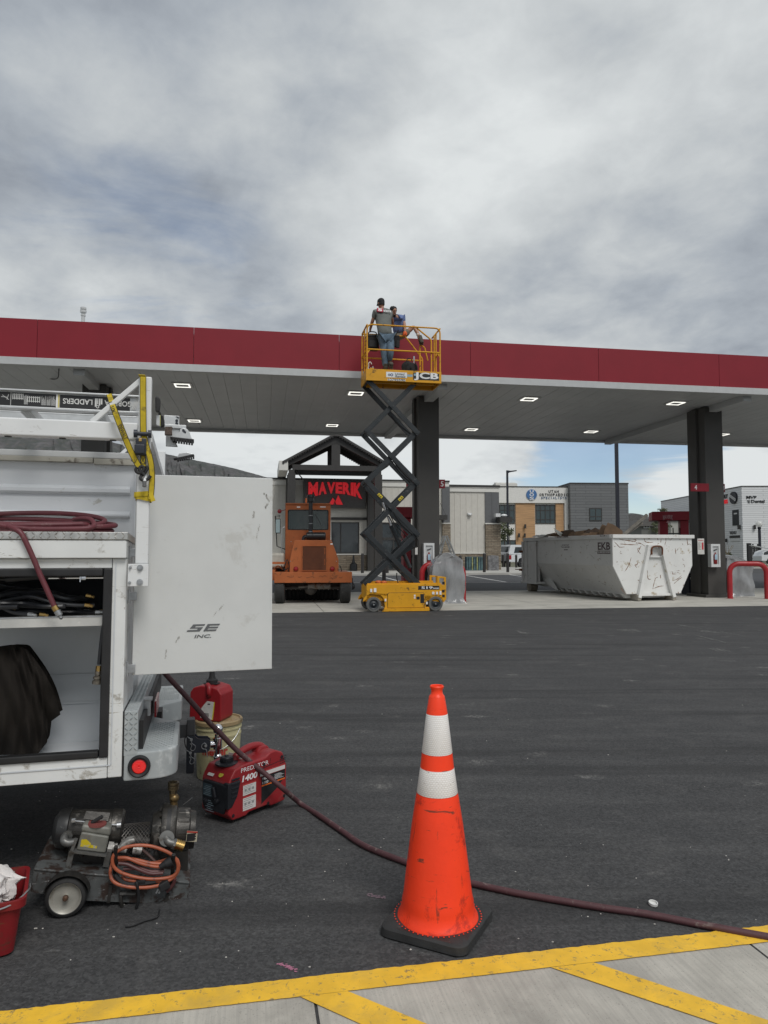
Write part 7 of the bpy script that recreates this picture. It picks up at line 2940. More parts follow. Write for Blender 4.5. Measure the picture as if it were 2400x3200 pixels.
for k, yl in enumerate((LY0, LY0 + .42)):
 q = MB()
 q.box(XL0, xe, yl, yl + .006, zl0 + .012, zl1 - .008)
 q.box(XL0, xe, yl - .018 if k == 0 else yl, yl + .020, zl1 - .0079, zl1, .002)
 q.box(XL0, xe, yl - .018 if k == 0 else yl, yl + .020, zl0, zl0 + .0119, .003)
 q.build('side_rail', ALW, ld)
n_ = 6
for i in range(n_):
 xr_0 = T(zA(345 - 590 * (i - 1) * -1, 520), LY0 + .1)[0] if False else xe - .17 - i * .30
 q = MB()
 q.box(xr_0 - .022, xr_0 + .022, LY0 + .02, LY0 + .42, zl0 - .004, zl0 + .028, .006)
 for j in range(5):
  q.box(xr_0 - .023 + j * .010, xr_0 - .018 + j * .010, LY0 + .02, LY0 + .42, zl0 - .007, zl0 - .0041)
 q.build('rung', ALW, ld)
q = MB()
a, b = T(zA(495, 370), LY0), T(zA(1175, 462), LY0)
bm0, bm1 = zl0 + .016, zl1 - .012
x_m = a[0]
q.box(x_m + .012, T(zA(1165, 400), LY0)[0] - .02, LY0 - .003, LY0 - .0002, bm0, bm1)
q.box(XL0, x_m - .004, LY0 - .003, LY0 - .0002, bm0, bm1)
q.build('label_band', DEC, ld)
q = MB()
def ltext(s_, x0, x1, f0, f1, bold=.03):
 xa, xb = T(zA(x0, 410), LY0)[0], T(zA(x1, 410), LY0)[0]
 h = bm1 - bm0
 q.text(s_, xa, xb, bm0 + h * f0, bm0 + h * f1, LY0 - .003, .0008, bold, flip=True)
ltext('LADDERS', 545, 800, .32, .74)
ltext('GORILLA', 905, 1145, .32, .74)
for (x0, x1) in ((822, 838), (842, 850), (856, 868), (872, 886)):
 xa, xb = T(zA(x0, 410), LY0)[0], T(zA(x1, 410), LY0)[0]
 h = bm1 - bm0
 q.box(xa, xb, LY0 - .0038, LY0 - .003, bm0 + h * (.2 + .1 * (x0 % 3)), bm0 + h * .85)
xa = T(zA(845, 440), LY0)
q.lathe([(.004, 0), (.007, 0)], 14, TR(xa[0], LY0 - .0038, bm0 + (bm1 - bm0) * .2) @ rotm('X', 90), cap=False)
random.seed(5)
h = bm1 - bm0
for (x0, x1, n_) in ((210, 245, 9), (360, 400, 12), (405, 440, 12), (445, 485, 12)):
 for k in range(n_):
  xa, xb = T(zA(x0 + (x1 - x0) * k / n_, 410), LY0)[0], T(zA(x0 + (x1 - x0) * (k + .4) / n_, 410), LY0)[0]
  q.box(xa, xb, LY0 - .0036, LY0 - .003, bm0 + h * .12, bm0 + h * random.uniform(.5, .88))
for (x0, x1, f0, f1) in ((112, 200, .55, .85), (238, 345, .38, .68)):
 xa, xb = T(zA(x0, 410), LY0)[0], T(zA(x1, 410), LY0)[0]
 for f in (f0, f1):
  q.box(xa, xb, LY0 - .0038, LY0 - .003, bm0 + h * f - .0012, bm0 + h * f + .0012)
 for k in range(7):
  xx = xa + (xb - xa) * k / 6
  q.box(xx - .0014, xx + .0014, LY0 - .0038, LY0 - .003, bm0 + h * (f0 - .08), bm0 + h * (f1 + .08))
for (x0, y0, x1, y1) in ((20, 370, 78, 412), (10, 385, 60, 390), (75, 365, 60, 410)):
 a, b = T(zA(x0, y0), LY0 - .003), T(zA(x1, y1), LY0 - .003)
 q.bar((a[0], LY0 - .0035, a[1]), (b[0], LY0 - .0035, b[1]), .0014, .002)
xa = T(zA(95, 410), LY0)[0]
q.box(xa - .001, xa + .001, LY0 - .0038, LY0 - .003, bm0, bm1)
for k in range(3):
 a = T(zA(1140 + k * 14, 450), LY0)
 q.bar((a[0], LY0 - .0036, bm0 + h * .1), (a[0] + .018, LY0 - .0036, bm1), .001, .004)
q.build('label_print', mat('pale print', (.62, .62, .60), .5), ld)
q = MB()
q.box(x_m - .0035, x_m + .0035, LY0 - .004, LY0 - .0002, bm0, bm1)
q.c = 1
q.box(x_m + .004, x_m + .010, LY0 - .004, LY0 - .0002, bm0, bm1)
q.build('label_stripe', [WLET, mat('pale yellow stripe', (.6, .52, .2), .5)], ld)
def Hh(x, y, yl=.30):
 return T(zH(x, y), yl)
YF2 = .34
q = MB()
q.prism([Hh(845, 745, YF2), Hh(1150, 765, YF2), Hh(1150, 945, YF2), Hh(845, 930, YF2)], YF2, YF2 + .03, bev=.002)
q.prism([Hh(860, 935, YF2), Hh(1290, 958, YF2), Hh(1285, 1030, YF2), Hh(860, 1010, YF2)], YF2 - .012, YF2 + .02, bev=.002)
q.prism([Hh(880, 1025, YF2), Hh(1160, 1030, YF2), Hh(1140, 1120, YF2), Hh(1030, 1180, YF2), Hh(1120, 1375, YF2), Hh(880, 1360, YF2)], YF2 + .0, YF2 + .02, bev=.002)
q.build('end_section', ALW, ld)
q = MB()
q.prism([Hh(1035, 1185, YF2), Hh(1150, 1110, YF2), Hh(1170, 1050, YF2), Hh(1230, 1030, YF2), Hh(1310, 1050, YF2), Hh(1360, 1120, YF2), Hh(1385, 1215, YF2), Hh(1440, 1245, YF2), Hh(1440, 1270, YF2), Hh(970, 1215, YF2)], YF2 - .03, YF2 - .014, bev=.002)
q.build('foot_plate', ALW, ld)
q = MB()
q.prism([Hh(1130, 1340, YF2), Hh(1300, 1320, YF2), Hh(1440, 1360, YF2), Hh(1080, 1440, YF2)], YF2 + .24, YF2 + .256, bev=.002)
q.build('foot_plate', ALW, ld)
q = MB()
p0, p1 = Hh(965, 1222, YF2), Hh(1440, 1285, YF2)
q.prism([Hh(965, 1210, YF2), Hh(1445, 1262, YF2), Hh(1440, 1310, YF2), Hh(1000, 1250, YF2)], YF2 - .045, YF2 + .01, bev=.002)
for k in range(8):
 t_ = .15 + k * .11
 q.box(p0[0] + (p1[0] - p0[0]) * t_ - .004, p0[0] + (p1[0] - p0[0]) * t_ + .005, YF2 - .045, YF2 + .01, p0[1] + (p1[1] - p0[1]) * t_ - .016, p0[1] + (p1[1] - p0[1]) * t_)
q.build('foot_pad', BLACK, ld)
q = MB()
p0, p1 = Hh(1020, 1465, YF2), Hh(1445, 1395, YF2)
q.prism([Hh(1005, 1455, YF2), Hh(1445, 1370, YF2), Hh(1445, 1400, YF2), Hh(1020, 1478, YF2)], YF2 + .225, YF2 + .27, bev=.002)
for k in range(8):
 t_ = .2 + k * .11
 q.box(p0[0] + (p1[0] - p0[0]) * t_ - .004, p0[0] + (p1[0] - p0[0]) * t_ + .005, YF2 + .225, YF2 + .27, p0[1] + (p1[1] - p0[1]) * t_ - .012, p0[1] + (p1[1] - p0[1]) * t_ + .002)
q.build('foot_pad', BLACK, ld)
q = MB()
q.lathe([(.001, 0), (.007, 0), (.007, .004), (.001, .004)], 12, TR(Hh(1100, 860, YF2)[0], YF2, Hh(1100, 860, YF2)[1]) @ rotm('X', 90), cap=False)
q.lathe([(.001, 0), (.007, 0), (.007, .004), (.001, .004)], 12, TR(Hh(1100, 920, YF2)[0], YF2, Hh(1100, 920, YF2)[1]) @ rotm('X', 90), cap=False)
q.prism([Hh(1075, 775, YF2), Hh(1140, 780, YF2), Hh(1140, 825, YF2)], YF2 - .004, YF2)
q.prism([Hh(1205, 1060, YF2), Hh(1240, 1050, YF2), Hh(1290, 1110, YF2), Hh(1275, 1140, YF2), Hh(1215, 1100, YF2)], YF2 - .032, YF2 - .0295)
q.build('rivet', HB, ld)
q = MB()
q.prism([Hh(870, 990, .3), Hh(1010, 990, .3), Hh(1020, 1020, .3), Hh(1005, 1040, .3), Hh(1010, 1155, .3), Hh(860, 1150, .3)], .28, .31, bev=.003)
q.build('lock_block', mat('rusty dark block', (.07, .05, .04), .8, var=.5, vs=30), ld)
q = MB()
q.prism([Hh(668, 375, -.0), Hh(745, 380, -.0), Hh(775, 440, 0), Hh(770, 560, 0), Hh(755, 680, 0), Hh(670, 670, 0)], .0, .03, bev=.006)
q.prism([Hh(745, 640, .05), Hh(790, 700, .05), Hh(790, 760, .05), Hh(830, 750, .05), Hh(855, 860, .05), Hh(850, 950, .05), Hh(780, 980, .05), Hh(775, 760, .05), Hh(730, 740, .05)], .05, .08, bev=.005)
q.build('rail_cap', BLACK, ld)
q = MB()
q.prism([Hh(690, 745, .03), Hh(775, 748, .03), Hh(770, 965, .03), Hh(690, 940, .03)], .03, .045, bev=.002)
q.c = 1
q.prism([Hh(768, 750, .028), Hh(776, 750, .028), Hh(772, 965, .028), Hh(764, 965, .028)], .024, .0299, bev=.0)
q.build('end_label', [ALW, mat('label yellow', (.55, .52, .10), .5)], ld)
STR = mat('yellow webbing', (.50, .37, .015), .8, var=.12, vs=30, dirt=((.22, .16, .02), .3, 14), bump=.0008, bs=500)
YS_ = YPt - .012
st = thing('ratchet_strap', 'yellow ratchet strap with black hooks holding the ladder to the rack post', 'strap', MT)
def ribbon(name, cen, w, th=.0022, m=STR, par=None, yv=None, edge=True):
 """cen: list of (px,py,y) ; ribbon of width w facing the camera"""
 P_ = []
 for (x, y, yy) in cen:
  a_ = T((x, y), yy)
  P_.append(V((a_[0], yy, a_[1])))
 P_ = spline(P_, 6)
 q_ = MB()
 n_ = len(P_)
 vs_, fs_ = [], []
 ev = []
 for i, p_ in enumerate(P_):
  t_ = (P_[min(i + 1, n_ - 1)] - P_[max(i - 1, 0)]).normalized()
  s_ = V((0, -1, 0)).cross(t_)
  if s_.length < .3:
   s_ = V((1, 0, 0))
  s_.normalize()
  nr = t_.cross(s_).normalized()
  for (a_, b_) in ((-1, -1), (1, -1), (1, 1), (-1, 1)):
   vs_.append(tuple(p_ + s_ * w / 2 * a_ + nr * th / 2 * b_))
 for i in range(n_ - 1):
  for k in range(4):
   l = (k + 1) % 4
   fs_.append((i * 4 + k, i * 4 + l, (i + 1) * 4 + l, (i + 1) * 4 + k))
 fs_ += [(3, 2, 1, 0), tuple((n_ - 1) * 4 + k for k in range(4))]
 q_.add(vs_, fs_)
 o_ = q_.build(name, m, par)
 q_ = MB()
 for sgn in (-1, 1):
  pp = []
  for i, p_ in enumerate(P_):
   t_ = (P_[min(i + 1, n_ - 1)] - P_[max(i - 1, 0)]).normalized()
   s_ = V((0, -1, 0)).cross(t_)
   if s_.length < .3:
    s_ = V((1, 0, 0))
   s_.normalize()
   pp.append(p_ + s_ * w / 2 * sgn)
  q_.tube(pp, .0017, 5)
 q_.build('woven_edge', mat('black thread', (.03, .027, .01), .9), o_)
 return o_, P_
wS = T((456, 1250), YS_)[0] - T((438, 1250), YS_)[0]
top_y = T((447, 1176), YS_)[1]
yo = YS_
ribbon('webbing', [(447, 1177, yo), (447, 1240, yo), (447.5, 1310, yo), (448, 1352, yo)], wS, par=st)
ribbon('webbing', [(448, 1352, yo - .002), (455, 1385, yo - .012), (466, 1420, yo - .014), (474, 1462, yo - .01), (475, 1505, yo - .006), (471, 1560, yo - .004)], wS * .9, par=st)
ribbon('webbing', [(447, 1415, yo - .004), (447, 1440, yo - .004), (448, 1458, yo - .004)], wS * .85, par=st)
o_, Pd = ribbon('webbing', [(341, 1232, .08), (347, 1250, .03), (358, 1283, yo - .03), (372, 1320, yo - .03), (402, 1395, yo - .016), (424, 1440, yo - .006), (437, 1462, yo - .004)], wS * .95, par=st)
q = MB()
q.box(xp0 - .002, xp0 + wS + .002, YPt - .013, YPt + .06, zp1 + .001, zp1 + .0035)
q.build('webbing', STR, st)
def strap_text(s_, pa, pb, h_, bold=.03):
 A_, B_ = T(pa, yo - .004), T(pb, yo - .004)
 d_ = V((B_[0] - A_[0], 0, B_[1] - A_[1]))
 ang = math.degrees(math.atan2(d_.z, d_.x))
 yy = yo - .026
 A2 = T(pa, yy)
 Lx_ = TR(A2[0], 0, A2[1]) @ rotm('Y', -ang)
 q_ = MB()
 ln_ = d_.length
 q_.text(s_, 0, ln_, -h_ / 2, h_ / 2, yy - .009, .001, bold, L=Lx_)
 q_.build('strap_print', DEC, st)
strap_text('L 500', (345, 1258), (358, 1293), .016)
strap_text('DEWALT', (375, 1330), (394, 1374), .017)
q = MB()
for (px, py, an) in ((421, 1433, 66), (447, 1437, 90)):
 a = T((px, py), yo - .006)
 Lx_ = TR(a[0], yo - .0075, a[1]) @ rotm('Y', 90 - an)
 for (x0, z0, x1, z1_) in ((-.009, -.016, .009, .016), (.009, -.016, -.009, .016), (-.009, -.016, -.009, .016), (.009, -.016, .009, .016), (-.009, .016, .009, .016), (-.009, -.016, .009, -.016)):
  q.bar(tuple(Lx_ @ V((x0, 0, z0))), tuple(Lx_ @ V((x1, 0, z1_))), .0016, .0016)
q.build('stitching', DEC, st)
q = MB()
a = T((446, 1356), yo - .01)
q.cyl((a[0] - .032, yo - .012, a[1]), (a[0] + .032, yo - .012, a[1]), .009, n=14)
for s_ in (-1, 1):
 q.cyl((a[0] + s_ * .022, yo - .012, a[1]), (a[0] + s_ * .036, yo - .012, a[1]), .017, n=16)
b = T((441, 1404), yo - .008)
q.box(b[0] - .022, b[0] + .022, yo - .022, yo + .0, b[1] - .026, a[1] - .02, .005)
q.box(b[0] - .026, b[0] + .016, yo - .03, yo - .004, b[1] - .022, b[1] + .018, .005)
q.build('ratchet', HB, st)
q = MB()
a = T((440, 1372), yo - .024)
q.box(a[0] - .008, a[0] + .004, yo - .026, yo - .022, a[1] - .01, a[1] + .004, .001)
q.build('ratchet_pawl', BRASS, st)
q = MB()
def hk(pts):
 q.tube(spline([(T(zA(x, y), yy)[0], yy, T(zA(x, y), yy)[1]) for x, y, yy in pts], 6), .0066, 10)
y1_, y2_ = yo - .012, yo - .020
hk([(1262, 985, y1_), (1272, 1010, y1_), (1250, 1045, y1_), (1225, 1065, y1_), (1213, 1090, y2_), (1235, 1108, y2_), (1275, 1100, y2_), (1303, 1070, y2_)])
hk([(1185, 995, y2_), (1172, 1015, y2_), (1185, 1040, y2_), (1215, 1045, y2_), (1240, 1020, y2_), (1240, 995, y2_), (1222, 988, y2_), (1205, 1005, y2_), (1210, 1030, y2_), (1235, 1050, y2_), (1250, 1065, y2_)])
q.build('hook', SEAL, st)
q = MB()
a, b = T(zA(1256, 1062), yo), T(zA(1248, 1165), yo - .035)
q.cyl((a[0], yo + .01, a[1]), (b[0], yo - .035, b[1] + .02), .0065, n=10)
q.c = 1
q.cyl((b[0], yo - .034, b[1] + .024), (b[0], yo - .036, b[1]), .0085, n=10)
q.build('hanger_peg', [RK, mat('grey rubber tip', (.12, .12, .12), .8)], trk)
q = MB()
wc_ = T(zA(1245, 1240), YPt)
hwx = (xp1 - xp0) / 2 + .004
xm_ = (xp0 + xp1) / 2
for k, (dz, tl) in enumerate(((.0, .012), (-.010, -.008), (.006, .004))):
 pts = []
 for i in range(20):
  th = 2 * math.pi * i / 20
  cx_, sy_ = math.cos(th), math.sin(th)
  f = 1 / max(abs(cx_), abs(sy_))
  pts.append(V((xm_ + cx_ * min(f, 1.25) * (hwx + .003 * k), YPt + .025 + sy_ * min(f, 1.25) * (.030 + .003 * k), wc_[1] + dz + tl * cx_)))
 w_ = .017
 vs_, fs_ = [], []
 for p_ in pts:
  vs_ += [tuple(p_ - V((0, 0, w_ / 2 * 1.2))), tuple(p_ + V((0, 0, w_ / 2 * 1.2)))]
 for i in range(20):
  j = (i + 1) % 20
  fs_.append((2 * i, 2 * j, 2 * j + 1, 2 * i + 1))
 q.add(vs_, fs_)
a, b = T(zA(1300, 1215), yo - .006), T(zA(1325, 1290), yo - .006)
q.bar((a[0], yo - .004, a[1]), (b[0], yo - .008, b[1]), .004, .018, up=(1, 0, 0), bev=.001)
q.build('webbing', STR, st)
HOSEB = mat('black hose rubber', (.012, .013, .016), .38, var=.25, vs=20, spec=.5)
random.seed(31)
hb = thing('hose_bundle', 'tangle of black hydraulic hoses with brass ends on the compartment shelf', 'hoses', MT @ TR(0, 0, zs1))
for k in range(26):
 y0 = random.uniform(.08, .34)
 x0 = random.uniform(-1.45, x_cr - .3)
 l_ = random.uniform(.25, .6)
 hgt = random.uniform(.012, .10)
 if k < 14:
  x0 = random.uniform(-.75, x_cr - .45)
  l_ = random.uniform(.3, .45)
 p_ = []
 for j in range(6):
  t_ = j / 5
  p_.append((min(x0 + l_ * t_, x_cr - .07), y0 + random.uniform(-.04, .04), max(.012, hgt * math.sin(math.pi * min(1, t_ + .15)) + random.uniform(-.008, .01)) + .03 * (k % 3)))
 q = MB()
 q.tube(spline(p_, 5), random.choice([.007, .009, .010]), 8)
 hh = q.build('hose', HOSEB, hb)
 if k % 3 == 0:
  q = MB()
  e_ = V(p_[-1])
  d_ = (V(p_[-1]) - V(p_[-2])).normalized()
  q.cyl(e_, e_ + d_ * .022, .0085, n=6)
  q.cyl(e_ + d_ * .022, e_ + d_ * .036, .006, n=10)
  q.build('fitting', BRASS if k % 2 else STEEL, hh)
for (x, y, y_) in ((375, 750, .07), (775, 590, .12), (765, 670, .10), (100, 690, .1)):
 a = T(zB(x, y), y_)
 q = MB()
 q.cyl((a[0] - .015, y_, a[1] - zs1 + .004), (a[0] + .005, y_, a[1] - zs1), .0085, n=6)
 q.cyl((a[0] + .005, y_, a[1] - zs1), (a[0] + .018, y_ - .004, a[1] - zs1 - .004), .0065, n=10)
 q.build('fitting', BRASS, hb)
q = MB()
q.sheet(lambda u, v_: (-1.05 + .34 * math.cos(u * 6.283) * (1 - v_ ** 2.2), .24 + .12 * math.sin(u * 6.283) * (1 - v_ ** 2.2), .145 * v_ * (1 + .1 * math.sin(u * 19))), 30, 10)
q.sheet(lambda u, v_: (-.50 + .30 * math.cos(u * 6.283) * (1 - v_ ** 2.2), .28 + .10 * math.sin(u * 6.283) * (1 - v_ ** 2.2), .13 * v_ * (1 + .1 * math.sin(u * 17))), 30, 10)
tag(q.build('black_bag', mat('black bag cloth', (.008, .009, .012), .85, bump=.01, bs=12), M=MT @ TR(0, 0, zs1)), 'black cloth bags heaped at the back of the compartment shelf', 'bag')
hx_ = thing('hanging_hose', 'short black hose with a quick coupler hanging below the shelf edge', 'hose', MT)
q = MB()
yy = .02
pts = [T(zB(x, y), yy) for x, y in ((915, 790), (895, 850), (880, 950), (868, 1060), (856, 1180))]
q.tube(spline([(p[0], yy, p[1]) for p in pts], 6), .0085, 10)
q.build('hose', HOSEB, hx_)
f_ = .0085
def coupler(par, ptop, ptail, yv, name='coupler', m1=BRASS, m2=None, yv2=None, sc=1.0):
 a, b = V(ptop), V(ptail)
 d = b - a
 q_ = MB()
 q_.cyl(a, a + d * .28, .0095 * sc, n=6)
 q_.build('brass_nut', m1, par)
 q_ = MB()
 prof_ = [(.0085, .28), (.0105, .30), (.0105, .48), (.008, .50), (.008, .54), (.0145, .60), (.0145, .70), (.0115, .72), (.0115, .76), (.0165, .82), (.0165, .98), (.013, 1.0), (.001, 1.0)]
 L_ = TR(*a) @ d.to_track_quat('Z', 'Y').to_matrix().to_4x4()
 q_.lathe([(r_ * sc, z_ * d.length) for r_, z_ in prof_], 18, L_, cap=False)
 q_.build(name, m2 or mat('dull grey coupler', (.20, .18, .15), .4, metal=.8, var=.25, vs=60), par)
pa, pb = T(zB(854, 1190), yy), T(zB(838, 1350), yy)
coupler(hx_, (pa[0], yy, pa[1]), (pb[0], yy, pb[1]), yy, sc=1.25)
JK = mat('black brown fleece', (.017, .0145, .0125), .95, var=.06, vs=3, bump=.003, bs=200, spec=.15)
q = MB()
outl_ = [(-150, 1060), (0, 1040), (80, 1022), (135, 1015), (190, 1030), (290, 1080), (340, 1150), (385, 1230), (425, 1330), (460, 1440), (500, 1560), (522, 1610), (505, 1625), (450, 1650)]
lo_ = [(400, 1700), (330, 1790), (300, 1830), (230, 1842), (60, 1842), (-60, 1842), (-150, 1842)]
def jk(u, v_):
 top_ = [(-150, 1060), (-40, 1045), (80, 1022), (135, 1015), (190, 1030), (240, 1050)]
 bot_ = [(-150, 1960), (0, 1962), (120, 1960), (240, 1955), (330, 1950), (408, 1850), (415, 1690), (522, 1612)]
 def at(L_, t_):
  t_ = t_ * (len(L_) - 1)
  i_ = min(int(t_), len(L_) - 2)
  f = t_ - i_
  return (L_[i_][0] * (1 - f) + L_[i_ + 1][0] * f, L_[i_][1] * (1 - f) + L_[i_ + 1][1] * f)
 b_, t2 = at(bot_, u), at(top_, u)
 x = b_[0] + (t2[0] - b_[0]) * v_
 y = b_[1] + (t2[1] - b_[1]) * v_
 x += 46 * math.sin(v_ * math.pi) * u
 nz = noise.noise(V((u * 5 + v_ * 1.5, v_ * 1.3, 1))) * .075 + noise.noise(V((u * 9 - v_ * 3, v_ * 2, 5))) * .035
 yl = .15 + nz * (1.1 - v_ * .5) - .05 * math.sin(v_ * 3.1)
 a_ = TF.y(*zB(x, y), yl)
 return (a_.x, yl, a_.z)
q.sheet(jk, 90, 50)
q.sheet(lambda u, v_: (lambda p: (p[0] - .01, p[1] + .10 + .04 * math.sin(u * 9), p[2]))(jk(u, v_)), 40, 20)
tag(q.build('jacket', JK, M=MT), 'dark brown jacket hanging in the lower part of the truck compartment', 'jacket')
MHO = mat('maroon rubber hose', (.115, .022, .030), .5, var=.12, vs=14, dirt=((.20, .12, .11), .15, 20), bump=.0004, bs=300)
coil = thing('air_hose_coil', 'maroon air hose coiled on the diamond plate ledge with its end hanging into the compartment', 'hose', MT)
zc0 = z_dt + .012
rh = .0108
q = MB()
pts = []
xc_ = T((100, 1630), .12)[0]
loops = [(.34, .13, 0.000), (.325, .12, .014), (.345, .13, .022), (.31, .12, .036)]
for k, (rx_, ry_, dz) in enumerate(loops):
 for j in range(24):
  th = 2 * math.pi * j / 24 - .6
  pts.append((xc_ - .02 + rx_ * math.cos(th) + .012 * math.sin(th * 2 + k), .13 + ry_ * math.sin(th), zc0 + dz + j / 24 * .010 + (.004 + .011 * k) * (math.sin(th) + .3) + .004 * math.sin(th * 2 + k * 2)))
pts += [(xc_ - .3, .2, zc0 + .03), (xc_ - .5, .25, zc0)]
q.tube(spline(pts, 3), rh, 12)
q.build('coil', MHO, coil)
q = MB()
a = T(zA(810, 1495), .0)
pts = [(T(zA(0, 1500), .02)[0], .00, T(zA(0, 1500), .02)[1]), (T(zA(250, 1530), .0)[0], -.012, zc0), (T(zA(560, 1528), .0)[0], -.016, zc0), (T(zA(770, 1512), .0)[0], -.010, zc0 + .005), (T(zA(808, 1490), .0)[0], .02, zc0 + .022),
       (T(zA(770, 1455), .0)[0], .05, zc0 + .045), (T(zA(690, 1440), .0)[0], .08, zc0 + .052), (T(zA(600, 1450), .0)[0], .12, zc0 + .05)]
q.tube(spline(pts, 8), rh, 12)
q.build('outer_loop', MHO, coil)
q = MB()
yv = -.045
pts = [(20, 1480 - 1520 + 1, .02), (60, -20, -.0), (130, 10, -.035), (185, 50, -.045), (235, 145, -.046), (300, 290, -.046), (345, 400, -.046), (400, 520, -.046), (468, 675, -.046)]
q.tube(spline([(T(zB(x, y), yy)[0], yy, T(zB(x, y), yy)[1]) for x, y, yy in pts], 8), rh, 12)
q.build('hanging_end', MHO, coil)
pa, pb = T(zB(468, 675), -.046), T(zB(505, 712), -.046)
q = MB()
q.cyl((pa[0], -.046, pa[1]), (T(zB(490, 712), -.046)[0], -.046, T(zB(490, 712), -.046)[1]), rh * 1.15, n=16)
q.build('ferrule', BRASS, coil)
pa, pb = T(zB(490, 710), -.046), T(zB(535, 790), -.046)
d = V((pb[0] - pa[0], 0, pb[1] - pa[1]))
q = MB()
q.lathe([(.010, 0), (.0135, .1), (.0135, .55), (.008, .62), (.007, .78), (.0085, .84), (.005, .95), (.001, 1.0)], 16, TR(pa[0], -.046, pa[1]) @ d.to_track_quat('Z', 'Y').to_matrix().to_4x4() @ Matrix.Diagonal((1, 1, d.length, 1)), cap=False)
q.build('quick_plug', STEEL, coil)
pts = []
a = TF.M @ V((.12, .62, T((519, 2100), .62)[1]))
s0_ = PY(500, 2085, a.y)
raw = [(480, 2060, 3.72), (519, 2108, 3.74), (602, 2198, 3.77), (653, 2257, 3.79), (686, 2289, 3.80), (736, 2341, 3.82), (783, 2382, 3.84), (827, 2417, 3.85), (885, 2465, 3.86)]
pts = [PY(x, y, Y) for x, y, Y in raw]
gr_ = [(940, 2512), (1000, 2550), (1070, 2598), (1143, 2645), (1277, 2698), (1370, 2730), (1461, 2757), (1600, 2788), (1736, 2812), (1880, 2836), (2025, 2857), (2210, 2893), (2400, 2928), (2600, 2962), (2900, 2990)]
last = pts[-1]
for i, (x, y) in enumerate(gr_):
 p_ = G(x, y, .014)
 pts.append(p_)
print('hose', [tuple(round(c, 2) for c in p) for p in pts[:13]])
HG_ = mat('braided maroon hose', (.075, .028, .032), .6, var=.14, vs=20, dirt=((.16, .12, .11), .25, 16), bump=.0008, bs=420)
q = MB()
q.tube(spline(pts, 8), .0135, 14)
tag(q.build('air_hose', HG_), 'long maroon hose running from the truck past the generator and cone across the asphalt', 'hose')
# ================================================================ traffic cone
def zF(x, y):
 return 1150 + x / 2.329, 2100 + y / 2.329
cc = G(1368, 2862, .035)
cl_, cb_, cr_ = G(*zF(92, 1850), .03), G(*zF(760, 2050), .02), G(*zF(900, 1700), .03)
d_ = cb_ - cl_
cang = math.degrees(math.atan2(d_.y, d_.x))
side = (d_.length + (cr_ - cb_).length) / 2
print('cone', cc, cang, side, (cr_ - cb_).length)
MCN = TR(cc.x, cc.y, 0) @ rotm('Z', cang)
cone = thing('traffic_cone', 'tall orange traffic cone with two white reflective bands on a black rubber base', 'traffic cone', MCN)
def czx(x, y):
 p_ = PY(*zF(x, y), cc.y)
 return abs(p_.x - cc.x), p_.z
def cone_x(g, co, c):
 a = g.noise(g.mapping(co, (22, 22, 2.2)), 1.0, 6, .75)
 c = g.mix(g.mapr(a, .62, .72, 0, .75), c, (.13, .03, .02))
 a = g.noise(g.mapping(co, (1, 1, 1)), 28, 4, .8)
 return g.mix(g.mapr(a, .66, .72, 0, .7), c, (.20, .03, .015))
ORC = mat('orange cone pvc', (.92, .052, .012), .42, var=.07, vs=4, dirt=((.55, .03, .012), .34, 7), scr=((.22, .04, .02), .22, 7), extra=cone_x, bump=.0012, bs=25, spec=.4)
def retro(g, co, c):
 b = g.n('ShaderNodeTexBrick')
 s_ = g.n('ShaderNodeSeparateXYZ')
 g.put(s_.inputs[0], co)
 cb = g.n('ShaderNodeCombineXYZ')
 g.put(cb.inputs[0], g.math('ARCTAN2', s_.outputs[1], s_.outputs[0]))
 g.put(cb.inputs[1], s_.outputs[2])
 g.put(b.inputs['Vector'], g.mapping(cb.outputs[0], (.075, 1, 1)))
 b.inputs['Scale'].default_value = 1
 b.inputs['Brick Width'].default_value = .012
 b.inputs['Row Height'].default_value = .007
 b.inputs['Mortar Size'].default_value = .0014
 b.inputs['Color1'].default_value = (1, 1, 1, 1)
 b.inputs['Color2'].default_value = (.93, .93, .93, 1)
 b.inputs['Mortar'].default_value = (.80, .78, .76, 1)
 return g.mix(1.0, c, b.outputs[0], 'MULTIPLY')
RETRO = mat('white reflective sleeve', (.86, .84, .82), .35, var=.04, vs=6, scr=((.40, .36, .33), .12, 10), extra=retro)
cx_mid = 497
prof = []
for (y, hw) in ((1765, 268), (1742, 277), (1722, 275), (1700, 256), (1640, 243), (1400, 216), (1100, 177), (905, 145), (873, 140.5)):
 a = czx(cx_mid + 3, y)
 prof.append((hw / 2.329 / F_PX * cc.y * .995, a[1]))
kk = cc.y * 1.01 / (2.329 * F_PX)
zc_ = lambda y: czx(cx_mid, y)[1]
P_lo = [(283 * kk, .038), (279 * kk, .046), (268 * kk, .052), (257 * kk, zc_(1695)), (250 * kk, zc_(1670)), (251 * kk, zc_(1650)), (240 * kk, zc_(1600)), (217 * kk, zc_(1400)), (180 * kk, zc_(1100)), (150 * kk, zc_(900)), (144 * kk, zc_(872))]
q = MB()
q.lathe(P_lo, 64, cap=False)
q.lathe([(142 * kk, zc_(872)), (118 * kk, zc_(685)), (107 * kk, zc_(588)), (75 * kk, zc_(297))], 64, cap=False)
q.lathe([(118.5 * kk, zc_(690)), (108 * kk, zc_(584))], 64, cap=False)
q.lathe([(75.5 * kk, zc_(300)), (56 * kk, zc_(178)), (52 * kk, zc_(170)), (44 * kk, zc_(160)), (40 * kk, zc_(142)), (41 * kk, zc_(124)), (48 * kk, zc_(114)), (50 * kk, zc_(104)), (46 * kk, zc_(97)), (39 * kk, zc_(100)), (34 * kk, zc_(130)), (33 * kk, zc_(260))], 48, cap=False)
q.build('cone_body', ORC, cone)
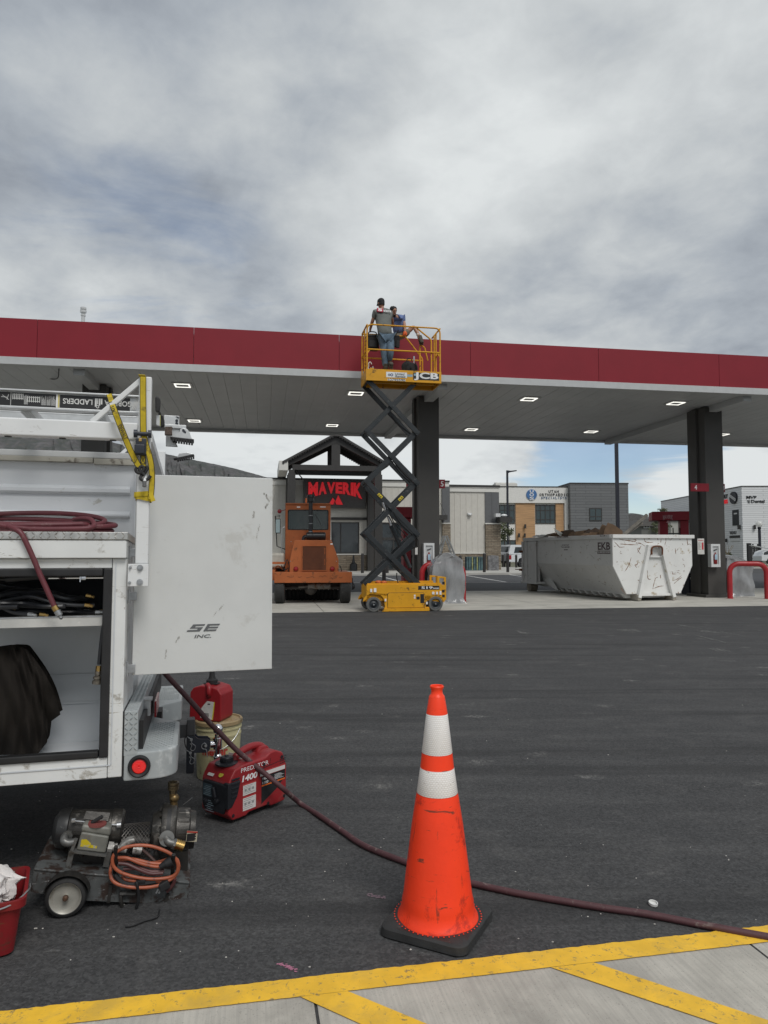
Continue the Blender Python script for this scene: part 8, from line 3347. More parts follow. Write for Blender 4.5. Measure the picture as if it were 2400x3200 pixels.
for (y0, y1, r0, r1) in ((870, 691, 143.8, 119.3), (582, 301, 107.6, 75.9)):
 q = MB()
 q.lathe([(r0 * kk, zc_(y0)), ((r0 + .8) * kk, zc_(y0) + .001), ((r1 + .8) * kk, zc_(y1) - .001), (r1 * kk, zc_(y1))], 64, cap=False)
 q.build('reflective_band', RETRO, cone)
q = MB()
random.seed(12)
for (x, y0, y1, w) in ((552, 935, 1115, 5), (545, 935, 1010, 6), (365, 905, 990, 4), (478, 180, 290, 6), (520, 240, 300, 5), (405, 620, 680, 4), (560, 640, 700, 4), (575, 625, 690, 6), (490, 1375, 1388, 2)):
 pass
ba = side / 2
q = MB()
rr_ = .045
def rsq(hw, z, n=6, r_=rr_):
 out = []
 for cxs, cys, a0 in ((1, -1, -90), (1, 1, 0), (-1, 1, 90), (-1, -1, 180)):
  for k in range(n + 1):
   th = R(a0 + 90 * k / n)
   out.append((cxs * (hw - r_) + r_ * math.cos(th), cys * (hw - r_) + r_ * math.sin(th), z))
 return out
rings = [rsq(ba - .008, .001), rsq(ba, .006), rsq(ba - .004, .030), rsq(ba - .012, .038), rsq(ba - .05, .041), rsq(.13, .042, r_=.1)]
n_ = len(rings[0])
vs_ = [p for r_ in rings for p in r_]
fs_ = [(i * n_ + k, i * n_ + (k + 1) % n_, (i + 1) * n_ + (k + 1) % n_, (i + 1) * n_ + k) for i in range(len(rings) - 1) for k in range(n_)]
fs_.append(tuple((len(rings) - 1) * n_ + k for k in range(n_)))
q.add(vs_, fs_)
q.build('rubber_base', mat('black recycled rubber', (.022, .022, .022), .62, var=.3, vs=12, bump=.0012, bs=140, dirt=((.075, .07, .065), .22, 7), scr=((.10, .095, .09), .10, 8)), cone)
q = MB()
for k in range(54):
 th = 2 * math.pi * k / 54
 q.lathe([(.0027, 0), (.0022, .0018), (.0001, .0022)], 8, TR(303 * kk * math.cos(th), 303 * kk * math.sin(th), .0418), cap=False)
q.build('base_dots', ORC, cone)
# ================================================================ pail and fuel can
bc = G(664, 2446)
bc = V((bc.x, bc.y + .14, 0))
pail = thing('pail', 'grimy cream plastic pail with a tan lid and red letters, standing under the fuel can', 'pail', TR(*bc) @ rotm('Z', -12))
hb_ = PY(662, 2243, bc.y).z
rt = (PY(736, 2240, bc.y).x - PY(589, 2240, bc.y).x) / 2
print('pail', bc, hb_, rt)
q = MB()
q.lathe([(.001, .002), (rt * .84, .002), (rt * .86, .01), (rt * .93, hb_ * .72), (rt * .95, hb_ * .73), (rt * .955, hb_ * .76), (rt * .94, hb_ * .77), (rt * .945, hb_ * .84), (rt * .97, hb_ * .845), (rt * .97, hb_ * .87), (rt * .95, hb_ * .875), (rt * .955, hb_ * .93)], 48, cap=False)
q.build('body', mat('cream plastic', (.46, .42, .24), .5, var=.08, vs=5, dirt=((.20, .16, .09), .4, 7)), pail)
q = MB()
q.lathe([(rt * .96, hb_ * .92), (rt, hb_ * .93), (rt * 1.0, hb_ * .985), (rt * .97, hb_), (rt * .90, hb_), (rt * .88, hb_ * .975), (rt * .6, hb_ * .97), (rt * .58, hb_ * .98), (rt * .3, hb_ * .98), (.001, hb_ * .975)], 48, cap=False)
q.build('lid', mat('tan lid', (.30, .22, .115), .5, var=.1, dirt=((.15, .11, .06), .3, 8)), pail)
q = MB()
Lp = rotm('Z', 12)
def cyltext(s_, a0, a1, z0, z1, r_, bold=.03):
 vs_, fs_, ed_ = text_mesh(s_, bold, 3)
 xs_ = [v[0] for v in vs_]
 ys_ = [v[1] for v in vs_]
 xa, xb, ya, yb2 = min(xs_), max(xs_), min(ys_), max(ys_)
 out = []
 for X, Y, Z in vs_:
  th = R(a0 + (a1 - a0) * (X - xa) / (xb - xa))
  z_ = z0 + (z1 - z0) * (Y - ya) / (yb2 - ya)
  out.append((r_ * math.cos(th), r_ * math.sin(th), z_))
 q.add(out, fs_)
cyltext('meyer', -108, -40, hb_ * .40, hb_ * .55, rt * .925, .06)
q.c = 1
for k in range(5):
 th = R(-112 + 4 * k)
 q.box(rt * .93 * math.cos(th) - .004, rt * .93 * math.cos(th) + .006, rt * .93 * math.sin(th) - .002, rt * .93 * math.sin(th) + .002, hb_ * .60, hb_ * (.62 + .01 * (k % 2)))
cyltext('75 LB', -44, -28, hb_ * .58, hb_ * .66, rt * .935, .02)
q.build('lettering', [mat('faded red print', (.42, .04, .03), .6), mat('faded dark print', (.16, .13, .09), .7)], pail)
q = MB()
q.tube(spline([(rt * .98 * math.cos(R(a)), rt * .98 * math.sin(R(a)) - .004, hb_ * (.84 - .30 * math.sin(R(max(0, a + 150) * 180 / 150)))) for a in range(-150, 1, 15)], 3), .002, 6)
q.build('handle', STEEL, pail)
MC_ = TR(bc.x - .005, bc.y, hb_ * .985)
canr = PY(640, 2250, bc.y)
cx0 = PY(*zD(548, 560), bc.y - .08).x - bc.x
cx1 = PY(*zD(845, 560), bc.y - .08).x - bc.x
hcan = PY(*zD(700, 235), bc.y).z - hb_
print('can', cx0, cx1, hcan)
fuel = thing('fuel_can', 'red plastic fuel can with a torn white label standing on the lid of the pail', 'fuel can', MC_ @ rotm('Z', -14))
w = (cx1 - cx0)
xm = (cx0 + cx1) / 2
FR = mat('red fuel can plastic', (.25, .010, .015), .42, var=.08, vs=6, spec=.45, dirt=((.20, .03, .03), .18, 9), bump=.001, bs=18)
q = MB(TR(xm, 0, 0))
h = hcan
q.prism([(-w * .46, .0), (w * .46, 0), (w * .5, .015), (w * .50, h * .78), (w * .44, h * .86), (w * .40, h * .93), (w * .12, h * 1.0), (-w * .18, h * 1.0), (-w * .40, h * .94), (-w * .5, h * .80), (-w * .52, .015)], -w * .40, w * .40, bev=.022, seg=3)
q.build('body', FR, fuel)
q = MB(TR(xm, 0, 0))
q.tube(spline([(w * .02, -w * .30, h * .97), (w * .04, -w * .34, h * 1.02), (w * .12, -w * .41, h * .95), (w * .13, -w * .44, h * .82), (w * .13, -w * .38, h * .74)], 6), .016, 12)
q.build('handle', FR, fuel)
q = MB(TR(xm, 0, 0))
q.lathe([(.032, 0), (.036, .01), (.036, .03), (.024, .036), (.018, .055), (.014, .10), (.012, .16), (.001, .16)], 20, TR(0, 0, h * .98))
q.box(-.045, .045, -.03, .03, h * 1.0, h * 1.03, .006)
q.build('spout', BLACK, fuel)
q = MB(TR(xm, 0, 0))
pl_ = [(-w * .15, .022), (w * .22, .012), (w * .28, h * .56), (w * .06, h * .58), (-w * .10, h * .40), (-w * .16, h * .26)]
q.prism(pl_, -w * .40 - .0015, -w * .40 + .001)
q.c = 1
q.prism([(w * .22, .012), (w * .25, .012), (w * .31, h * .56), (w * .28, h * .56)], -w * .40 - .0018, -w * .40 + .001)
q.c = 2
for k in range(4):
 q.box(-w * .08, w * .12, -w * .40 - .0022, -w * .40 - .0016, .03 + k * .006, .0325 + k * .006)
q.box(w * .08, w * .16, -w * .40 - .0022, -w * .40 - .0016, h * .48, h * .51)
q.build('label', [mat('crumpled white label', (.55, .54, .52), .35, bump=.004, bs=30, var=.1), mat('label yellow edge', (.5, .42, .03), .4), DEC], fuel)
# ================================================================ generator
gc = G(714, 2583)
MG = TR(gc.x, gc.y, 0) @ rotm('Z', 53)
GF = Fr(MG)
gen = thing('generator', 'red portable inverter generator with black control panel standing on the asphalt', 'generator', MG)
GRD = mat('red generator plastic', (.27, .018, .022), .38, var=.06, vs=5, spec=.45, dirt=((.26, .05, .045), .25, 8), scr=((.17, .05, .04), .12, 8))
GBK = mat('black generator plastic', (.013, .014, .018), .42, var=.2, vs=10)
def GS(x, y, yl=0.0):
 return GF.xz(*zD(x, y), yl)
for nm, p in (('corner bottom', (860, 1465)), ('right bottom', (1350, 1240)), ('right top', (1335, 880)), ('handle', (1130, 720))):
 print('gen', nm, GS(*p))
gl_ = GF.z(*zD(1352, 1235), .03).x
gw_ = GF.x(*zD(668, 1380), 0).y
print('gen L W', gl_, gw_)
GL, GW = .415, .215
ztop_g = GS(1100, 740, GW / 2)[1]
GH = ztop_g
hb2 = GH * .84
prof_ = [(.03, .018), (.0, .05), (.0, hb2 * .72), (.012, hb2 * .80), (.04, hb2 * .93), (.10, hb2 * .97), (.235, hb2 * .98), (.255, hb2 * .99), (.29, hb2 * 1.05), (.33, hb2 * 1.06), (.385, hb2 * .98), (GL - .008, hb2 * .80), (GL, hb2 * .72), (GL, .06), (.40, .02), (.30, .018), (.28, .03), (.14, .03), (.12, .018)]
q = MB()
q.prism(prof_, 0, GW, bev=.020, seg=3)
q.build('body', GRD, gen)
q = MB()
yc_ = GW / 2
q.tube(spline([(.125, yc_, hb2 * .93), (.14, yc_, hb2 * 1.03), (.19, yc_, hb2 * 1.10), (.25, yc_, hb2 * 1.13), (.31, yc_, hb2 * 1.10), (.35, yc_, hb2 * 1.0)], 7), .0185, 16)
q.build('carry_handle', GRD, gen)
q = MB()
q.prism([(.27, hb2 * .9), (.40, hb2 * .88), (.345, hb2 * 1.10), (.29, hb2 * 1.12), (.265, hb2 * 1.03)], yc_ - .03, yc_ + .03, bev=.014)
q.build('handle_web', GRD, gen)
q = MB()
q.prism([(.030, .055), (GW - .035, .055), (GW - .018, .09), (GW - .018, hb2 * .66), (GW - .03, hb2 * .70), (.010, hb2 * .70), (.004, hb2 * .66), (.008, .10)], -.012, .03, 'yz', bev=.006)
q.build('control_panel', GBK, gen)
q = MB()
q.prism([(-.011, .085), (.02, .09), (.055, .14), (.075, hb2 * .70), (.072, hb2 * .735), (-.011, hb2 * .73)], -.006, .03, bev=.006)
for k in range(5):
 zz = .135 + k * .022
 q.box(.012, .05 + k * .004, -.009, -.005, zz, zz + .010, .002)
q.build('vent_wrap', GBK, gen)
q = MB()
q.box(-.0145, -.0125, .115, .185, hb2 * .43, hb2 * .64, .0)
q.c = 1
for k in range(6):
 zz = hb2 * (.45 + .03 * k)
 q.box(-.0155, -.0146, .12 + .006 * (k % 2), .18 - .008 * (k % 3), zz, zz + .0025)
for k in range(6):
 zz = hb2 * (.18 + .035 * k)
 q.box(-.0135, -.0122, .10 + .012 * (k % 3), .17 - .014 * (k % 2), zz, zz + .0022)
q.build('panel_print', [mat('dim screen', (.05, .075, .09), .3), mat('panel print', (.22, .28, .32), .5)], gen)
q = MB()
q.lathe([(.014, 0), (.014, .010), (.009, .014), (.001, .014)], 18, TR(-.012, .075, .115) @ rotm('Y', -90))
q.lathe([(.014, 0), (.014, .010), (.009, .014), (.001, .014)], 18, TR(-.012, .16, .10) @ rotm('Y', -90))
q.bar((-.02, .085, .13), (-.02, .10, hb2 * .62), .022, .016, up=(1, 0, 0), bev=.006)
q.build('outlet', GBK, gen)
q = MB()
q.lathe([(.060, 0), (.060, .008), (.040, .012)], 28, TR(.075, yc_, hb2 * .945), cap=True)
q.lathe([(.030, .01), (.032, .014), (.032, .032), (.027, .038), (.012, .040), (.010, .046), (.001, .046)], 24, TR(.075, yc_, hb2 * .945))
for k in range(16):
 Lk = TR(.075, yc_, hb2 * .945) @ rotm('Z', k * 22.5)
 q.box(.031, .035, -.003, .003, .012, .034, L=Lk)
q.build('fuel_cap', GBK, gen)
q = MB()
Lf = TR(.022, 0, hb2 * .83)
q.prism([(.13, -.014), (.175, -.014), (.175, .018), (.13, .018)], -.0008, .0006, 'yz', L=TR(.013, 0, hb2 * .80) @ rotm('Y', 48))
y_s = -.0012
def rect(m, x0, y0, x1, y1, d=.001, yl=0.0):
 a_, b_ = GS(x0, y0, yl), GS(x1, y1, yl)
 m.box(min(a_[0], b_[0]), max(a_[0], b_[0]), yl - d, yl - .0002, min(a_[1], b_[1]), max(a_[1], b_[1]))
def srect(m, xa, za, xb, zb, d=.001):
 m.box(xa, xb, -d, -.0001, za, zb)
srect(q, .095, .048, .185, .120)
srect(q, .095, .126, .185, .185)
srect(q, .215, .195, .40, .222)
q.each('white_sticker', mat('white sticker', (.62, .60, .58), .35, var=.05), gen)
q = MB()
q.prism([(.225, .05), (.225, .192), (.40, .192), (.40, .150), (.33, .10)], -.001, -.0001)
q.build('black_sticker', DEC, gen)
q = MB()
srect(q, .226, .140, .399, .147, .0014)
q.build('orange_stripe', mat('orange stripe', (.70, .14, .02), .4), gen)
q = MB()
q.text('1400 W', .232, .290, .172, .186, -.001, .0006, .02)
q.text('1100 W', .232, .305, .151, .164, -.001, .0006, .02)
q.text('PREDATOR', .080, .275, .248, .270, -.0001, .0009, .0)
q.text('1400', .088, .195, .198, .230, -.0001, .0009, .05, shear=.15)
for k in range(6):
 srect(q, .32 + .0 * k, .155 + k * .005, .39 - .012 * (k % 3), .1565 + k * .005, .0014)
q.build('white_lettering', WLET, gen)
q = MB()
for (z0, z1_) in ((.113, .120), (.178, .185), (.216, .222)):
 srect(q, .095 if z0 < .2 else .215, z0, .185 if z0 < .2 else .40, z1_, .0014)
q.each('red_sticker_head', mat('sticker red', (.45, .05, .05), .4), gen)
q = MB()
random.seed(9)
for (z0, z1_) in ((.052, .110), (.130, .174)):
 for k in range(6):
  zz = z0 + (z1_ - z0) * (k + .5) / 6
  srect(q, .100, zz, .100 + random.uniform(.05, .08), zz + .0022, .0013)
 for k in range(3):
  q.lathe([(.001, 0), (.007, 0), (.007, .0008), (.001, .0008)], 12, TR(.112 + k * .026, -.001, (z0 + z1_) / 2) @ rotm('X', 90), cap=False)
q.build('sticker_print', mat('grey print', (.25, .25, .25), .6), gen)
q = MB()
for (x, z) in ((.03, .045), (.275, .040), (.395, .048), (.375, hb2 * .90)):
 q.lathe([(.009, .0005), (.009, .0012), (.001, .0015)], 14, TR(x, -.0004, z) @ rotm('X', 90), cap=False)
for k in range(4):
 q.bar((.36 + .0, -.0005, hb2 * .78 + k * .012), (.41, -.0005, hb2 * .80 + k * .010), .0015, .003)
q.bar((.23, -.0006, .235), (.40, -.0006, .25), .0012, .002)
q.tube([(.19, -.0006, hb2 * .93), (.20, -.0006, hb2 * .80), (.285, -.0006, hb2 * .82), (.29, -.0006, hb2 * .95)], .0012, 5)
q.lathe([(.008, 0), (.008, .004), (.001, .005)], 12, TR(.24, -.002, hb2 * .865) @ rotm('X', 90), cap=False)
q.each('screw', GBK, gen)
q = MB()
q.prism([(.185, -.018), (.08, -.018), (.08, .018), (.185, .018)], -.001, .0006, 'yz', L=TR(.155, 0, hb2 * .985))
q.c = 1
q.lathe([(.001, 0), (.016, 0), (.016, .001), (.001, .001)], 16, TR(.016, .078, hb2 * .82) @ rotm('Y', -42), cap=False)
q.build('top_sticker', [MATS['white sticker'], mat('yellow round sticker', (.5, .42, .05), .4)], gen)
# ================================================================ vacuum pump / compressor cart
kc = G(203, 2872)
MK = TR(kc.x, kc.y, 0) @ rotm('Z', 15)
KF = Fr(MK)
def zK(x, y):
 return x / 2.552, 2400 + y / 2.552
def KP(x, y, yl=0.0):
 return KF.xz(*zK(x, y), yl)
def K3(x, y, yl):
 p_ = KP(x, y, yl)
 return V((p_[0], yl, p_[1]))
GRIM = mat('chipped grey blue paint', (.085, .09, .09), .55, var=.25, vs=9, dirt=((.030, .018, .014), .62, 13), scr=((.22, .22, .22), .2, 12))
OILY = mat('oily cast iron', (.045, .042, .038), .42, metal=.5, var=.35, vs=14, dirt=((.16, .15, .135), .28, 16), bump=.0015, bs=60)
OILD = mat('dark oily steel', (.028, .026, .024), .5, metal=.3, var=.35, vs=14, dirt=((.09, .085, .08), .2, 16))
ALD = mat('dull aluminium', (.15, .15, .145), .45, metal=.6, var=.2, vs=18, dirt=((.08, .07, .06), .4, 20))
BOXG = mat('pale grey box enamel', (.17, .17, .15), .5, var=.2, vs=10, dirt=((.13, .12, .10), .4, 18))
krt = thing('pump_cart', 'old electric pump with motor, mesh guard and cast head on a chipped grey wheeled cart', 'pump', MK)
CY = .05
cartp = [KP(245, 990, CY), KP(272, 805, CY), KP(1510, 915, CY), KP(1482, 1092, CY), KP(700, 1058, CY)]
q = MB()
zK0 = cartp[0][1]
dd = .33
q.prism(cartp, CY, CY + .006)
q.prism(cartp, CY + dd - .006, CY + dd)
a, b = cartp[1], cartp[2]
q.add([(a[0], CY + .0065, a[1] - .001), (b[0], CY + .0065, b[1] - .001), (b[0], CY + dd - .0065, b[1] - .001), (a[0], CY + dd - .0065, a[1] - .001), (a[0], CY + .0065, a[1] - .006), (b[0], CY + .0065, b[1] - .006), (b[0], CY + dd - .0065, b[1] - .006), (a[0], CY + dd - .0065, a[1] - .006)],
      [(0, 1, 2, 3), (7, 6, 5, 4), (0, 4, 5, 1), (1, 5, 6, 2), (2, 6, 7, 3), (3, 7, 4, 0)])
for (p0, p1) in ((cartp[0], cartp[1]), (cartp[3], cartp[2])):
 q.bar((p0[0], CY + dd / 2, p0[1]), (p1[0], CY + dd / 2, p1[1] - .004), .006, dd - .014, up=(0, 1, 0))
q.bar((a[0], CY - .001, a[1]), (b[0], CY - .001, b[1]), .008, .008, bev=.003)
q.build('cart_frame', GRIM, krt)
q = MB()
for (x0, y0, x1, y1) in ((885, 930, 865, 1072), (1340, 1000, 1310, 1105)):
 q.bar(K3(x0, y0, CY - .006), K3(x1, y1, CY - .006), .012, .012, up=(0, 1, 0))
q.tube(spline([K3(960, 1000, CY - .012), K3(965, 1060, CY - .015), K3(975, 1130, CY - .01)], 4), .007, 8)
q.tube([K3(955, 1000, CY - .012), K3(1080, 1005, CY - .012)], .010, 8)
q.tube(spline([K3(1270, 1090, CY - .01), K3(1262, 1150, CY - .01), K3(1265, 1175, CY)], 4), .007, 8)
q.build('hook_bar', OILD, krt)
q = MB()
for (px, py) in ((1340, 1095), (1440, 1060)):
 pass
c = K3(1430, 1090, CY + .02)
q.box(c.x - .02, c.x + .02, CY + .02, CY + .06, 0, c.z)
q.box(c.x - .02, c.x + .02, CY + dd - .06, CY + dd - .02, 0, c.z)
q.build('leg', OILD, krt)
wr = KP(515, 1045, 0)[1]
wr2 = (KP(693, 1045)[0] - KP(347, 1045)[0]) / 2
print('cart wheel r', wr, wr2, KP(515, 1045))
wcx = KP(520, 1045)[0]
wr = (wr + wr2) / 2
for yv in (0.0, CY + dd + .05):
 Lw = TR(wcx, yv, wr) @ rotm('X', -90)
 q = MB()
 q.lathe([(wr * .74, .002), (wr * .80, -.002), (wr * .93, .002), (wr, .016), (wr, .034), (wr * .93, .046), (wr * .76, .046)], 44, Lw, cap=False)
 wo = q.build('wheel', mat('worn black tyre', (.020, .020, .020), .75, var=.25, vs=14, dirt=((.06, .055, .05), .25, 12)), krt)
 q = MB()
 q.lathe([(.001, .006), (wr * .12, .006), (wr * .16, .014), (wr * .45, .018), (wr * .62, .014), (wr * .70, .004), (wr * .765, .0), (wr * .775, .012), (wr * .775, .04)], 44, Lw, cap=False)
 q.build('rim', mat('chalky metal rim', (.36, .35, .31), .45, metal=.35, var=.12, vs=9, dirt=((.15, .13, .10), .35, 16)), wo)
 q = MB()
 q.lathe([(.001, -.010), (wr * .07, -.010), (wr * .085, -.004), (wr * .13, -.002), (wr * .14, .012)], 16, Lw, cap=False)
 q.build('axle_nut', mat('rusty nut', (.10, .055, .035), .6, metal=.4, var=.3, vs=60), wo)
q = MB()
gp = []
for k in range(14):
 th = R(8 + k * 12.5)
 gp.append((wcx + wr * 1.13 * math.cos(th), wr + wr * 1.13 * math.sin(th)))
q.add([(x, CY - .0035 + 0, z) for x, z in gp] + [(x, -.004, z) for x, z in gp], [(i, i + 1, 15 + i, 14 + i) for i in range(13)])
q.build('wheel_guard', OILD, krt)
MY = CY + .17
m_l, m_r = K3(430, 465, MY), K3(985, 470, MY)
m_l = K3(425, 480, MY)
m_r = K3(985, 480, MY)
ax_ = (m_r - m_l)
Lm = ax_.length
rm = (KP(700, 330, MY)[1] - KP(700, 625, MY)[1]) / 2
cz_off = 0
L_ = TR(*m_l) @ ax_.to_track_quat('Z', 'Y').to_matrix().to_4x4()
q = MB()
q.lathe([(.001, .0), (rm * .6, .003), (rm * .95, .02), (rm * 1.05, .045), (rm * 1.05, Lm * .22), (rm * .98, Lm * .23)], 36, L_, cap=False)
q.build('fan_cover', mat('worn black cover', (.03, .03, .03), .4, metal=.3, var=.3, vs=12, dirt=((.20, .20, .19), .35, 12)), krt)
q = MB()
q.lathe([(rm * .94, Lm * .22), (rm * .97, Lm * .24), (rm * .97, Lm * .82), (rm * 1.02, Lm * .83), (rm * 1.02, Lm * .97), (rm * .9, Lm), (.001, Lm)], 36, L_, cap=False)
for k in range(5):
 A_ = L_ @ rotm('Z', 30 + k * 72)
 q.box(rm * .97, rm * 1.0, -.006, .006, Lm * .26, Lm * .42, L=A_)
q.build('motor_body', OILY, krt)
q = MB()
a, b = K3(585, 420, MY - rm - .004), K3(945, 455, MY - rm - .002)
q.cyl(a, b, .0035, n=8)
q.cyl(a - V((.006, 0, 0)), a + V((.008, 0, 0)), .009, n=6)
q.cyl(b - V((.006, 0, .0)), b + V((.010, 0, 0)), .012, n=12)
q.build('tie_rod', STEEL, krt)
q = MB()
tt = [K3(690, 350, MY - rm * .62), K3(880, 365, MY - rm * .60), K3(862, 430, MY - rm * .93), K3(665, 415, MY - rm * .95)]
q.add([tuple(p + V((0, -.006, .006))) for p in tt], [(0, 1, 2, 3)])
q.build('data_plate', OILY, krt)
q = MB()
q.box(m_l.x + .07, m_r.x - .03, MY - .07, MY + .07, KP(650, 700, MY)[1] - .02, m_l.z - rm * .8, .004)
for (x, y) in ((650, 690), (800, 700)):
 c = K3(x, y, MY - .08)
 q.cyl(c - V((0, 0, .01)), c + V((0, 0, .012)), .009, n=6)
q.build('motor_foot', OILD, krt)
BY_ = CY + .035
q = MB()
bx = [KP(608, 655, BY_), KP(840, 682, BY_), KP(868, 548, BY_), KP(648, 512, BY_)]
q.prism(bx, BY_ - .0, BY_ + .075, bev=.007, seg=3)
sb = q.build('switch_box', BOXG, krt)
q = MB()
q.prism([KP(640, 516, BY_), KP(878, 552, BY_), KP(884, 480, BY_), KP(655, 458, BY_)], BY_ + .006, BY_ + .068, bev=.010, seg=3)
q.build('box_cover', BOXG, sb)
q = MB()
a = KP(770, 455, BY_ + .035)
q.lathe([(.038, -.004), (.038, .003), (.001, .004)], 24, TR(a[0], BY_ + .035, a[1] + .006) @ rotm('Y', 6))
q.build('dial_plate', mat('dull red plate', (.20, .055, .05), .5, var=.2), sb)
q = MB()
q.bar((a[0] - .02, BY_ + .03, a[1] + .012), (a[0] + .024, BY_ + .03, a[1] + .034), .012, .014, bev=.004)
q.build('switch_knob', SEAL, sb)
q = MB()
yy = BY_ - .0012
q.prism([KP(650, 570, BY_), KP(690, 568, BY_), KP(725, 600, BY_), KP(722, 632, BY_), KP(640, 625, BY_)], yy, yy + .0008)
q.prism([KP(726, 612, BY_), KP(775, 622, BY_), KP(770, 642, BY_), KP(700, 634, BY_)], yy, yy + .0008)
q.build('torn_sticker', mat('torn yellow sticker', (.55, .42, .01), .5, var=.1, dirt=((.33, .33, .30), .3, 40)), sb)
q = MB()
q.bar(K3(572, 665, BY_), K3(540, 805, BY_ - .0), .020, .006, up=(0, 1, 0))
q.bar(K3(868, 670, BY_ + .02), K3(842, 788, BY_ + .02), .022, .006, up=(0, 1, 0))
q.bar(K3(560, 655, BY_), K3(850, 690, BY_), .04, .005, up=(0, 0, 1))
q.bar(K3(610, 560, BY_), K3(572, 660, BY_), .012, .006, up=(0, 1, 0))
q.build('box_bracket', ALD, krt)
q = MB()
q.tube(spline([K3(600, 590, BY_ + .03), K3(545, 598, BY_ + .03), K3(512, 580, BY_ + .035), K3(520, 540, BY_ + .06), K3(548, 520, BY_ + .11)], 5), .0155, 14)
q.cyl(K3(535, 545, BY_ + .05), K3(556, 505, BY_ + .10), .021, n=8)
q.build('conduit_elbow', ALD, krt)
q = MB()
q.cyl(K3(862, 628, BY_ + .03), K3(900, 632, BY_ + .03), .021, n=8)
q.cyl(K3(900, 632, BY_ + .03), K3(935, 632, BY_ + .03), .016, n=14)
q.cyl(K3(930, 640, BY_ + .03), K3(1010, 655, BY_ + .03), .013, n=12)
q.prism([KP(935, 650, BY_), KP(965, 612, BY_), KP(1020, 575, BY_), KP(1075, 565, BY_), KP(1078, 600, BY_), KP(1045, 612, BY_), KP(1010, 640, BY_), KP(975, 665, BY_)], BY_ + .005, BY_ + .045, bev=.009, seg=3)
q.cyl(K3(1060, 650, BY_ + .03), K3(1130, 658, BY_ + .03), .017, n=12)
q.build('cable_gland', mat('pale crumpled metal', (.36, .35, .33), .45, metal=.4, var=.3, vs=40, dirt=((.10, .09, .08), .35, 30)), krt)
q = MB()
q.tube(spline([K3(1130, 650, BY_ + .03), K3(1180, 690, BY_ + .03), K3(1240, 750, BY_ + .02)], 5), .006, 8)
q.build('power_lead', mat('brown lead', (.07, .04, .035), .6), krt)
ga, gb_ = K3(970, 590, MY), K3(1195, 590, MY)
rg = (KP(1080, 458, MY)[1] - KP(1080, 722, MY)[1]) / 2
q = MB()
nl = 22
for s_ in (-1, 1):
 for k in range(nl):
  pp = []
  for j in range(13):
   t_ = j / 12
   th = s_ * t_ * 2.3 + 2 * math.pi * k / nl
   pp.append((ga.x + (gb_.x - ga.x) * t_, MY + rg * math.cos(th), ga.z + rg * math.sin(th)))
  q.tube(pp, .0013, 4, cap=False)
q.build('mesh_guard', STEEL if False else mat('dull mesh wire', (.14, .13, .12), .45, metal=.6), krt)
q = MB()
q.cyl(ga, gb_, rg * .45, n=18)
q.cyl(ga + (gb_ - ga) * .3, ga + (gb_ - ga) * .7, rg * .7, n=18)
q.build('coupling', OILD, krt)
pc = K3(1400, 480, MY)
hd = [(1205, 1275, 325, 625, 'rear_cover'), (1275, 1345, 300, 650, 'pump_ring')]
pa = K3(1205, 490, MY)
sc = (KP(1505, 490, MY)[0] - KP(1205, 490, MY)[0]) / 300
rbig = (KP(1400, 272, MY)[1] - KP(1400, 690, MY)[1]) / 2
zc__ = (KP(1400, 272, MY)[1] + KP(1400, 690, MY)[1]) / 2
tiltp = rotm('Y', 4)
Lp_ = TR(pa.x, MY, zc__) @ rotm('Y', 94) @ Matrix()
q = MB()
q.lathe([(.001, 0), (rbig * .45, .0), (rbig * .62, .004), (rbig * .70, .02), (rbig * .72, 75 * sc), (rbig * .86, 85 * sc), (rbig * .88, 115 * sc)], 32, Lp_, cap=False)
for k in range(12):
 A_ = Lp_ @ rotm('Z', k * 30)
 q.cyl(A_ @ V((rbig * .80, 0, 60 * sc)), A_ @ V((rbig * .80, 0, 85 * sc)), .007, n=6)
q.build('rear_cover', OILY, krt)
q = MB()
q.lathe([(rbig * .88, 75 * sc), (rbig * .97, 80 * sc), (rbig, 95 * sc), (rbig, 175 * sc), (rbig * .96, 190 * sc), (rbig * .80, 200 * sc), (rbig * .78, 300 * sc), (rbig * .70, 310 * sc), (rbig * .68, 350 * sc), (.001, 352 * sc)], 44, Lp_, cap=False)
q.build('pump_head', OILY, krt)
q = MB()
for k in range(12):
 A_ = Lp_ @ rotm('Z', k * 30 + 15)
 q.box(rbig * .72, rbig * .805, -.010, .010, 205 * sc, 300 * sc, .003, 1, L=A_)
q.build('cooling_lug', OILY, krt)
q = MB()
for th in (-132, -118, -104):
 pass
Ls_ = Lp_
sl_ = []
for k in range(9):
 th = R(96 + 64 * (k / 8))       # measured round the axis
 for zz in (118 * sc, 152 * sc):
  sl_.append(tuple(Ls_ @ V((rbig * 1.004 * math.cos(th), rbig * 1.004 * math.sin(th), zz))))
q.add(sl_, [(2 * i, 2 * i + 1, 2 * i + 3, 2 * i + 2) for i in range(8)])
sl_ = []
for k in range(9):
 th = R(-160 + 64 * (k / 8))
 for zz in (118 * sc, 152 * sc):
  sl_.append(tuple(Ls_ @ V((rbig * 1.004 * math.cos(th), rbig * 1.004 * math.sin(th), zz))))
q.add(sl_, [(2 * i, 2 * i + 1, 2 * i + 3, 2 * i + 2) for i in range(8)])
q.build('sight_slot', SEAL, krt)
q = MB()
yf = MY - rbig - .01
q.cyl(K3(1330, 560, yf + .04), K3(1330, 562, yf - .012), .030, n=20)
q.tube(spline([K3(1325, 560, yf), K3(1345, 590, yf - .012), K3(1395, 605, yf - .014)], 5), .017, 14)
q.cyl(K3(1380, 602, yf - .014), K3(1396, 608, yf - .014), .022, n=8)
q.build('elbow_fitting', ALD, krt)
q = MB()
a, b = K3(1396, 606, yf - .014), K3(1465, 626, yf - .014)
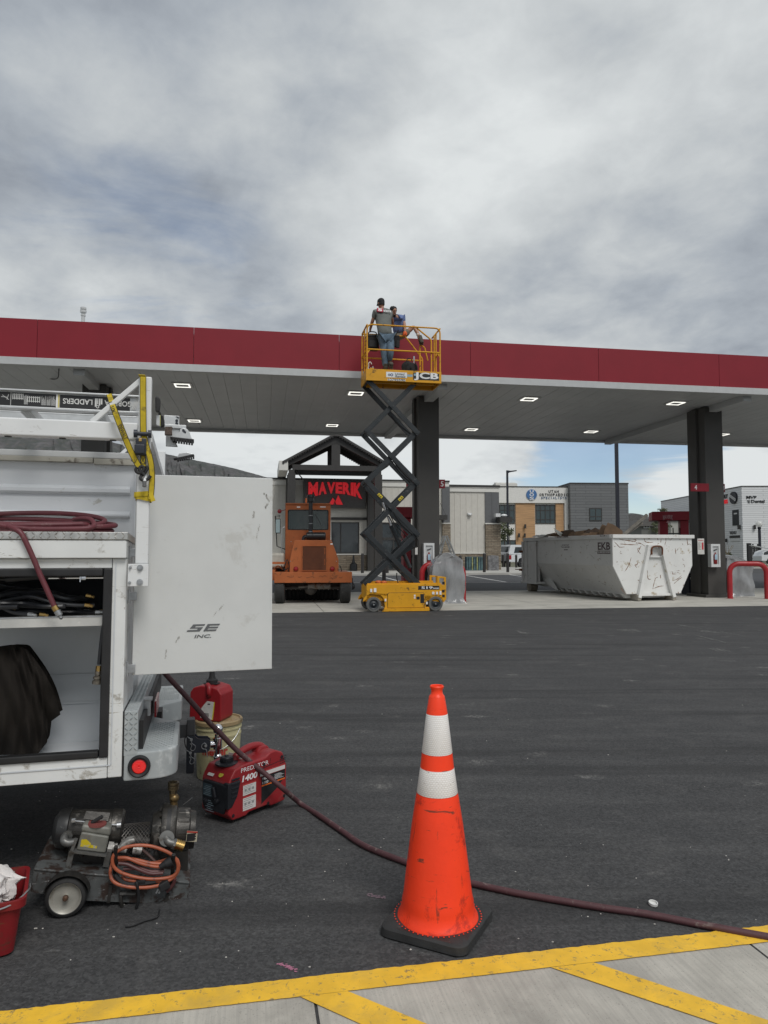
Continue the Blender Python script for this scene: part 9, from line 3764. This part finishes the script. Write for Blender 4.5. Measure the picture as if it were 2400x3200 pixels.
q.cyl(a, b, .0185, n=20)
for k in range(5):
 t_ = (k + .5) / 5
 q.cyl(a.lerp(b, t_ - .05), a.lerp(b, t_ + .05), .0215, n=20)
q.build('brass_fitting', BRASS, krt)
q = MB()
zt_ = KP(1385, 262, MY)[1]
a = K3(1390, 275, MY)
q.cyl(a - V((0, 0, .02)), K3(1378, 200, MY), .015, n=14)
q.ball(tuple(K3(1390, 240, MY)), .020, 8)
q.build('brass_stem', mat('old brass', (.16, .11, .05), .4, metal=.8, var=.3, vs=50), krt)
q = MB()
b0_, b1_ = K3(1380, 200, MY), K3(1385, 112, MY)
q.cyl(b0_, b0_.lerp(b1_, .3), .0165, n=6)
q.lathe([(.018, .3), (.023, .34), (.023, .5), (.0205, .52), (.0205, .6), (.023, .62), (.023, .72), (.0205, .75), (.0235, .80), (.0235, 1.0), (.016, 1.0), (.016, .7), (.001, .7)], 24, TR(*b0_) @ (b1_ - b0_).to_track_quat('Z', 'Y').to_matrix().to_4x4() @ Matrix.Diagonal((1, 1, (b1_ - b0_).length, 1)), cap=False)
q.build('quick_coupler', mat('aged brass', (.10, .08, .05), .38, metal=.8, var=.25, vs=60), krt)
q = MB()
q.tube([K3(1462, 292, MY - .03), K3(1532, 238, MY - .05)], .0012, 5)
q.build('wire', STEEL, krt)
q = MB()
yl_ = MY - rbig * .86
q.prism([KP(1482, 584, yl_), KP(1568, 586, yl_), KP(1576, 505, yl_), KP(1492, 500, yl_)], yl_ - .004, yl_)
q.c = 1
q.prism([KP(1490, 512, yl_), KP(1575, 516, yl_), KP(1577, 504, yl_), KP(1493, 499, yl_)], yl_ - .0045, yl_ - .004)
q.c = 2
for k in range(6):
 zz = 522 + k * 10
 p0, p1 = KP(1492 - k, zz, yl_), KP(1565 - k - 8 * (k % 2), zz + 4, yl_)
 q.box(p0[0], p1[0], yl_ - .0048, yl_ - .0041, p1[1], p0[1])
q.build('warning_label', [mat('cream label', (.40, .36, .27), .5, var=.15), mat('label red', (.35, .03, .02), .5), DEC], krt)
q = MB()
q.box(KP(1230, 700, MY)[0], KP(1500, 700, MY)[0], MY - .06, MY + .06, KP(1400, 690, MY)[1] - .05, zc__ - rbig * .5, .004)
q.build('pump_foot', OILD, krt)
OC = mat('orange cord', (.34, .085, .038), .5, var=.12, vs=20, dirt=((.18, .05, .03), .35, 22))
YO = CY - .035
crd = thing('extension_cord', 'orange extension cord coiled on hooks at the front of the pump cart', 'cord', MK)
def kpath(pts, y0=YO):
 return [K3(p[0], p[1], y0 + (p[2] if len(p) > 2 else 0)) for p in pts]
q = MB()
rc_ = .0066
big = [(905, 700, .0), (960, 650, .0), (1060, 620, .0), (1180, 620), (1290, 650), (1380, 700), (1418, 770), (1405, 840), (1340, 875), (1200, 885), (1060, 865), (950, 825), (900, 770)]
q.tube(spline(kpath(big), 7, closed=True), rc_, 10, closed=True)
big2 = [(885, 800, .012), (880, 850, .010), (905, 905, .0), (980, 940, -.006), (1120, 955, -.010), (1260, 938, -.008), (1360, 890, 0), (1415, 830, .004), (1422, 760, .012), (1380, 720, .03), (1200, 760, .05), (1000, 720, .045), (910, 740, .03)]
q.tube(spline(kpath(big2), 7, closed=True), rc_, 10, closed=True)
q.tube(spline(kpath([(940, 715, .02), (1020, 720, .012), (1120, 760, .008), (1230, 785, .008), (1320, 785, .01)]), 6), rc_, 10)
q.tube(spline(kpath([(945, 735, .03), (1060, 728, .02), (1200, 758, .012), (1340, 768, .012)]), 6), rc_, 10)
q.tube(spline(kpath([(975, 860, .02), (1010, 890, .012), (1100, 900, .008), (1180, 895, .008), (1290, 905, .01)]), 6), rc_, 10)
q.build('cord_loops', OC, crd)
q = MB()
q.tube(spline(kpath([(945, 760, .015), (1020, 770, .010), (1110, 810, .004), (1200, 840, .004), (1300, 838, .006)]), 6), rc_ * 1.1, 10)
q.tube(spline(kpath([(985, 808, .02), (1100, 800, .012), (1200, 825, .01), (1310, 822, .01)]), 6), rc_ * 1.1, 10)
q.tube(spline(kpath([(1395, 880, .0), (1380, 930, .006), (1330, 985, .01)]), 6), rc_ * 1.1, 10)
q.build('maroon_lead', mat('dark maroon cord', (.085, .03, .03), .5, var=.15), crd)
q = MB()
a, b = K3(1275, 790, YO + .0), K3(1375, 740, YO + .0)
q.cyl(a, a.lerp(b, .5), .010, .016, n=12)
q.cyl(a.lerp(b, .5), b, .019, .021, n=12)
a, b = K3(1270, 960, YO - .008), K3(1350, 915, YO - .002)
q.bar(a, b, .034, .026, up=(0, 1, 0), bev=.006)
q.tube(spline(kpath([(1085, 905, -.012), (1095, 940, -.015), (1105, 1010, -.012), (1100, 1080, -.010), (1085, 1120, -.006)]), 5), .006, 8)
q.box(K3(1085, 900, YO).x, K3(1160, 900, YO).x, YO - .012, YO + .004, K3(1100, 918, YO).z, K3(1100, 890, YO).z, .003)
q.tube(spline(kpath([(920, 850, .01), (960, 900, .004), (1020, 930, .0), (1110, 925, .0), (1240, 905, .004)]), 5), .009, 8)
q.build('cord_plug', SEAL, crd)
q = MB()
for dx in (0, 22):
 q.bar(K3(1262 + dx, 966, YO - .008), K3(1244 + dx, 1000, YO - .01), .002, .006)
q.build('plug_pins', STEEL, crd)
q = MB()
for (x, y0, y1) in ((925, 625, 830), (1385, 690, 860)):
 q.tube([K3(x, y0, YO - .012), K3(x - 10, y1, YO + .03), K3(x - 10, y1, CY)], .008, 8)
q.each('cord_hook', OILD, krt)
tp = [G(*zK(x, y), .006) for x, y in ((1265, 1170), (1240, 1195), (1150, 1222), (1080, 1250), (1040, 1262), (1000, 1265))]
q = MB()
q.tube(spline([K3(1275, 1100, CY - .01)[:] and (MK @ K3(1275, 1100, CY - .01)), *tp], 6), .0035, 6)
tag(q.build('black_tie', SEAL), 'thin black tie trailing on the asphalt under the pump cart', 'tie')
# ================================================================ red pail with rags
rp = G(78, 2985)
MR = TR(rp.x - .185, rp.y + .05, 0) @ rotm('Z', 24)
rb_ = thing('red_bucket', 'red square plastic bucket holding white rags at the left edge', 'bucket', MR)
RB = mat('scuffed red plastic', (.20, .012, .015), .42, var=.08, vs=6, dirt=((.12, .03, .02), .32, 9), scr=((.14, .06, .03), .15, 10))
hb3 = .20
wb, wt_ = .112, .142
q = MB()
rings = [rsq(wb - .01, .002, r_=.03), rsq(wb, .01, r_=.03), rsq(wt_ - .008, hb3 - .03, r_=.035), rsq(wt_ + .006, hb3 - .028, r_=.035), rsq(wt_ + .008, hb3, r_=.035), rsq(wt_ - .004, hb3, r_=.035), rsq(wt_ - .010, hb3 - .03, r_=.035), rsq(wb - .006, .012, r_=.03)]
n_ = len(rings[0])
vs_ = [p for r_ in rings for p in r_]
fs_ = [(i * n_ + k, i * n_ + (k + 1) % n_, (i + 1) * n_ + (k + 1) % n_, (i + 1) * n_ + k) for i in range(len(rings) - 1) for k in range(n_)]
fs_.append(tuple((len(rings) - 1) * n_ + k for k in range(n_)))
fs_.append(tuple(range(n_))[::-1])
q.add(vs_, fs_)
q.build('body', RB, rb_)
q = MB()
q.tube(spline([(wt_ + .012, .0, hb3 - .01), (wt_ + .010, -wt_ * .6, hb3 + .004), (wt_ * .6, -wt_ - .012, hb3 - .012), (-wt_ * .6, -wt_ - .014, hb3 - .02), (-wt_ - .012, -.01, hb3 - .01)], 8), .0028, 8)
q.build('wire_handle', STEEL, rb_)
random.seed(41)
q = MB()
for k in range(4):
 ox, oy = random.uniform(-.05, .05), random.uniform(-.05, .05)
 ph = random.uniform(0, 6)
 def rag(u, v_, ox=ox, oy=oy, ph=ph, k=k):
  th = u * 6.283
  r_ = .08 * math.sin(v_ * math.pi * .95 + .05) * (1 + .5 * noise.noise(V((2.2 * math.cos(th), 2.2 * math.sin(th), v_ * 3 + ph))) + .3 * noise.noise(V((6 * math.cos(th), 6 * math.sin(th), v_ * 8 + ph))))
  return (ox + r_ * math.cos(th), oy + r_ * math.sin(th), hb3 - .10 + .04 * (k % 2) + .12 * (v_) + .014 * math.sin(9 * v_ + 3 * th + ph))
 q.sheet(rag, 64, 26)
rg_ = q.build('rags', mat('white rags', (.66, .63, .61), .9, var=.08, vs=12, bump=.004, bs=70), None, M=MR)
tag(rg_, 'crumpled white rags stuffed in the red bucket', 'rags')
